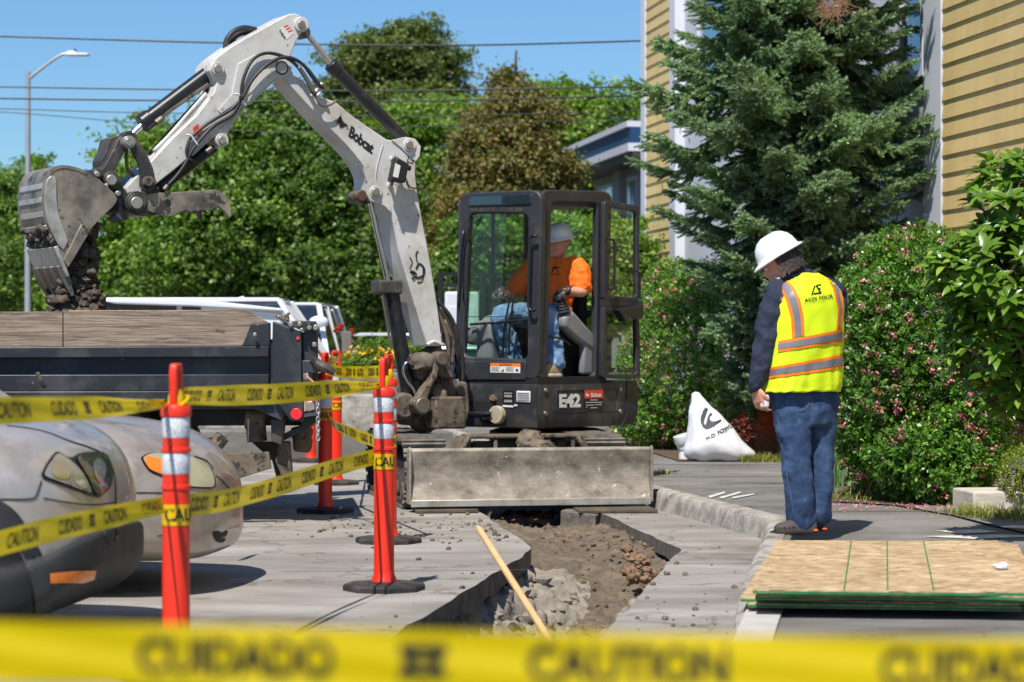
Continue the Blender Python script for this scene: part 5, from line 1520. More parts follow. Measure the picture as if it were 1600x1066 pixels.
wrap(t, B_, CH - (721 - 533) / 316, a0=-2.45)
t = tape('far level caution tape from the truck tail post to the twin posts', C_p)
ribbon(t, [on(D_, 1.03), on(D_.lerp(C_p, .3), 1.02), on(D_.lerp(C_p, .7), 1.03), on(C_p, 1.05)], .08, start=.05)
mb = MB(); mb.lathe([(.026, 1.0), (.032, 1.01), (.027, 1.05), (.021, 1.06)], (D_.x, D_.y, 0.0), 14); mb.lathe([(.026, 1.0), (.032, 1.01), (.027, 1.05), (.021, 1.06)], (C_p.x, C_p.y, 0.0), 14); mb.build('knot', m_tape, t, smooth=40)
t = tape('sagging lower caution tape from the truck tail post down to the twin posts', D_)
ribbon(t, [on(D_, .70, .03), W(520, 662, 16.7), W(548, 676, 15.9), on(C_p, .60, -.03)], .08, twist=(.5, .3, .1, 0), start=.02)
wrap(t, D_, .70, a0=-2.9); wrap(t, C_p, .62, a0=-1.9)
t = tape('short caution tape loop tied round the slim far post', E_)
wrap(t, E_, .68, a0=-2.0); ribbon(t, [on(D_, 1.06), on(D_.lerp(E_, .5), 1.07), on(E_, 1.06)], .08, start=.05)

# ================================================================== TRAFFIC: PARKED CARS
m_car1 = M('paint_champagne', lin(190, 182, 174), .34, metal=.42, var=.03, coat=.7, dirt=lin(140, 130, 120), damt=.6)
m_car2 = M('paint_beige', lin(182, 168, 154), .36, metal=.4, var=.03, coat=.6, dirt=lin(130, 116, 104), damt=.58)
m_carw = M('paint_white', lin(214, 217, 222), .25, var=.02, coat=1.0)
m_cars = M('paint_silver', lin(176, 180, 186), .25, metal=.6, var=.02, coat=1.0)
m_clad = M('black_cladding', lin(42, 43, 46), .6, var=.1, dirt=lin(66, 64, 62), damt=.6)
m_lamp = M('lamp_glass', lin(150, 152, 152), .06, var=.35, vs=9, coat=1, metal=.3)
m_lampo = M('lamp_amber', lin(240, 128, 30), .2, var=.05, coat=1)
m_lampd = M('lamp_dark', lin(52, 54, 54), .08, var=.4, vs=12, coat=1)
m_seam = M('seam', lin(40, 38, 36), .8)
def car_body(root, name, nose, fwd, lat, hw, stations, mat, ex=3.8, crown=.05, n=40):
    """stations: (distance back from the nose, half width, z low, z high)"""
    rg = []
    for s, w_, zl, zh in stations:
        zc, hz = (zl + zh) / 2, (zh - zl) / 2
        c = nose - fwd * s
        ring = []
        for k in range(n):
            a = 2 * math.pi * k / n
            ca, sa = math.cos(a), math.sin(a)
            x = math.copysign(abs(ca) ** (2 / ex), ca) * w_
            z = math.copysign(abs(sa) ** (2 / ex), sa) * hz
            if sa > 0: z += crown * (1 - (x / w_) ** 2) * sa * (1 if zh > .5 else 0)
            ring.append(Vector((c.x, c.y, 0)) + lat * x + Vector((0, 0, zc + z)))
        rg.append(ring)
    return MB().rings(rg).build(name, mat, root, smooth=180, subsurf=1)
fw = Vector((math.cos(R(-6)), math.sin(R(-6)), 0)); la = Vector((-fw.y, fw.x, 0))
def smooth_stations(keys, n=26):
    P = catmull([Vector((k[0], k[1], k[2])) for k in keys], 4); Q = catmull([Vector((k[0], k[3], 0)) for k in keys], 4)
    return [(p.x, p.y, p.z, q.y) for p, q in zip(P, Q)]
# near car
n1 = W(182, 845, 9.95); n1.z = 0
car1 = empty('parked_car', n1 - fw * 2.2, 'silver tan car with black lower bumper at the left edge, nearer of the two', 'car', 'cars parked on the left')
st1 = smooth_stations([(0.0, .22, .37, .50), (.02, .38, .33, .60), (.06, .53, .28, .70), (.13, .66, .23, .79), (.25, .765, .17, .855), (.5, .85, .12, .89), (.9, .88, .12, .92), (1.4, .885, .13, .95), (2.2, .885, .14, 1.0), (3.2, .88, .15, 1.0), (4.2, .84, .2, .96), (4.45, .6, .4, .8)])
b1 = car_body(car1, 'car_body', n1, fw, la, .88, st1, m_car1, ex=4.2)
def greenhouse(car, nose, s0, s1, s2, s3, z0, z1, hw, mat, glassm=m_autoglass, fwd=fw, lt=la):
    c = lambda s, x, z: Vector((nose.x, nose.y, 0)) - fwd * s + lt * x + Vector((0, 0, z))
    lo = [c(s0, -hw, z0), c(s0, hw, z0), c(s3, hw, z0), c(s3, -hw, z0)]
    hi = [c(s1, -hw * .78, z1), c(s1, hw * .78, z1), c(s2, hw * .78, z1), c(s2, -hw * .78, z1)]
    g = MB().rings([lo, hi]).build('windows', glassm, car, smooth=0, bevel=.04)
    hi2 = [p + Vector((0, 0, .05)) for p in hi]
    MB().rings([hi, hi2]).build('roof', mat, car, bevel=.045, seg=3)
    for i in (0, 1):
        sgn = -1 if i == 0 else 1
        m_ = (s1 + s2) / 2
        for A_q, B_q, w_q in ((c(s0, sgn * hw, z0), c(s1, sgn * hw * .78, z1 + .02), .07), (c(s3, sgn * hw, z0), c(s2, sgn * hw * .78, z1 + .02), .09), (c(m_, sgn * hw * .985, z0), c(m_, sgn * hw * .78, z1), .06)):
            MB().bar(A_q, B_q, w_q, .05).build('pillar', mat, car, bevel=.01)
    return g
greenhouse(car1, n1, 1.35, 2.1, 3.6, 4.2, .93, 1.5, .80, m_car1)
cl = smooth_stations([(-.03, .24, .35, .47), (-.01, .40, .30, .475), (.035, .55, .25, .46), (.105, .68, .19, .43), (.23, .785, .13, .405), (.48, .868, .10, .395), (.56, .875, .10, .395)])
car_body(car1, 'bumper_cladding', n1, fw, la, .88, cl, m_clad, ex=4.6)
n2 = W(361, 790, 12.15); n2.z = 0
car2 = empty('parked_car', n2 - fw * 2.2, 'beige sedan with yellowed headlight and cracked bumper, farther of the two cars', 'car', 'cars parked on the left')
st2 = smooth_stations([(0.0, .24, .28, .45), (.025, .40, .20, .52), (.075, .54, .17, .59), (.16, .66, .155, .67), (.35, .78, .15, .765), (.8, .85, .15, .83), (1.3, .87, .15, .87), (2.1, .87, .16, .89), (3.2, .87, .2, .90), (4.3, .82, .25, .86), (4.5, .6, .4, .7)])
b2_ = car_body(car2, 'car_body', n2, fw, la, .88, st2, m_car2, ex=3.8)
greenhouse(car2, n2, 1.3, 2.1, 3.3, 4.0, .84, 1.38, .78, m_car2)
for car, n_, r in ((car1, n1, .35), (car2, n2, .31)):
    for s, nm in ((.92, 1), (3.45, 1)):
        for sg in (-1, 1):
            c = n_ - fw * s + la * (.78 * sg); 
            mb = MB(); mb.lathe([(r * .6, -.1), (r * .94, -.1), (r, -.07), (r, .07), (r * .94, .1), (r * .6, .1)], Vector((c.x, c.y, r)), 32, (fw, Vector((0, 0, 1)), la * sg)); ty = mb.build('tyre', m_rubber, car, smooth=40)
            mb = MB(); mb.lathe([(.04, .09), (r * .6, .07), (r * .6, -.05), (.1, -.05)], Vector((c.x, c.y, r)), 20, (fw, Vector((0, 0, 1)), la * sg)); mb.build('rim', m_galv, ty)
bv1 = bvh_of(b1, *[o for o in car1.children if o.name.startswith('bumper_clad')]); bv2 = bvh_of(b2_)
Z4b = lambda pts: zz(2.804, 0, 600, pts)
Z5b = lambda pts: zz(3.331, 160, 640, pts)
def closed(P, k=4):
    n_ = len(P); out = []
    for i in range(n_):
        p0, p1, p2, p3 = (Vector(P[(i + j) % n_]) for j in (-1, 0, 1, 2))
        for q in range(k):
            t = q / k; v = 0.5 * ((2 * p1) + (p2 - p0) * t + (2 * p0 - 5 * p1 + 4 * p2 - p3) * t * t + (3 * p1 - p0 - 3 * p2 + p3) * t ** 3); out.append((v.x, v.y))
    return out
def dc(name, bv, pts, mat, par, off, step=8): return decal(name, bv, pts, mat, par, off, step)
def dcs(name, bv, pts, mat, par, off, step=5): return decal(name, bv, closed(pts), mat, par, off, step)
HL1 = Z4b([(180, 410), (188, 375), (205, 345), (245, 300), (300, 325), (350, 305), (420, 300), (462, 310), (478, 340), (490, 390), (480, 450), (440, 490), (420, 498), (330, 468), (240, 436)])
hl = dcs('headlight', bv1, HL1, m_cyl, car1, .006)
def shrink(P, k):
    cx_ = sum(p[0] for p in P) / len(P); cy_ = sum(p[1] for p in P) / len(P)
    return [(cx_ + (x - cx_) * k, cy_ + (y - cy_) * k) for x, y in P]
dcs('lens', bv1, Z4b([(190, 405), (198, 372), (215, 348), (248, 312), (300, 342), (345, 385), (372, 430), (388, 478), (330, 460), (245, 428)]), m_lamp, hl, .012)
dcs('lens', bv1, Z4b([(330, 330), (360, 314), (425, 308), (458, 320), (470, 350), (474, 400), (462, 450), (425, 488), (400, 470), (380, 420), (350, 370)]), m_lampd, hl, .013)
dcs('arch_trim', bv1, Z4b([(-40, 495), (0, 512), (50, 545), (90, 590), (130, 660), (170, 730), (200, 810), (218, 900), (220, 1066), (150, 1066), (148, 950), (128, 830), (95, 740), (50, 680), (0, 640), (-40, 620)]), m_clad, car1, .010)
dcs('wheel_well_shade', bv1, Z4b([(-120, 640), (0, 650), (50, 690), (92, 750), (122, 835), (142, 950), (146, 1066), (-120, 1066)]), m_dark, car1, .006, 10)  # flat black decal over the body, painted shade under the arch
m_chl = M('lamp_reflector', lin(205, 208, 212), .12, metal=.9, var=.1)
dcs('reflector', bv1, Z4b([(215, 395), (222, 365), (250, 335), (285, 352), (300, 385), (285, 420), (245, 418)]), m_chl, hl, .0145, 4)
dcs('reflector', bv1, Z4b([(312, 395), (335, 400), (358, 432), (366, 462), (335, 452), (312, 430)]), m_chl, hl, .0145, 4)
dcs('reflector', bv1, Z4b([(398, 345), (425, 335), (446, 355), (448, 400), (430, 440), (408, 420), (396, 380)]), m_lamp, hl, .0155, 4)
mk = dc('side_marker', bv1, Z4b([(207, 830), (300, 820), (407, 815), (400, 848), (350, 866), (210, 873)]), m_lampo, car1, .016)
mb = MB()
def seam(bv, pts, r, par, name='seam', mat=m_seam, off=.002):
    P = [cast(bv, x, y, off) for x, y in pts]; P = [p for p in P if p]
    if len(P) > 1: MB().tube(P, r, 6, sm=3).build(name, mat, par, smooth=180)
seam(bv1, Z4b([(0, 505), (80, 506), (148, 500), (168, 460), (180, 425)]), .0035, car1)
seam(bv1, Z4b([(30, 185), (120, 195), (210, 215), (300, 250), (380, 275), (440, 300)]), .003, car1)
seam(bv1, Z4b([(450, 300), (478, 335), (500, 400), (505, 480), (505, 560)]), .0035, car1)
seam(bv1, Z4b([(190, 500), (300, 520), (410, 530), (500, 520)]), .0028, car1)
seam(bv1, Z4b([(455, 650), (470, 690), (500, 700), (512, 660), (505, 635), (470, 632), (455, 650)]), .006, car1, 'tow_cover', m_clad)
HL2 = Z5b([(200, 262), (210, 245), (240, 232), (310, 228), (400, 235), (470, 250), (545, 290), (580, 345), (583, 405), (540, 412), (460, 408), (400, 395), (310, 352), (240, 320)])
hl2 = dcs('headlight', bv2, HL2, m_cyl, car2, .005)
dcs('lens', bv2, shrink(HL2, .94), M('yellowed_lens', lin(170, 168, 140), .18, var=.15, coat=.6), hl2, .010)
dcs('lens', bv2, Z5b([(215, 264), (240, 252), (300, 270), (330, 300), (330, 352), (300, 340), (240, 314)]), m_lampo, hl2, .014)
seam(bv2, Z5b([(70, 432), (200, 433), (330, 434), (400, 430), (460, 412)]), .0035, car2)
seam(bv2, Z5b([(0, 690), (130, 668), (320, 655)]), .004, car2)
seam(bv2, Z5b([(590, 345), (620, 370), (645, 395), (660, 410)]), .003, car2)
dcs('cracked_hole_shade', bv2, Z5b([(572, 640), (600, 632), (625, 640), (650, 628), (638, 660), (612, 664), (640, 672), (620, 692), (590, 684)]), m_dark, car2, .004, 4)  # inner shade of the broken opening, painted black onto the bumper skin
seam(bv2, Z5b([(480, 245), (540, 268), (575, 310)]), .004, car2)
mb = MB(); c = n1 - fw * -.02; pl_ = W(363, 772, 13.3)
mb.box(W(369, 805, 13.6), (.012, .32, .15), (fw, la, Vector((0, 0, 1)))); mb.build('number_plate', m_galv, car2)

# parked vehicles beyond the truck
def far_car(nose, ang, lab, L, Hh, z0, mat, cat, s=(1.0, 1.8, 3.6, 4.3), hw=.85, name='parked_car', zb=.2):
    f = Vector((math.cos(ang), math.sin(ang), 0)); l = Vector((-f.y, f.x, 0))
    r = empty(name, nose - f * L / 2, lab, cat, 'vehicles parked beyond the truck')
    k = smooth_stations([(0, .4, .4, .6), (.06, .65, .28, z0 - .2), (.3, .82, zb, z0 - .08), (.9, .88, zb, z0), (L * .5, .88, zb, z0 + .03), (L - .5, .86, zb, z0 + .02), (L - .1, .78, .3, z0 - .05), (L, .5, .45, z0 - .2)])
    car_body(r, 'car_body', nose, f, l, .88, k, mat)
    greenhouse(r, nose, s[0], s[1], s[2], s[3], z0 - .02, Hh - .05, .82, mat, fwd=f, lt=l)
    for ss in (.85, L - .9):
        for sg in (-1, 1):
            c = nose - f * ss + l * (.8 * sg); rr = .33
            mb = MB(); mb.lathe([(rr * .6, -.1), (rr, -.08), (rr, .08), (rr * .6, .1)], Vector((c.x, c.y, rr)), 24, (f, Vector((0, 0, 1)), l * sg)); mb.build('tyre', m_rubber, r, smooth=40)
    return r
v = far_car(Vector((-6.5, 27.2, 0)), R(180), 'white wagon whose long roof shows above the truck boards', 4.6, 1.71, .95, m_carw, 'car', s=(1.0, 1.75, 3.95, 4.45))
mb = MB(); mb.prism([W(312, 472, 26.42), W(440, 484, 26.42), W(446, 496, 26.42), W(430, 545, 26.42), W(318, 545, 26.42)], Vector((0, 1.6, 0))); mb.build('rear_quarter', m_carw, v, bevel=.05)
mb = MB(); mb.prism([W(158, 470, 26.35), W(200, 466, 26.35), W(300, 467, 26.35), W(440, 482, 26.35), W(440, 487, 26.35), W(300, 479, 26.35), W(180, 475, 26.35)], Vector((0, 1.7, 0))); mb.build('roof_panel', m_carw, v, bevel=.03)
mb = MB(); a = W(378, 470, 27.3); mb.prism([a + Vector((-.16, 0, 0)), a + Vector((.02, 0, .055)), a + Vector((.04, 0, 0))], Vector((0, .03, 0))); mb.build('fin_antenna', m_carw, v, bevel=.006)
v = far_car(Vector((-3.24, 30.4, 0)), R(-92), 'white hatchback with blue tinted windscreen behind the truck tailgate', 4.2, 1.74, 1.02, m_carw, 'car', s=(.9, 1.5, 3.5, 4.0))
mb = MB(); mb.ico(W(498, 503, 31.4), .11, 2, (1.2, .6, .75)); mb.build('wing_mirror', m_carw, v, smooth=60)
v = far_car(Vector((-3.05, 34.4, 0)), R(184), 'white car parked far off beyond the twin posts', 4.3, 1.34, .86, m_carw, 'car', s=(.9, 1.5, 3.6, 4.2))
mb = MB(); mb.prism([W(552, 524, 33.4), W(562, 520, 33.4), W(610, 520, 33.4), W(612, 524, 33.4)], Vector((0, .03, -.01))); mb.build('roof_rail', m_carw, v)
v = far_car(Vector((-2.75, 31.5, 0)), R(184), 'silver car with sloping windscreen in front of the far white one', 4.2, 1.16, .78, m_cars, 'car', s=(.9, 1.75, 3.2, 3.9))
# weathered post, red flags
pw = W(542, 560, 28); pw.z = .0
wp = MB(); wp.bar(pw, Vector((pw.x, pw.y, CH + (533 - 518) / F * 28)), .11, .09, up=(0, 1, 0)); tag(wp.build('wooden_post', M('grey_post', lin(110, 100, 96), .9, var=.25, bump=.4), bevel=.01), 'weathered grey wooden post standing before the far white car', 'post')
mb = MB(); random.seed(4)
for k in range(34):
    x = random.gauss(529, 3) if k < 24 else random.gauss(549, 2)
    mb.ico(W(x, random.gauss(513 if x < 540 else 519, 3), 30), random.uniform(.015, .035), 1, (1, 1, .7), .4)
tag(mb.build('red_flag', M('red_cloth', lin(150, 14, 14), .8), smooth=60), 'bright red flags fluttering behind the weathered post', 'flag')

# ================================================================== OSB SHEETS
def wz(px, py, add=0.0):
    z = .05
    for _ in range(8):
        g = G(px, py, z + add); z = kz(g.y)
    g = G(px, py, z + add); return g
def osbmat():
    m = bpy.data.materials.new('osb'); m.use_nodes = True; nt = m.node_tree; b = nt.nodes['Principled BSDF']
    t = nt.nodes.new('ShaderNodeTexCoord'); mp = nt.nodes.new('ShaderNodeMapping'); mp.inputs['Scale'].default_value = (22, 60, 30); mp.inputs['Rotation'].default_value = (0, 0, .2)
    nn = nt.nodes.new('ShaderNodeTexNoise'); nn.inputs['Scale'].default_value = 6; ad = nt.nodes.new('ShaderNodeVectorMath'); ad.operation = 'MULTIPLY_ADD'
    nt.links.new(t.outputs['Object'], nn.inputs['Vector']); nt.links.new(nn.outputs['Color'], ad.inputs[0]); ad.inputs[1].default_value = (.05, .05, 0); nt.links.new(t.outputs['Object'], ad.inputs[2])
    nt.links.new(ad.outputs[0], mp.inputs[0]); v = nt.nodes.new('ShaderNodeTexVoronoi'); v.inputs['Scale'].default_value = 1; nt.links.new(mp.outputs[0], v.inputs['Vector'])
    sx = nt.nodes.new('ShaderNodeSeparateColor'); nt.links.new(v.outputs['Color'], sx.inputs[0])
    c = ramp(nt, sx.outputs[0], [(0.0, lin(124, 98, 66)), (.25, lin(168, 140, 104)), (.7, lin(188, 162, 124)), (1.0, lin(212, 190, 152))])
    f = ramp(nt, nz(nt, 3, 7, .7), [(.35, (.78, .74, .7, 1)), (.62, (1.1, 1.1, 1.1, 1))]); c = mixc(nt, 1.0, c, f, 'MULTIPLY')
    nt.links.new(c, b.inputs['Base Color']); b.inputs['Roughness'].default_value = .8
    bp = nt.nodes.new('ShaderNodeBump'); bp.inputs['Strength'].default_value = .3; bp.inputs['Distance'].default_value = .004; nt.links.new(sx.outputs[0], bp.inputs['Height']); nt.links.new(bp.outputs[0], b.inputs['Normal']); return m
m_osb = osbmat(); m_green = M('green_edge_paint', lin(28, 112, 62), .7, var=.25, vs=12, dirt=lin(120, 130, 84), damt=.62, ds=9)
BKZ = kz(14.2)
sheets = [  # (front-left, front-right, back-right, back-left, base height, label)
    ((1168, 943), (1598, 949), (1585, 852), (1225, 849), .000, 'bottom sheet of the OSB stack, sticking out furthest at the front'),
    ((1157, 934), (1592, 944), (1575, 852), (1212, 848), .018, 'OSB sheet second from the bottom, its corner showing at the left'),
    ((1180, 931), (1640, 940), (1590, 851), (1222, 847), .036, 'OSB sheet in the middle of the stack with a shadowed front edge'),
    ((1182, 926), (1640, 934), (1580, 849), (1222, 846), .056, 'OSB sheet just under the top one'),
    ((1176, 921), (1604, 925), (1560, 845), (1213, 844), .078, 'top OSB sheet with three green guide lines and dappled shade')]
for i, (a, b_, c, d, z, lab) in enumerate(sheets):
    base = .065
    P = [G(x, y, base + z + .018) for x, y in (a, b_, c, d)]
    P = [Vector((p.x, p.y, base + z)) for p in P]
    ctr = sum(P, Vector()) / 4
    rt = empty('osb_sheet', ctr, lab, 'OSB sheet', 'OSB sheets stacked on the walk')
    # slightly bowed sheet
    nx = 12; rg = []
    for k in range(nx + 1):
        t = k / nx; A = P[0].lerp(P[1], t); B = P[3].lerp(P[2], t); s_ = .010 * math.sin(t * math.pi) * (1 if i in (2, 3) else -.3) if i else 0
        up = Vector((0, 0, .018)); sv = Vector((0, 0, s_))
        rg.append([A + sv, A + sv + up, B + sv * .5 + up, B + sv * .5])
    MB().rings(rg).build('board', m_osb, rt, smooth=0)
    rg = []
    dv = (P[0] - P[3]).normalized() * .0015
    for k in range(nx + 1):
        t = k / nx; A = P[0].lerp(P[1], t) + dv; s_ = .010 * math.sin(t * math.pi) * (1 if i in (2, 3) else -.3) if i else 0
        rg.append([A + Vector((0, 0, s_ + .002)), A + Vector((0, 0, s_ + .013)), A - dv * 2 + Vector((0, 0, s_ + .013)), A - dv * 2 + Vector((0, 0, s_ + .002))])
    MB().rings(rg).build('painted_edge', m_green, rt, smooth=0)
    if i == 4:
        for (x0, x1) in ((1319, 1330), (1387, 1386), (1459, 1443)):
            A, B = G(x0, 921, base + z + .0195), G(x1, 845, base + z + .0195); A.z = B.z = base + z + .0188; w_ = Vector((.0032, 0, 0))
            MB().add([A - w_, A + w_, B + w_, B - w_], [(0, 1, 2, 3)]).build('guide_line', m_green, rt, smooth=0, recalc=False)
mb = MB(); random.seed(8)
c = G(1567, 887, .17)
for k in range(9): mb.ico(c + Vector((random.uniform(-.03, .03), random.uniform(-.02, .02), random.uniform(0, .015))), random.uniform(.012, .022), 2, (1.3, 1, .6), .5)
g = mb.build('crumpled_tissue', m_wtrim, smooth=60); tag(g, 'crumpled white paper scrap lying on the top OSB sheet', 'paper')

# ================================================================== SACK, PIPE, CONE, STONE, HANDLE
SD = 21.9
SK = PL(W(1125, 600, SD), R(6))
sk = MB()
front = []
# sack: lofted slices from bottom to peak, each a flattened ellipse
sl = [(721, 1078, 1166, .10), (716, 1070, 1186, .17), (706, 1068, 1180, .22), (694, 1071, 1166, .23), (680, 1074, 1152, .20), (665, 1076, 1143, .16), (650, 1077, 1128, .11), (636, 1078, 1112, .07), (622, 1080, 1098, .045), (614, 1081, 1092, .03)]
rg = []
for y, x0, x1, dp in sl:
    A, B = SK.hit(x0, y, .22), SK.hit(x1, y, .22); c = (A + B) / 2; h = (B - A) / 2
    rg.append([c + h * math.cos(2 * math.pi * k / 36) * (1 + .02 * noise.noise(Vector((k * .7, y * .05, 0)))) + SK.w * math.sin(2 * math.pi * k / 36) * dp * (1 + .08 * noise.noise(Vector((k * .5, y * .04, 3)))) for k in range(36)])
m_sack = M('sack_white', lin(212, 213, 218), .6, var=.05, bump=.3, bs=14)
sack = MB().rings(rg).build('sack', m_sack, smooth=180, subsurf=1)
m = sack.modifiers.new('disp', 'DISPLACE'); tx = bpy.data.textures.new('sackfold', 'CLOUDS'); tx.noise_scale = .11; tx.noise_depth = 3; m.texture = tx; m.strength = .045; m.texture_coords = 'LOCAL'
tag(sack, 'tall pointed white plastic sack with dark printing leaning against the shrub', 'sack')
bvs = bvh_of(sack)
Z6 = lambda pts: zz(6.273, 1020, 590, pts)
m_print = M('print_navy', lin(42, 50, 66), .6, var=.04)
for poly in ([(515, 295), (490, 330), (470, 390), (470, 440), (490, 485), (520, 508), (560, 500), (600, 480), (640, 450), (670, 425), (665, 412), (620, 430), (580, 435), (560, 415), (560, 385), (585, 362), (565, 345), (540, 380), (525, 440), (515, 470), (500, 440), (510, 390), (530, 340), (540, 310)],):
    dc('printed_logo', bvs, Z6(poly), m_print, sack, .006, 3)
def txt_on(bv, txt, TL, TR, BR, BL, mat, par, off=.006, bold=.02, sp=1.0):
    q = quadmap(TL, TR, BR, BL); mb = MB(); add_text(mb, txt, lambda u, v: cast(bv, *q(u, v), off), bold, sp); return mb.build('lettering', mat, par, smooth=0, recalc=False)
txt_on(bvs, 'H.D. FOWL', *Z6([(520, 585), (765, 455), (778, 490), (535, 618)]), m_print, sack, bold=.03)
txt_on(bvs, 'COMPANY', *Z6([(635, 560), (735, 512), (740, 525), (640, 574)]), m_print, sack, bold=.0)
pipe = MB(); c = G(1075, 719, .13); m_pvc = M('pvc_white', lin(224, 224, 222), .35, var=.04, dirt=lin(150, 136, 110), damt=.68, ds=12)
pipe = empty('pipe_fitting', c, 'white plastic pipe coupling standing beside the printed sack', 'pipe')
mb = MB(); mb.lathe([(.072, 0), (.085, 0), (.085, .085), (.078, .09)], c, 28); mb.build('collar', m_pvc, pipe, smooth=40)
ax = Vector((-.25, -.1, 1)).normalized(); X = ax.orthogonal().normalized()
mb = MB(); mb.lathe([(.072, 0), (.075, .0), (.085, .05), (.090, .06), (.104, .085), (.104, .15), (.092, .15), (.09, .03)], c + Vector((0, 0, .09)), 28, (X, ax.cross(X), ax)); mb.build('bell', m_pvc, pipe, smooth=40)
# orange cone half behind the worker
m_oc = M('faded_orange', lin(196, 78, 36), .7, var=.15, dirt=lin(140, 66, 40), damt=.55)
c = G(1203, 712, .13); cn = empty('construction_drum', c, 'worn orange plastic construction drum partly hidden behind the standing worker', 'drum')
mb = MB(); mb.lathe([(.20, .02), (.20, .05), (.19, .06), (.175, .30), (.18, .31), (.165, .32), (.155, .50), (.15, .54), (.12, .55)], c, 28); mb.build('drum_body', m_oc, cn, smooth=40)
mb = MB(); mb.box(c + Vector((0, 0, .012)), (.44, .44, .025)); mb.build('base', m_oc, cn, bevel=.008)
# stone block
m_stone = M('stone_block', lin(190, 180, 168), .95, var=.15, vs=8, bump=.8)
a, b_, c, d = wz(1521, 801), wz(1590, 790), wz(1560, 768), wz(1500, 772)
mb = MB(); mb.prism([Vector((p.x, p.y, .1)) for p in (a, a + Vector((.42, .04, 0)), a + Vector((.40, .5, 0)), a + Vector((-.06, .42, 0)))], Vector((0, 0, .165)))
tag(mb.build('stone_block', m_stone, bevel=.014), 'pale rough stone block in the grass at the foot of the shrubs', 'stone')
# tool handle leaning in the trench
A, B = W(747, 824, 11.2), W(862, 1006, 10.3); C2 = B + (B - A) * .35
mb = MB(); mb.tube([A, A + (B - A) * .03, B, C2], [.010, .0155, .0165, .0165], 14, sm=0)
tag(mb.build('tool_handle', M('pale_wood', lin(206, 166, 118), .6, var=.1, vs=6, dirt=lin(150, 110, 76), damt=.66, ds=20), smooth=60), 'long pale wooden tool handle leaning out of the trench', 'handle')
# ================================================================== VEGETATION
def unit(a):
    return a / np.maximum(1e-9, np.linalg.norm(a, axis=1, keepdims=True))
def leaf_arrays(P, N, L, Wd, rng, droop=0.0, six=False):
    n = len(P)
    N = unit(N); r = rng.normal(size=(n, 3)); T = unit(np.cross(N, r)); B = np.cross(N, T)
    L = np.broadcast_to(np.asarray(L).reshape(-1, 1), (n, 1)); Wd = np.broadcast_to(np.asarray(Wd).reshape(-1, 1), (n, 1))
    a = P - T * L * .5; b = P + T * L * .5 - N * L * droop
    m1 = P + B * Wd * .5 + N * Wd * .12 - T * L * .05; m2 = P - B * Wd * .5 + N * Wd * .12 - T * L * .05
    V = np.stack([a, m1, b, m2], 1).reshape(-1, 3)
    Fc = np.arange(4 * n).reshape(n, 4)
    return V, Fc
def leaf_obj(name, P, N, L, Wd, mat, parent, rng, droop=0.1):
    V, Fc = leaf_arrays(P, N, L, Wd, rng, droop)
    if parent is not None: V = V - np.array(wloc(parent))
    me = fastmesh(name, V, Fc, 4)
    return link(name, me, mat, parent)
def sph(n, rng):
    return unit(rng.normal(size=(n, 3)))
def clump_cloud(centers, outs, per, rad, flat, rng, up=.55, spread=.7):
    k = len(centers); idx = np.repeat(np.arange(k), per)
    off = rng.normal(size=(len(idx), 3)) * .5; off[:, 2] *= flat
    r = rad[idx][:, None] if hasattr(rad, '__len__') else rad
    P = centers[idx] + off * r
    N = outs[idx] * .5 + np.array([0, 0, up]) + rng.normal(size=(len(idx), 3)) * spread
    return P, N
def noise3(P, f, seed=0):
    return np.array([noise.noise(Vector((p[0] * f + seed, p[1] * f, p[2] * f))) for p in P])
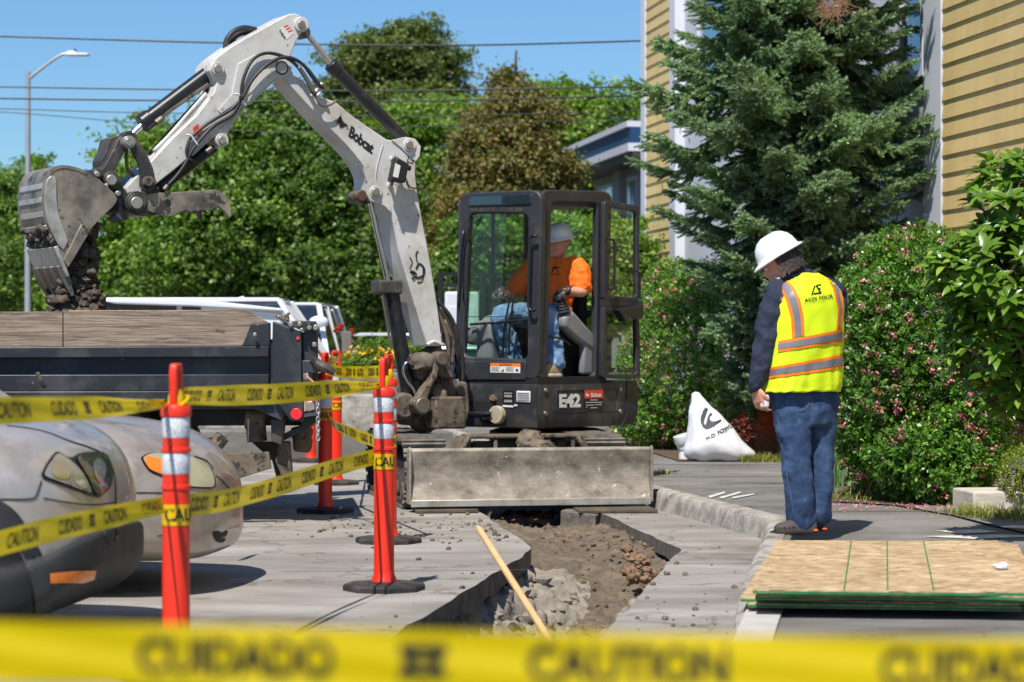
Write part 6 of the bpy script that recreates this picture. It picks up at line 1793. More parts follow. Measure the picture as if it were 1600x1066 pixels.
def tree(name, lab, base, lobes, mat, nclump, per, rad, leaf, group='trees beyond the parked vehicles', limbs=6, trunk_r=.16, flat=.55, shell=.45, cat='tree', up=.55, seed=1, pad=.78):
    rng = np.random.default_rng(seed)
    base = Vector(base); t = empty(name, base, lab, cat, group)
    lob = [(np.array(c), np.array(r)) for c, r in lobes]
    wts = np.array([r[0] * r[1] * r[2] for c, r in lob]) ** .67; wts /= wts.sum()
    npad = max(12, int(nclump / 13))
    which = rng.choice(len(lob), size=npad, p=wts)
    d = sph(npad, rng); d[:, 1] -= .25; d = unit(d)
    rr = shell + (1 - shell) * rng.random(npad) ** .5
    C0 = np.array([lob[i][0] for i in which]); R0 = np.array([lob[i][1] for i in which])
    PC = C0 + d * R0 * rr[:, None]
    m_ = int(nclump * 1.25 / npad) + 1
    pi_ = np.repeat(np.arange(npad), m_)
    pr = (pad * (.4 + 1.1 * rng.random(npad)))[pi_][:, None]
    off = sph(len(pi_), rng) * rng.random((len(pi_), 1)) ** .4; off[:, 2] = off[:, 2] * .42 - .16 * (off[:, 0] ** 2 + off[:, 1] ** 2)
    P = PC[pi_] + off * pr; d = unit(d[pi_] * .6 + off * .6)
    keep = P[:, 2] > .15
    P, d = P[keep], d[keep]
    rads = rad * (.5 + .8 * rng.random(len(P)))
    Pl, Nl = clump_cloud(P, d, per, rads, flat, rng, up)
    sz = leaf * (.65 + .7 * rng.random(len(Pl)))
    leaf_obj('crown', Pl, Nl, sz, sz * .62, mat, t, rng)
    mb = MB(); top = max(c[2] + r[2] * .5 for c, r in lobes)
    cx_ = float(np.mean([c[0] for c, r in lobes])); cy_ = float(np.mean([c[1] for c, r in lobes]))
    mid = Vector((cx_, cy_, top * .6))
    mb.tube([base, base.lerp(mid, .5) + Vector((.1, 0, 0)), mid, Vector((cx_ + .1, cy_, top))], [trunk_r, trunk_r * .8, trunk_r * .55, trunk_r * .12], 10, sm=4)
    for k in range(limbs):
        i = rng.integers(len(P)); q = Vector(P[i]); s = base.lerp(mid, .35 + .6 * rng.random())
        mb.tube([s, s.lerp(q, .5) + Vector((0, 0, .15)), q], [trunk_r * .4, trunk_r * .22, trunk_r * .06], 6, sm=4)
    mb.build('trunk', m_bark, t, smooth=60)
    return t
g1, g2, g3 = lin(30, 62, 18), lin(62, 104, 34), lin(104, 142, 54)
m_maple = leafmat('maple_leaf', lin(58, 84, 27), lin(106, 138, 50), lin(152, 174, 80), .35, .5)
m_maple2 = leafmat('bright_leaf', lin(74, 104, 30), lin(124, 154, 54), lin(160, 182, 84), .4, .5)
m_maple3 = leafmat('deep_leaf', lin(50, 76, 27), lin(92, 122, 46), lin(134, 156, 72), .35, .5)
m_olive = leafmat('olive_leaf', lin(66, 80, 34), lin(110, 124, 58), lin(146, 154, 86), .35, .5)
m_brown = leafmat('bronze_conifer', lin(84, 84, 38), lin(132, 126, 62), lin(146, 104, 68), .25, .6)
def Wl(px, py, d, rx, rz, ry=None):
    p = W(px, py, d); s = F / d
    return ((p.x, p.y, p.z), (rx / s, (ry if ry else rx * .8) / s, rz / s))
def gp(px, d):
    p = W(px, 533, d); return (p.x, p.y, 0)
tree('leafy_tree', 'dark leafy tree at the left edge behind the lamp pole', gp(-10, 50), [Wl(-10, 380, 50, 80, 110), Wl(-5, 300, 50, 34, 52), Wl(40, 400, 49, 50, 80)], m_maple, 900, 24, .24, .095, seed=2)
tree('leafy_tree', 'slim pointed tree top rising just right of the lamp pole', gp(75, 56), [Wl(55, 268, 56, 14, 34), Wl(60, 330, 56, 34, 60), Wl(80, 420, 55, 60, 90)], m_maple2, 620, 22, .24, .11, seed=3)
tree('leafy_tree', 'broad maple crown filling the gap under the digger arm', gp(215, 46), [Wl(180, 400, 46, 100, 110), Wl(250, 300, 46, 75, 90), Wl(230, 222, 47, 34, 40), Wl(300, 400, 45, 80, 100)], m_maple2, 1900, 26, .24, .098, seed=4)
tree('leafy_tree', 'large maple with bright crown under the angle of boom and arm', gp(400, 44), [Wl(330, 240, 44, 60, 60), Wl(415, 215, 44, 75, 75), Wl(380, 330, 43, 110, 110), Wl(320, 430, 43, 90, 80), Wl(470, 420, 43, 90, 80)], m_maple, 2500, 26, .24, .098, seed=5)
tree('leafy_tree', 'dense maple with rounded crown directly behind the lower boom', gp(520, 43), [Wl(505, 270, 43.5, 90, 90), Wl(560, 330, 43, 80, 110), Wl(540, 440, 42.5, 90, 80), Wl(470, 210, 44, 50, 55)], m_maple3, 2200, 26, .24, .098, seed=6)
tree('leafy_tree', 'bright green tree between the boom cylinder and the bronze conifer', gp(630, 48), [Wl(640, 230, 48, 80, 80), Wl(620, 330, 48, 90, 90), Wl(690, 190, 49, 50, 50), Wl(660, 430, 47, 80, 80)], m_maple2, 1700, 24, .24, .095, seed=7)
tree('tall_tree', 'tall olive tree with open feathery crown against the sky', gp(620, 56), [Wl(620, 75, 56, 60, 42), Wl(560, 95, 56, 55, 45), Wl(670, 100, 56, 55, 42), Wl(620, 150, 56, 105, 55), Wl(540, 140, 56, 42, 42), Wl(690, 140, 56, 34, 44), Wl(650, 45, 56, 22, 24), Wl(590, 60, 56, 30, 24), Wl(600, 220, 56, 95, 60)], m_olive, 2600, 22, .22, .09, seed=8, shell=.35, limbs=30, trunk_r=.2, pad=.5)
tree('leafy_tree', 'light green tree top to the right of the bronze conifer', gp(900, 52), [Wl(900, 190, 52, 75, 48), Wl(955, 180, 52, 45, 36), Wl(870, 160, 53, 40, 28), Wl(950, 250, 52, 60, 60), Wl(880, 300, 52, 80, 80), Wl(990, 235, 53, 30, 50)], m_maple2, 1500, 22, .25, .115, seed=9, shell=.4)
tree('bronze_conifer', 'bronze tinged feathery conifer rising behind the cab roof', gp(800, 42), [Wl(806, 92, 42, 10, 26), Wl(816, 128, 42, 28, 32), Wl(775, 150, 42, 22, 25), Wl(800, 180, 42, 52, 50), Wl(850, 190, 42, 20, 34), Wl(790, 250, 42, 78, 60), Wl(770, 330, 42, 84, 70), Wl(880, 270, 42, 34, 40), Wl(760, 410, 42, 100, 80), Wl(730, 300, 42, 30, 56)], m_brown, 3000, 26, .20, .075, seed=10, shell=.45, flat=.9, up=.3, pad=.30)
tree('leafy_bush', 'bright green bush seen through the cab door opening', gp(910, 33), [Wl(905, 390, 33, 55, 50), Wl(960, 400, 32, 60, 60), Wl(930, 450, 32, 90, 60)], m_maple2, 1100, 22, .16, .08, seed=12, trunk_r=.07, pad=.35)
tree('leafy_bush', 'dark bush seen through the green side window of the cab', gp(790, 36), [Wl(790, 400, 37, 80, 80), Wl(740, 430, 37, 60, 60)], m_maple, 900, 22, .2, .09, seed=13, trunk_r=.07, pad=.4)
tree('flowering_bush', 'low bush dotted with yellow flowers beyond the twin posts', gp(585, 27), [Wl(590, 556, 27, 34, 18, 40), Wl(560, 566, 27, 30, 12, 30), Wl(625, 550, 27, 40, 22, 40)], m_maple2, 420, 26, .07, .035, seed=14, trunk_r=.03, pad=.16, limbs=2, cat='bush', group='planting along the far curb')
rng = np.random.default_rng(5)
n = 16; P = np.array([tuple(W(random.uniform(530, 620), random.uniform(545, 562), 26.6)) for _ in range(n)])
m_yel = leafmat('yellow_petal', lin(224, 180, 40), lin(240, 206, 60), None, .2)
fb_ = [o for o in SC.objects if o.name.startswith('flowering_bush')][0]
Pp = np.repeat(P, 6, 0) + rng.normal(size=(n * 6, 3)) * .02
leaf_obj('blossoms', Pp, rng.normal(size=(n * 6, 3)) + np.array([0, -.6, .5]), .05, .04, m_yel, fb_, rng)
# low retaining curb beyond the posts
mb = MB(); mb.prism([Vector((-3.3, 26.0, 0)), Vector((-.75, 25.6, 0)), Vector((-.9, 26.1, 0)), Vector((-3.3, 26.5, 0))], Vector((0, 0, .66)))
tag(mb.build('planter_wall', m_curb, bevel=.02), 'low concrete planter wall below the yellow flowered bush', 'wall')
mb = MB(); mb.prism([Vector((-3.3, 26.5, -.01)), Vector((-.9, 26.1, -.01)), Vector((-1.1, 29.2, -.01)), Vector((-3.3, 29.5, -.01))], Vector((0, 0, .90)))
tag(mb.build('raised_ground', m_walk, bevel=.02), kind='structure')
mb = MB(); mb.prism([Vector((-3.3, 25.2, 0)), Vector((-.6, 24.8, 0)), Vector((-.75, 25.58, 0)), Vector((-3.3, 25.98, 0))], Vector((0, 0, .30)))
tag(mb.build('raised_ground', m_walk, bevel=.02), kind='structure')
# far wood behind everything, a mass nobody could count
rng = np.random.default_rng(77)
n = 5200
X = rng.uniform(-26, 6, n); Z = rng.uniform(0.2, 1, n); hmax = 3.1 + 1.0 * np.array([noise.noise(Vector((x * .35, 3, 0))) for x in X])
P = np.stack([X, 64 + rng.uniform(-1.2, 1.2, n), .3 + Z * hmax], 1)
Pl, Nl = clump_cloud(P, np.tile(np.array([[0, -1, 0.2]]), (n, 1)), 12, .42, .7, rng)
o = leaf_obj('distant_wood', Pl, Nl, .2, .14, m_maple, None, rng); tag(o, 'distant mass of woodland closing the view', 'wood', kind='stuff')

# ---------------- spruce by the building
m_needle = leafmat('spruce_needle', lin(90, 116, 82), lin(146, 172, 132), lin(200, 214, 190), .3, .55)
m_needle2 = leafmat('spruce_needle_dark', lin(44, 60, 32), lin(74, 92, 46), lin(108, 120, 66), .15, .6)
def spruce():
    rng = np.random.default_rng(21)
    b0 = W(1240, 533, 22.6); b0.z = .1
    t = empty('spruce_tree', b0, 'blue green spruce with drooping boughs standing against the yellow building', 'tree')
    # needle shoot template: axis +X, length 1
    nn = 34; tv, tf = [], []
    for i in range(nn):
        s = i / nn; a = i * 2.4; 
        ln = .34 * (1 - .35 * s); 
        rd = np.array([0, math.cos(a), math.sin(a)]); p = np.array([s * .95, 0, 0])
        d = rd * .8 + np.array([.75, 0, 0]); d /= np.linalg.norm(d)
        side = np.cross(d, rd + np.array([.1, .2, .3])); side /= np.linalg.norm(side)
        tv += [p - side * .06, p + side * .06, p + d * ln]; tf.append((3 * i, 3 * i + 1, 3 * i + 2))
    tv = np.array(tv); tf = np.array(tf)
    shoots_p, shoots_d, shoots_l, dark = [], [], [], []
    mb = MB(); mb.tube([b0, b0 + Vector((0, 0, 3)), b0 + Vector((.05, 0, 7.2))], [.17, .12, .02], 10, sm=4)
    zs = .8
    def halfw(z, az):
        prof = np.interp(z, [.7, 1.2, 1.8, 2.4, 3.0, 3.4, 3.9, 4.4, 5.2, 6.2, 7.2], [.62, .72, .90, 1.12, 1.38, 1.42, 1.22, 1.14, .95, .6, .1])
        return float(prof)
    tiers = np.arange(.75, 6.9, .11)
    for z in tiers:
        k = 8 if z < 5.5 else 5
        a0 = rng.random() * 6.28
        for j in range(k):
            az = a0 + 2 * math.pi * (j + rng.uniform(-.3, .3)) / k
            if math.sin(az) > .55 and rng.random() < .6: continue
            L = halfw(z, az) * rng.uniform(.62, 1.12)
            if rng.random() < .12: L *= 1.12
            o = b0 + Vector((0, 0, z - .1 + rng.uniform(-.08, .08)))
            h = Vector((math.cos(az), math.sin(az), 0))
            sag = rng.uniform(.12, .30) * L
            pts = [o, o + h * L * .35 + Vector((0, 0, .05 * L)), o + h * L * .7 + Vector((0, 0, -.6 * sag)), o + h * L + Vector((0, 0, -sag * .45 + .05))]
            cpts = catmull(pts, 8)
            mb.tube(cpts[::2], [.022, .006], 5)
            m = len(cpts)
            side = Vector((-h.y, h.x, 0))
            for q in range(3, m):
                f = q / (m - 1); p = cpts[q]
                w_ = .42 * L * (1.15 - f) * (.5 + f * .9) * .9
                T = (cpts[min(q + 1, m - 1)] - cpts[q - 1]).normalized()
                for sgn in (-1, 1):
                    for sub in range(3):
                        ln = w_ * rng.uniform(.45, 1.05)
                        dd = (side * sgn * rng.uniform(.7, 1.1) + T * rng.uniform(.5, 1.0) + Vector((0, 0, rng.uniform(-.35, .12)))).normalized()
                        ns = max(1, int(ln / .05))
                        for u in range(ns):
                            g = p + dd * (ln * (u + .3) / ns)
                            for vv in range(2):
                                d2 = (dd * .8 + side * sgn * rng.uniform(-.7, .7) + T * rng.uniform(0, .7) + Vector((0, 0, rng.uniform(-.5, .35)))).normalized()
                                shoots_p.append(tuple(g)); shoots_d.append(tuple(d2)); shoots_l.append(rng.uniform(.07, .12))
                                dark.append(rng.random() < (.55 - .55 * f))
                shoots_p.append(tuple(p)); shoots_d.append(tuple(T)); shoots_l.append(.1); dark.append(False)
            # hanging twigs beneath
            for q in range(int(5 + 4 * L)):
                f = rng.uniform(.15, .95); p = cpts[int(f * (m - 1))]; dl = rng.uniform(.05, .26)
                for u in range(int(dl / .045) + 1):
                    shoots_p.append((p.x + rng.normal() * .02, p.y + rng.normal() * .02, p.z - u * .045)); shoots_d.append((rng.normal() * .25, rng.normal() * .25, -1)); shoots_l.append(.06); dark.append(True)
    SP = np.array(shoots_p); SD_ = unit(np.array(shoots_d)); SL = np.array(shoots_l); DK = np.array(dark)
    mb.build('trunk', m_bark, t, smooth=60)
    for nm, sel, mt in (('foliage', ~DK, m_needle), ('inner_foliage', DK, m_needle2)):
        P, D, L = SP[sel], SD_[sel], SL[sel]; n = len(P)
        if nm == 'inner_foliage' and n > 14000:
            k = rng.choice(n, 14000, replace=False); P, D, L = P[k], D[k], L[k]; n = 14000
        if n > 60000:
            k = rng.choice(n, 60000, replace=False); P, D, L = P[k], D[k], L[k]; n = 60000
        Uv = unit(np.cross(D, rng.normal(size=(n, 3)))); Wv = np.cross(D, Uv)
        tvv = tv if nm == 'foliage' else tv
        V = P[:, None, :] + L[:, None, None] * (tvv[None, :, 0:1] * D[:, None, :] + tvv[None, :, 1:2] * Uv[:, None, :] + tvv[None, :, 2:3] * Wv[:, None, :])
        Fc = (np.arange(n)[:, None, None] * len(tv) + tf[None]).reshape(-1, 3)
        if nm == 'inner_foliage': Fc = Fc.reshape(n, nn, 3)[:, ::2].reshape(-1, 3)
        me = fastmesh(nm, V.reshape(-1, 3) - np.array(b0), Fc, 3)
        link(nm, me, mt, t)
    return len(SP)
NSH = spruce()
print('spruce shoots', NSH)
m_dry = M('dry_twig', lin(130, 98, 72), .9)
mb = MB(); random.seed(12)
for k in range(60):
    a = W(1300 + random.gauss(0, 12), 2 + random.gauss(0, 7), 21.6); mb.tube([a, a + Vector((random.gauss(0, .06), 0, random.gauss(-.05, .05))), a + Vector((random.gauss(0, .1), 0, random.gauss(-.08, .08)))], .0028, 4, sm=2)
sp_ = [o for o in SC.objects if o.name == 'spruce_tree'][0]
mb.build('dry_twigs', m_dry, sp_)

# ---------------- flowering shrubs
m_escl = leafmat('shrub_leaf', lin(60, 96, 26), lin(112, 152, 48), lin(156, 186, 80), .3, .35)
m_escd = leafmat('shrub_leaf_dark', lin(54, 90, 26), lin(96, 140, 46), lin(140, 174, 76), .35, .34)
def shrub(name, lab, lobes, leafL, nshoot, per, mat, nflow, base, seed, group=None, fl_r=.02, cat='shrub', flz=None):
    rng = np.random.default_rng(seed)
    t = empty(name, base, lab, cat, group)
    lob = [(np.array(c), np.array(r)) for c, r in lobes]
    wts = np.array([r[0] * r[2] for c, r in lob]); wts = wts / wts.sum()
    which = rng.choice(len(lob), size=nshoot, p=wts); d = sph(nshoot, rng)
    C0 = np.array([lob[i][0] for i in which]); R0 = np.array([lob[i][1] for i in which])
    rr = (.66 + .36 * rng.random(nshoot) ** .6) * (1 + .10 * noise3(C0 + d * 2.0, 2.5, seed))
    P = C0 + d * R0 * rr[:, None]
    keep = (P[:, 2] > .14) & ((d[:, 1] < .3) | (rng.random(nshoot) < .35))
    P, d, rr = P[keep], d[keep], rr[keep]
    # discard those buried well inside another lobe
    ins = np.zeros(len(P), bool)
    for c, r in lob: ins |= (((P - c) / (r * .66)) ** 2).sum(1) < 1
    P, d, rr = P[~ins], d[~ins], rr[~ins]
    n = len(P)
    # each shoot: a short twig with a rosette of leaves
    ax = unit(d * .8 + np.array([0, -.1, .6]) + rng.normal(size=(n, 3)) * .45)
    idx = np.repeat(np.arange(n), per); kk = np.tile(np.arange(per), n)
    rd = unit(np.cross(ax[idx], rng.normal(size=(len(idx), 3))))
    pos = P[idx] + ax[idx] * (kk[:, None] / per * leafL * 2.4) + rd * leafL * .5
    ld = unit(rd * .9 + ax[idx] * .55)
    N = unit(np.cross(ld, np.cross(ax[idx], rd)) + rng.normal(size=(len(idx), 3)) * .15)
    N[N[:, 2] < 0] *= -1
    L = leafL * (.7 + .6 * rng.random(len(idx)))[:, None]; Wd = L * .58
    B = unit(np.cross(N, ld)); T = np.cross(B, N)
    a = pos - T * L * .5; b = pos + T * L * .5; m1 = pos + B * Wd * .5 + N * Wd * .15 + T * L * .08; m2 = pos - B * Wd * .5 + N * Wd * .15 + T * L * .08
    V = np.stack([a, m1, b, m2], 1).reshape(-1, 3) - np.array(base)
    link('foliage', fastmesh('foliage', V, np.arange(len(V)).reshape(-1, 4), 4), mat, t)
    mb = MB()
    for k in range(40):
        i = rng.integers(n); q = Vector(P[i]); s = Vector((lob[which[0]][0][0] + rng.normal() * .2, lob[0][0][1] + .1, .12))
        mb.tube([s, s.lerp(q, .5) + Vector((0, 0, .1)), q], [.012, .003], 5, sm=3)
    mb.build('stems', m_bark, t, smooth=60)
    if nflow:
        cand = np.where((rr > .9) & (d[:, 1] < .1))[0]
        k = rng.choice(cand, min(nflow, len(cand)), replace=False)
        c = P[k] + d[k] * .03; q = 18; idx = np.repeat(np.arange(len(k)), q)
        o3 = sph(len(idx), rng); Pp = c[idx] + o3 * fl_r * rng.uniform(.5, 1.3, (len(idx), 1)) * np.array([1.3, 1, .8])
        leaf_obj('blossoms', Pp, o3 + rng.normal(size=o3.shape) * .3, .022, .018, m_pink, t, rng)
    return t
def Ws(px, py, d, rx, rz, ry):
    p = W(px, py, d); s = F / d; return ((p.x, p.y, p.z), (rx / s, ry, rz / s))
shrub('flowering_shrub', 'long pink flowered shrub between the digger door and the spruce', [Ws(1060, 570, 24.6, 70, 135, .9), Ws(1015, 600, 25, 50, 100, .7), Ws(1120, 540, 24.2, 70, 130, .8), Ws(1060, 470, 24.8, 55, 60, .5), Ws(1170, 560, 23.6, 70, 130, .7), Ws(1000, 655, 24.6, 45, 42, .5)], .036, 13000, 8, m_escl, 260, (1.65, 24.5, .1), 31, 'pink flowered shrubs by the building', .032)
shrub('flowering_shrub', 'big dark pink flowered shrub right of the standing worker', [Ws(1420, 580, 17.0, 108, 190, .7), Ws(1360, 600, 16.8, 58, 160, .5), Ws(1430, 440, 17.2, 95, 80, .5), Ws(1500, 620, 16.6, 75, 155, .5), Ws(1340, 480, 17.2, 34, 60, .35), Ws(1540, 560, 17.0, 70, 180, .6), Ws(1460, 720, 16.4, 95, 65, .35)], .036, 17000, 8, m_escd, 430, (2.75, 17, .1), 32, 'pink flowered shrubs by the building', .032)
shrub('box_bush', 'small yellow green bush at the right edge above the stone block', [Ws(1605, 745, 15.6, 45, 48, .2), Ws(1640, 735, 15.8, 50, 60, .3)], .014, 2600, 8, leafmat('box_leaf', lin(88, 108, 30), lin(138, 150, 54), lin(176, 180, 84), .3, .35), 0, (3.3, 15.6, .1), 33)
shrub('red_leaved_plant', 'low dark red leaved plant between the white sack and orange cone', [Ws(1160, 676, 22.6, 12, 26, .12)], .026, 200, 7, leafmat('heuchera_leaf', lin(70, 22, 20), lin(128, 44, 32), lin(150, 110, 40), .2), 0, (2.15, 22.6, .1), 34, cat='plant')

# ---------------- rhododendron, leaves one by one
def rhodo():
    rng = np.random.default_rng(41)
    base = Vector((2.95, 13.6, .1))
    t = empty('rhododendron', base, 'rhododendron with long glossy leaves reaching in from the right edge', 'shrub')
    m_rh = leafmat('rhododendron_leaf', lin(58, 92, 28), lin(104, 136, 44), lin(146, 164, 66), .25, .3)
    # leaf shape with midrib fold, unit length along +X
    xs = [0, .12, .3, .5, .7, .86, 1.0]; ws = [.02, .10, .155, .17, .14, .08, .0]
    V, Fc = [], []
    for x, w_ in zip(xs, ws):
        zc = .06 * math.sin(x * 3.1) - .10 * x * x
        V += [(x, w_, zc + w_ * .30), (x, 0, zc), (x, -w_, zc + w_ * .30)]
    for i in range(len(xs) - 1):
        a = 3 * i; Fc += [(a, a + 1, a + 4, a + 3), (a + 1, a + 2, a + 5, a + 4)]
    me = bpy.data.meshes.new('leaf'); me.from_pydata(V, [], Fc); me.polygons.foreach_set('use_smooth', [True] * len(me.polygons)); me.update(); me.materials.append(m_rh)
    lob = [Ws(1585, 320, 13.7, 68, 85, .35), Ws(1560, 440, 13.6, 92, 88, .4), Ws(1560, 540, 13.7, 78, 80, .35), Ws(1600, 600, 13.8, 62, 65, .35), Ws(1640, 420, 13.9, 110, 180, .4), Ws(1500, 420, 13.6, 45, 40, .2)]
    wh = []
    tries = 0
    while len(wh) < 360 and tries < 9000:
        tries += 1
        c, r = lob[rng.integers(len(lob))]; d = sph(1, rng)[0]
        if d[1] > .35: continue
        p = np.array(c) + d * np.array(r) * rng.uniform(.72, 1.0)
        if p[0] / p[1] > .275: continue
        if any(np.linalg.norm(p - q) < .055 for q, _ in wh): continue
        wh.append((p, d))
    wh.sort(key=lambda w: w[0][1] + (5 if w[0][0] / w[0][1] > .218 else 0))
    cnt = 0; VV, FF = [], []
    mb = MB()
    arr = np.array(V)
    for p, d in wh:
        ax = Vector((d[0] * .7, d[1] * .6 - .1, d[2] * .4 + .75)).normalized()
        X = ax.orthogonal().normalized(); Y = ax.cross(X)
        k = int(rng.integers(7, 11)); a0 = rng.random() * 6
        q = Vector(p); mb.tube([q - ax * .16 - Vector((d[0], d[1], 0)) * .1, q - ax * .05, q], [.006, .004], 5, sm=2)
        for j in range(k):
            a = a0 + j * 2.4
            rd = X * math.cos(a) + Y * math.sin(a)
            el = rng.uniform(.05, .75)
            dirv = (rd * math.cos(el) + ax * math.sin(el)).normalized()
            nrm = (ax * math.cos(el) - rd * math.sin(el)).normalized(); sd_ = nrm.cross(dirv)
            s = rng.uniform(.095, .145)
            Mx = Matrix((dirv, sd_, nrm)).transposed().to_4x4()
            Mx = Matrix.Translation(q - base + ax * (-.02 * j / k)) @ Mx @ Matrix.Scale(s, 4)
            if cnt < 298:
                o = bpy.data.objects.new('leaf', me); COL.objects.link(o); o.parent = t; o.matrix_local = Mx; cnt += 1
            else:
                A = arr @ np.array(Mx.to_3x3()).T + np.array(Mx.translation)
                FF += [tuple(i + len(VV) for i in f) for f in Fc]; VV += [tuple(x) for x in A]
    mm = bpy.data.meshes.new('foliage'); mm.from_pydata(VV, [], FF); mm.polygons.foreach_set('use_smooth', [True] * len(FF)); mm.update()
    o = link('foliage', mm, m_rh, t); o['kind'] = 'stuff'
    for k in range(14):
        q = Vector(wh[rng.integers(len(wh))][0]); s = base + Vector((.25, .1, 0))
        mb.tube([s, s.lerp(q, .5) + Vector((.1, .1, .1)), q], [.02, .006], 6, sm=3)
    mb.build('stems', m_bark, t, smooth=60)
rhodo()

# ---------------- iris clump and weeds
def blades(name, lab, spots, n, L, w_, mat, lean, seed, cat, kind=None):
    rng = np.random.default_rng(seed); VV, FF = [], []
    for (c, sx, sy) in spots:
        for k in range(n):
            b = np.array([c.x + rng.normal() * sx, c.y + rng.normal() * sy, c.z - .01]); az = rng.random() * 6.28; l = L * rng.uniform(.5, 1.2); le = lean * rng.uniform(.3, 1.3)
            h = np.array([math.cos(az), math.sin(az), 0]); s = np.array([-h[1], h[0], 0]) * w_ / 2; i0 = len(VV)
            for f, ww in ((0, 1), (.4, 1), (.75, .7), (1, .05)):
                c_ = b + h * l * le * f * f + np.array([0, 0, l * f * (1 - .25 * le * f)])
                VV += [tuple(c_ - s * ww), tuple(c_ + s * ww)]
            for i in range(3): FF.append((i0 + 2 * i, i0 + 2 * i + 1, i0 + 2 * i + 3, i0 + 2 * i + 2))
    me = bpy.data.meshes.new(name); me.from_pydata(VV, [], FF); me.update(); o = link(name, me, mat)
    tag(o, lab, cat, kind=kind); return o
m_grass = leafmat('grass_blade', lin(96, 112, 44), lin(150, 150, 78), lin(190, 174, 112), .3, .6)
m_iris = leafmat('iris_blade', lin(92, 128, 84), lin(136, 164, 120), None, .3, .45)
blades('iris_clump', 'clump of long grey green iris leaves behind the standing worker', [(wz(1312, 762), .05, .06)], 26, .62, .028, m_iris, .5, 51, 'plant')
blades('dry_grass', 'dry weedy grass along the foot of the shrubs', [(wz(1500 + 12 * i, 805 + i * .9), .08, .08) for i in range(11)] + [(wz(1165 + 9 * i, 722), .06, .08) for i in range(7)] + [(wz(1300 + 30 * i, 782), .1, .1) for i in range(6)], 60, .11, .006, m_grass, .9, 52, 'grass', 'stuff')
blades('crack_weed', 'small weeds growing in the cracks of the walk and far curb', [(G(540 + 8 * i, 612 - i * .4), .04, .08) for i in range(8)] + [(wz(1026 + 6 * i, 742), .04, .03) for i in range(3)], 26, .07, .006, m_grass, .9, 53, 'grass', 'stuff')
# bed of earth under the shrubs
m_bed = M('bed_earth', lin(88, 72, 56), .95, var=.3, vs=9, bump=1)
P = [wz(1300, 786), wz(1400, 792), wz(1490, 808), wz(1600, 835), Vector((4.6, 13.6, .07)), Vector((6, 22, .14)), Vector((3.4, 22, .14)), wz(1322, 745)]
tag(MB().add([Vector((p.x, p.y, kz(p.y) + .012)) for p in P], [tuple(range(len(P)))]).build('planting_bed', m_bed, smooth=0, recalc=False), kind='structure')
P = [wz(955, 688), wz(1060, 722), wz(1200, 722), wz(1260, 715), Vector((4.5, 30, .14)), Vector((.5, 30, .14))]
tag(MB().add([Vector((p.x, p.y, kz(p.y) + .012)) for p in P], [tuple(range(len(P)))]).build('planting_bed', m_bed, smooth=0, recalc=False), kind='structure')
# ================================================================== PEOPLE
def add_head(mb, c, up, face, s=1.0):
    up = up.normalized(); face = (face - up * face.dot(up)).normalized(); side = up.cross(face)
    def E(o, r):
        bm = bmesh.new(); bmesh.ops.create_icosphere(bm, subdivisions=3, radius=1)
        q = c + face * o[0] * s + side * o[1] * s + up * o[2] * s
        mb.add([q + (face * v.co.x * r[0] + side * v.co.y * r[1] + up * v.co.z * r[2]) * s for v in bm.verts], [tuple(x.index for x in f.verts) for f in bm.faces]); bm.free()
    E((-.01, 0, .035), (.098, .078, .095)); E((.02, 0, -.02), (.078, .068, .085)); E((.045, 0, -.07), (.05, .05, .042))
    E((.02, 0, -.065), (.06, .058, .04)); E((.098, 0, -.012), (.022, .014, .026)); E((.085, 0, .015), (.014, .010, .03)); E((.108, 0, -.02), (.012, .012, .010))
    E((.086, 0, .035), (.016, .045, .010)); E((.094, 0, -.05), (.010, .024, .007)); E((.092, 0, -.060), (.010, .020, .006)); E((.085, 0, -.085), (.018, .020, .016))
    for sg in (-1, 1):
        E((.0, .078 * sg, -.005), (.018, .010, .032)); E((.066, .040 * sg, -.025), (.024, .022, .022))
    return side
def limb(mb, pts, rs, n=14, sm=5):
    mb.tube(pts, rs, n, sm=sm)
    for p, r in ((pts[0], rs[0]), (pts[-1], rs[-1])): mb.ico(p, r, 2)
def add_hand(mb, w, d, nrm, thumb, curl=.5, s=1.0, r0=.0095):
    """w wrist, d along the palm, nrm out of the back of the hand, thumb side direction"""
    d = d.normalized(); th = (thumb - d * thumb.dot(d)).normalized(); nb = nrm - d * nrm.dot(d); nb = (nb - th * nb.dot(th)).normalized()
    for k in range(4):
        o = th * (.030 - .020 * k) * s
        mb.tube([w, w + d * .045 * s + o * .8, w + d * .088 * s + o], [.017 * s, .016 * s, .0125 * s], 8, sm=3)
    Ls = [.072, .080, .075, .060]
    for k in range(4):
        o = th * (.032 - .0215 * k) * s; b = w + d * .088 * s + o; L = Ls[k] * s; a = curl * (1 + .12 * k); pts = [b]; ang = 0
        for f in (.42, .32, .26):
            ang += a; pts.append(pts[-1] + (d * math.cos(ang) - nb * math.sin(ang)) * L * f + th * .0025 * (1.5 - k) * s)
        mb.tube(pts, [r0 * s, r0 * .95 * s, r0 * .85 * s, r0 * .7 * s], 8, sm=3); mb.ico(pts[-1], r0 * .7 * s, 1)
    b = w + d * .02 * s + th * .026 * s
    pts = [b, b + d * .032 * s + th * .022 * s - nb * .008 * s, b + d * .06 * s + th * .026 * s - nb * .022 * s, b + d * .080 * s + th * .018 * s - nb * .034 * s]
    mb.tube(pts, [.015 * s, .0125 * s, .0105 * s, .0085 * s], 8, sm=3); mb.ico(pts[-1], .0085 * s, 1)
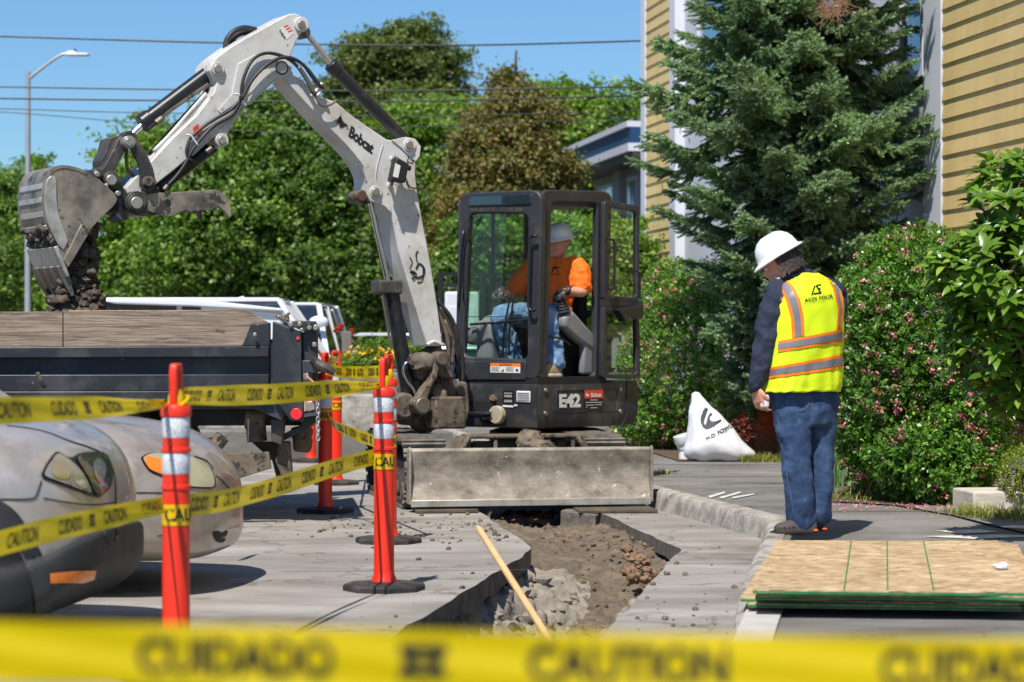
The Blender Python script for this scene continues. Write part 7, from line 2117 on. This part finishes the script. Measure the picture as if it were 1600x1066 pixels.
def hard_hat(c, up, face, par, s=1.0, mat=m_hat):
    up = up.normalized(); face = (face - up * face.dot(up)).normalized(); side = up.cross(face)
    prof = [(.150, -.008), (.153, -.002), (.146, .006), (.122, .012), (.118, .03), (.112, .06), (.098, .09), (.072, .117), (.040, .132), (.0, .138)]
    mb = MB(); vs, fs = [], []; n = 48
    for j, (r, z) in enumerate(prof):
        for k in range(n):
            a = 2 * math.pi * k / n; ca, sa = math.cos(a), math.sin(a)
            fx = 1.12 if j > 2 else (1.16 if ca > 0 else 1.05)
            rid = 1 + (.03 * math.exp(-(sa * 6) ** 2) if 4 <= j <= 8 else 0)
            droop = -.012 * max(0, ca) if j < 3 else 0
            vs.append(c + (face * ca * r * fx + side * sa * r * .92) * s + up * (z * rid + droop) * s)
    inner = [(.146, -.008), (.118, .004), (.108, .03), (.09, .085), (.0, .12)]
    for j, (r, z) in enumerate(inner):
        for k in range(n):
            a = 2 * math.pi * k / n; ca, sa = math.cos(a), math.sin(a)
            vs.append(c + (face * ca * r * (1.12 if j else (1.16 if ca > 0 else 1.05)) + side * sa * r * .92) * s + up * (z - (.012 * max(0, ca) if j < 1 else 0)) * s)
    m = len(prof); mi = len(inner)
    for j in range(m - 1):
        for k in range(n): fs.append((j * n + k, j * n + (k + 1) % n, (j + 1) * n + (k + 1) % n, (j + 1) * n + k))
    for j in range(mi - 1):
        for k in range(n): fs.append(((m + j) * n + k, (m + j + 1) * n + k, (m + j + 1) * n + (k + 1) % n, (m + j) * n + (k + 1) % n))
    for k in range(n): fs.append((k, m * n + k, m * n + (k + 1) % n, (k + 1) % n))
    mb.add(vs, fs); return mb.build('hard_hat', mat, par, smooth=60)

WD = 13.95
def wp_(x, y, dd=0.0): return W(x, y, WD + dd)
wk = empty('person', (wp_(1258, 830).x, WD, .12), 'standing worker in white hard hat, lime vest and jeans looking down to the left', 'person')
SHL = Vector((.86, .5, 0)).normalized(); FAC = Vector((-.5, .86, 0)).normalized()
up_h = Vector((-.50, .05, .86)).normalized(); face_h = Vector((-.84, .12, -.50)).normalized()
hc = wp_(1219, 412)
mb = MB()
add_head(mb, hc, up_h, face_h, 1.0)
limb(mb, [hc - up_h * .05 - face_h * .02, wp_(1243, 432, .0), wp_(1252, 450, .02)], [.058, .062, .075])
limb(mb, [wp_(1252, 455, .03), wp_(1257, 520, .03), wp_(1257, 600, .03)], [.10, .12, .11])
LS = wp_(1213, 466, -.06); LE = wp_(1195, 540, -.10); LW = wp_(1181, 606, -.10)
limb(mb, [wp_(1250, 455, .02), LS, LE, LW], [.08, .055, .045, .032])
RS = wp_(1301, 462, .10); RE = wp_(1300, 540, .14); RW = wp_(1270, 590, .26)
limb(mb, [wp_(1252, 455, .02), RS, RE, RW], [.08, .055, .045, .03])
HN, HF = (wp_(1237, 630, -.03), wp_(1281, 630, .07)); KN, KF = wp_(1243, 720, -.05), wp_(1281, 716, .06); AN, AF = wp_(1252, 812, -.02), wp_(1279, 806, .08)
for h_, k_, a_ in ((HN, KN, AN), (HF, KF, AF)): limb(mb, [wp_(1257, 600, .03), h_, k_, a_], [.09, .085, .055, .045])
add_hand(mb, LW, Vector((-.05, 0, -1)) + Vector((.25, 0, 0)), Vector((-.7, -.7, .1)), Vector((.5, -.6, .0)), .35, 1.0)
add_hand(mb, RW, Vector((-.6, .4, -.4)), Vector((0, .2, 1)), Vector((-.3, .8, .2)), .5, .95)
body_w = mb.build('body', m_skin, wk); finish_blob(body_w, .0062, 3)
for sg in (-1, 1):
    sd_ = up_h.cross(face_h).normalized(); q = hc + face_h * .083 + sd_ * .032 * sg + up_h * .012
    mb = MB(); mb.ico(q, .011, 2); mb.build('eye', m_text_w, wk, smooth=60)
# beard
mb = MB(); random.seed(3)
for k in range(60):
    a = random.uniform(-1.5, 1.5); sd_ = up_h.cross(face_h).normalized()
    q = hc + face_h * (.035 + .055 * math.cos(a)) + sd_ * .062 * math.sin(a) + up_h * random.uniform(-.115, -.055)
    mb.ico(q, random.uniform(.010, .016), 1, (1, 1, 1.2), .4)
b_ = mb.build('beard', m_beard, wk); finish_blob(b_, .006, 1)
# hair below the hat
mb = MB(); sd_ = up_h.cross(face_h).normalized()
for k in range(900):
    a = random.uniform(1.45, 2 * math.pi - 1.45); z = random.uniform(-.055, .05); rr = .088 + .03 * (1 - (z + .05) * 4) * (0.3 + 0.7 * abs(math.cos(a / 2)))
    q = hc + face_h * math.cos(a) * rr * 1.12 + sd_ * math.sin(a) * rr * .92 + up_h * z
    q2 = q + Vector((random.uniform(.0, .03), 0, random.uniform(-.03, -.01))) + (q - hc).normalized() * .012
    mb.tube([q, (q + q2) / 2 + Vector((0, 0, .004)), q2], [.004, .004, .001], 4)
mb.build('hair', m_hair, wk, smooth=60)
hatc = (Vector(wp_(1217, 399)))
hat = hard_hat(hatc, Vector((-.50, .04, .86)), Vector((-.86, .1, -.5)), wk, .98)
# jeans
mb = MB()
limb(mb, [wp_(1257, 600, .02), HN, KN + Vector((0, 0, .08)), KN, wp_(1249, 770, -.05), AN + Vector((0, 0, -.005))], [.13, .115, .092, .088, .084, .088], 18)
limb(mb, [wp_(1262, 600, .04), HF, KF + Vector((0, 0, .08)), KF, wp_(1281, 770, .06), AF], [.12, .108, .084, .08, .074, .078], 18)
rg = []
for (y, x0, x1, dp) in ((585, 1203, 1309, .12), (612, 1204, 1309, .13), (640, 1206, 1309, .135), (665, 1211, 1308, .125)):
    c = (wp_(x0, y) + wp_(x1, y)) / 2 + Vector((0, .02, 0)); hw = (x1 - x0) / 2 / 271 / .88
    rg.append([c + SHL * hw * math.cos(2 * math.pi * k / 24) + FAC * dp * math.sin(2 * math.pi * k / 24) for k in range(24)])
mb.rings(rg)
jeans = mb.build('jeans', m_denim, wk); finish_blob(jeans, .009, 4, .032, 9)
# navy work shirt
mb = MB(); rg = []
for (y, x0, x1, dp) in ((437, 1226, 1282, .07), (444, 1214, 1300, .10), (456, 1206, 1308, .12), (480, 1204, 1311, .13), (520, 1206, 1312, .13), (580, 1206, 1308, .13), (606, 1206, 1308, .12)):
    c = (wp_(x0, y) + wp_(x1, y)) / 2; hw = (x1 - x0) / 2 / 271 / .9
    rg.append([c + SHL * hw * math.cos(2 * math.pi * k / 28) + FAC * dp * math.sin(2 * math.pi * k / 28) for k in range(28)])
mb.rings(rg)
limb(mb, [wp_(1232, 458, -.03), LS + Vector((0, 0, .01)), LE, LW + Vector((.002, 0, .02))], [.07, .082, .068, .05], 16)
limb(mb, [wp_(1290, 456, .06), RS, RE, RW], [.07, .078, .066, .05], 16)
limb(mb, [wp_(1236, 433, .0), wp_(1250, 441, .02)], [.070, .09], 16)
shirt = mb.build('work_shirt', m_navy, wk); finish_blob(shirt, .009, 3, .045, 13)
mb = MB()
nk = [wp_(1231, 437, -.07), wp_(1243, 427, -.06), wp_(1258, 422, .0), wp_(1268, 426, .05), wp_(1270, 432, .09)]
mb.tube(nk, [.016, .022, .022, .018], 8, sm=4, flat=.6); mb.build('collar', m_navy, wk)
# vest: a shell over the torso
rg = []
rows = ((612, 1193, 1311, .150), (606, 1197, 1312, .146), (600, 1195, 1313, .150), (585, 1200, 1313, .147), (570, 1198, 1314, .150), (555, 1202, 1314, .147), (540, 1201, 1315, .150), (525, 1204, 1316, .149), (510, 1204, 1317, .152), (490, 1207, 1317, .15), (472, 1211, 1316, .145), (458, 1213, 1313, .135), (447, 1218, 1307, .115), (438, 1226, 1296, .095), (431, 1237, 1284, .075), (427, 1244, 1276, .06))
nv = 64
for (y, x0, x1, dp) in rows:
    c = (wp_(x0, y) + wp_(x1, y)) / 2; hw = (x1 - x0) / 2 / 271 / .885
    ring = []
    for k in range(nv):
        a = 2 * math.pi * k / nv
        ca, sa = math.cos(a), math.sin(a); e = 2 / 2.5
        x = math.copysign(abs(ca) ** e, ca) * hw; z = math.copysign(abs(sa) ** e, sa) * dp
        f = .016 * noise.noise(Vector((k * .45, y * .03, 2))) * (1 if y > 470 else .4) + (.005 * math.sin(k * 1.9 + y * .02) if y > 560 else 0)
        ring.append(c + SHL * (x * (1 + f * 2)) + FAC * (z * (1 + f * 5)) + Vector((0, 0, f * .5)))
    rg.append(ring)
mb = MB(); mb.rings(rg, cap=False)
vest = mb.build('hi_vis_vest', m_vest, wk, smooth=180, subsurf=1)
m = vest.modifiers.new('disp', 'DISPLACE'); tx = bpy.data.textures.new('vestfold', 'CLOUDS'); tx.noise_scale = .12; tx.noise_depth = 2; m.texture = tx; m.strength = .022; m.texture_coords = 'LOCAL'
m = vest.modifiers.new('solid', 'SOLIDIFY'); m.thickness = .004
bvv = bvh_of(vest)
Zv = lambda pts: zz(2.05, 1000, 340, pts)
def vdc(name, pts, mat, off, st=4): return dc(name, bvv, Zv(pts), mat, vest, off, st)
vdc('orange_band', [(432, 213), (447, 203), (466, 198), (492, 222), (512, 262), (524, 320), (526, 378), (487, 386), (483, 320), (468, 262), (450, 228)], m_vorange, .004)
vdc('reflective_stripe', [(444, 210), (462, 203), (484, 226), (503, 266), (514, 320), (517, 380), (497, 384), (493, 318), (478, 262), (458, 224)], m_vgrey, .006)
vdc('orange_band', [(594, 186), (617, 192), (644, 232), (650, 290), (642, 366), (628, 368), (633, 290), (616, 226)], m_vorange, .004)
vdc('reflective_stripe', [(602, 188), (613, 193), (637, 234), (643, 290), (637, 350), (632, 352), (637, 290), (622, 228)], m_vgrey, .006)
vdc('orange_band', [(444, 396), (520, 383), (600, 368), (646, 358), (646, 400), (560, 412), (443, 432)], m_vorange, .005)
vdc('reflective_stripe', [(444, 405), (520, 391), (600, 376), (646, 366), (646, 391), (560, 404), (443, 423)], m_vgrey, .007)
vdc('orange_band', [(414, 482), (500, 466), (600, 448), (650, 436), (650, 480), (560, 496), (404, 518)], m_vorange, .005)
vdc('reflective_stripe', [(412, 490), (500, 474), (600, 457), (650, 446), (650, 471), (560, 487), (405, 508)], m_vgrey, .007)
vdc('orange_trim', [(420, 230), (432, 214), (446, 232), (458, 262), (450, 270), (438, 240)], m_vorange, .006)
Zt = lambda pts: zz(6.66, 1160, 340, pts)
txt_on(bvv, 'ACES FOUR', *Zt([(640, 846), (935, 800), (940, 836), (645, 880)]), m_text_k, vest, .005, .03, 1.05)
txt_on(bvv, 'ENTERPRISES LLC', *Zt([(645, 889), (938, 845), (940, 856), (647, 902)]), m_text_k, vest, .005, .0, 1.4)
mb = MB()
for q in ([(712, 806), (727, 806), (758, 714), (742, 714)], [(756, 714), (772, 708), (822, 790), (805, 794)], [(738, 787), (805, 780), (808, 795), (734, 801)], [(764, 706), (815, 694), (812, 708), (776, 716)], [(788, 738), (813, 735), (806, 748), (796, 750)]):
    P = [cast(bvv, *p, .005) for p in Zt(q)]
    if all(P): mb.add(P, [(0, 1, 2, 3)])
mb.build('printed_logo', m_text_k, vest, smooth=0, recalc=False)
P = [cast(bvv, *p, .008) for p in Zt([(612, 552), (690, 538), (694, 560), (640, 578)])]
if all(P): MB().add(P, [(0, 1, 2, 3)]).build('neck_label', m_text_w, vest, smooth=0, recalc=False)
# white card in the hand
mb = MB(); mb.box(wp_(1195, 627, -.12), (.05, .02, .075)); mb.build('paper', m_wtrim, bevel=.012)
pp = [o for o in SC.objects if o.name == 'paper'][0]; tag(pp, 'small pale card held in the left hand of the standing worker', 'card')
# jeans seams and pocket
bvj = bvh_of(jeans)
m_thread = M('seam_thread', lin(96, 114, 140), .9)
seam(bvj, [(1213, 622), (1216, 660), (1222, 700), (1229, 740), (1237, 780), (1240, 806)], .0014, jeans, 'side_seam', m_thread, .001)
seam(bvj, [(1232, 618), (1231, 636), (1246, 642), (1262, 636), (1262, 618)], .0013, jeans, 'pocket_seam', m_thread, .001)
seam(bvj, [(1270, 618), (1269, 640), (1268, 664)], .0013, jeans, 'rear_seam', m_thread, .001)
# shoes
def shoe(heel, toe, name, mat, sole, par, w_=.05, h=.09, s=1):
    d = (toe - heel); L = d.length; d.normalize(); sd = Vector((-d.y, d.x, 0)).normalized(); U_ = sd.cross(d) * -1
    if U_.z < 0: U_ = -U_
    rg = []
    for f, ww, zt in ((-.04, .5, .6), (.0, .8, .9), (.12, .85, 1.05), (.3, .85, 1.0), (.5, .85, .72), (.7, 1.0, .55), (.88, .92, .48), (.98, .6, .36), (1.02, .3, .24)):
        c = heel + d * L * f; rg.append([c + sd * w_ * ww * math.cos(a) + U_ * (max(0, math.sin(a)) * h * zt + .022 - (.004 if math.sin(a) < 0 else 0)) for a in [2 * math.pi * k / 18 for k in range(18)]])
    o = MB().rings(rg).build(name, mat, par, smooth=60, subsurf=1)
    rg2 = [[Vector((p.x, p.y, 0)) + Vector((0, 0, heel.z + (0.026 if k % 2 else 0.0))) for k, p in ((0, a), (1, a), (1, b), (0, b))] for a, b in [(r[0] + (r[0] - r[9]) * .04, r[9] - (r[0] - r[9]) * .04) for r in rg]]
    MB().rings(rg2).build('sole', sole, o, smooth=30, bevel=.006); return o
m_sole = M('sole_dark', lin(58, 50, 46), .8); m_soleo = M('sole_orange', lin(196, 78, 26), .7)
zf = .128
a, b_ = wp_(1272, 830, -.02), wp_(1212, 834, -.10); a.z = b_.z = zf
s1 = shoe(a, b_, 'shoe', m_boot2, m_sole, wk)
a, b_ = wp_(1287, 825, .09), wp_(1238, 826, .12); a.z = b_.z = zf
s2 = shoe(a, b_, 'shoe', m_boot2, m_sole, wk)
bvs1 = bvh_of(s1)
txt_on(bvs1, 'SOREL', (1216, 824), (1248, 823), (1248, 834), (1216, 835), m_text_k, s1, .002, .04)
for sh, q in ((s1, (1274, 829)), (s2, (1288, 824))):
    mb = MB(); c = wp_(*q, -.05 if sh is s1 else .05); c.z = zf + .024; c.z -= .008; mb.box(c, (.028, .062, .014)); mb.build('heel_patch', m_soleo, sh, bevel=.01)

# ------------------------------------------------------------------ operator
op = empty('person', C(.6, .36, 1.35), 'digger operator in orange shirt, pale hard hat and black gloves seated in the cab', 'person')
FO = -sr; NB = fl
mb = MB(); oh = C(.61, .29, 1.995)
upo = Vector((-.10, -.08, 1)).normalized(); fo_ = (FO * 1.0 + Vector((-.25, 0, -.18))).normalized()
add_head(mb, oh, upo, fo_, .96)
limb(mb, [oh - upo * .05, C(.63, .34, 1.88), C(.64, .34, 1.82)], [.056, .06, .07])
limb(mb, [C(.64, .34, 1.8), C(.64, .35, 1.6), C(.6, .36, 1.42)], [.10, .12, .12])
sh1, el1, wr1 = C(.64, .13, 1.80), C(.62, .055, 1.625), C(.455, .085, 1.62)
sh2, el2, wr2 = C(.62, .56, 1.80), C(.47, .66, 1.60), C(.27, .60, 1.62)
for sh_, el_, wr_ in ((sh1, el1, wr1), (sh2, el2, wr2)): limb(mb, [C(.64, .34, 1.8), sh_, el_, wr_], [.08, .055, .046, .032])
hp1, kn1, an1 = C(.56, .24, 1.42), C(.29, .16, 1.42), C(.33, .10, 1.07)
hp2, kn2, an2 = C(.56, .46, 1.42), C(.17, .50, 1.43), C(.30, .50, 1.05)
for h_, k_, a_ in ((hp1, kn1, an1), (hp2, kn2, an2)): limb(mb, [C(.6, .36, 1.42), h_, k_, a_], [.09, .085, .055, .045])
ob = mb.build('body', m_skin, op); finish_blob(ob, .0075, 3)
# gloves with five fingers wrapped round the sticks
for wr_, jt, thd in ((wr1, JLt, fl * -1), (wr2, JRt, fl)):
    mb = MB(); dd = (jt - wr_); dd.z = -.01; add_hand(mb, wr_ + dd.normalized() * .0, dd.normalized() + Vector((0, 0, -.12)), Vector((0, 0, 1)), thd * -1, .62, 1.08, .0125)
    mb.tube([wr_ - dd.normalized() * .05, wr_ + dd.normalized() * .02], [.038, .034], 12)
    g_ = mb.build('glove', m_glove, op); finish_blob(g_, .005, 2)
mb = MB(); rg = []
for z, hw, dp, cc in ((1.42, .17, .135, C(.6, .36, 0)), (1.5, .175, .145, C(.59, .36, 0)), (1.6, .18, .14, C(.60, .355, 0)), (1.7, .19, .13, C(.62, .35, 0)), (1.78, .205, .12, C(.635, .345, 0)), (1.84, .17, .10, C(.64, .34, 0)), (1.875, .09, .075, C(.635, .335, 0))):
    rg.append([Vector((cc.x, cc.y, z)) + fl * hw * math.cos(a) + sr * dp * math.sin(a) for a in [2 * math.pi * k / 28 for k in range(28)]])
mb.rings(rg)
for sh_, el_ in ((sh1, el1), (sh2, el2)): limb(mb, [C(.64, .34, 1.79), sh_, sh_.lerp(el_, .75)], [.09, .088, .085], 16)
ts = mb.build('t_shirt', m_shirt, op); finish_blob(ts, .009, 3, .055, 11)
mb = MB()
limb(mb, [C(.62, .3, 1.42), hp1, kn1, kn1.lerp(an1, .5), an1 + Vector((0, 0, .0))], [.12, .105, .082, .078, .08], 16)
limb(mb, [C(.62, .42, 1.42), hp2, kn2, kn2.lerp(an2, .5), an2 + Vector((0, 0, .0))], [.12, .105, .082, .078, .08], 16)
oj = mb.build('jeans', m_ldenim, op); finish_blob(oj, .009, 3, .05, 12)
for an_, b__ in ((an1, .03), (an2, .0)):
    a = an_ + sr * .03; a.z = .955; t_ = a + FO * .24 + fl * -b__; t_.z = .955
    bo_ = shoe(a, t_, 'boot', m_boot, m_soleo if False else M('crepe_sole', lin(206, 196, 172), .8), op, .052, .12)
    mb = MB(); mb.tube([Vector((a.x, a.y, 1.0)) + FO * .03, Vector((a.x, a.y, 1.11)) + FO * .01], [.052, .05], 12); mb.build('boot_shaft', m_boot, bo_)
hard_hat(oh + upo * .038, upo + fo_ * .02, fo_, op, .92)
bvo = bvh_of(ts)
txt_on(bvo, 'ACES FOUR', (858, 427), (876, 427), (876, 430), (858, 430), m_text_k, ts, .004, .01)
mb = MB()
for q in ([(862, 425), (864, 425), (867, 417), (865, 417)], [(866, 417), (868, 417), (873, 425), (870, 425)], [(869, 418), (874, 417), (873, 419), (870, 420)]):
    P = [cast(bvo, *p, .004) for p in q]
    if all(P): mb.add(P, [(0, 1, 2, 3)])
mb.build('printed_logo', m_text_k, ts, smooth=0, recalc=False)
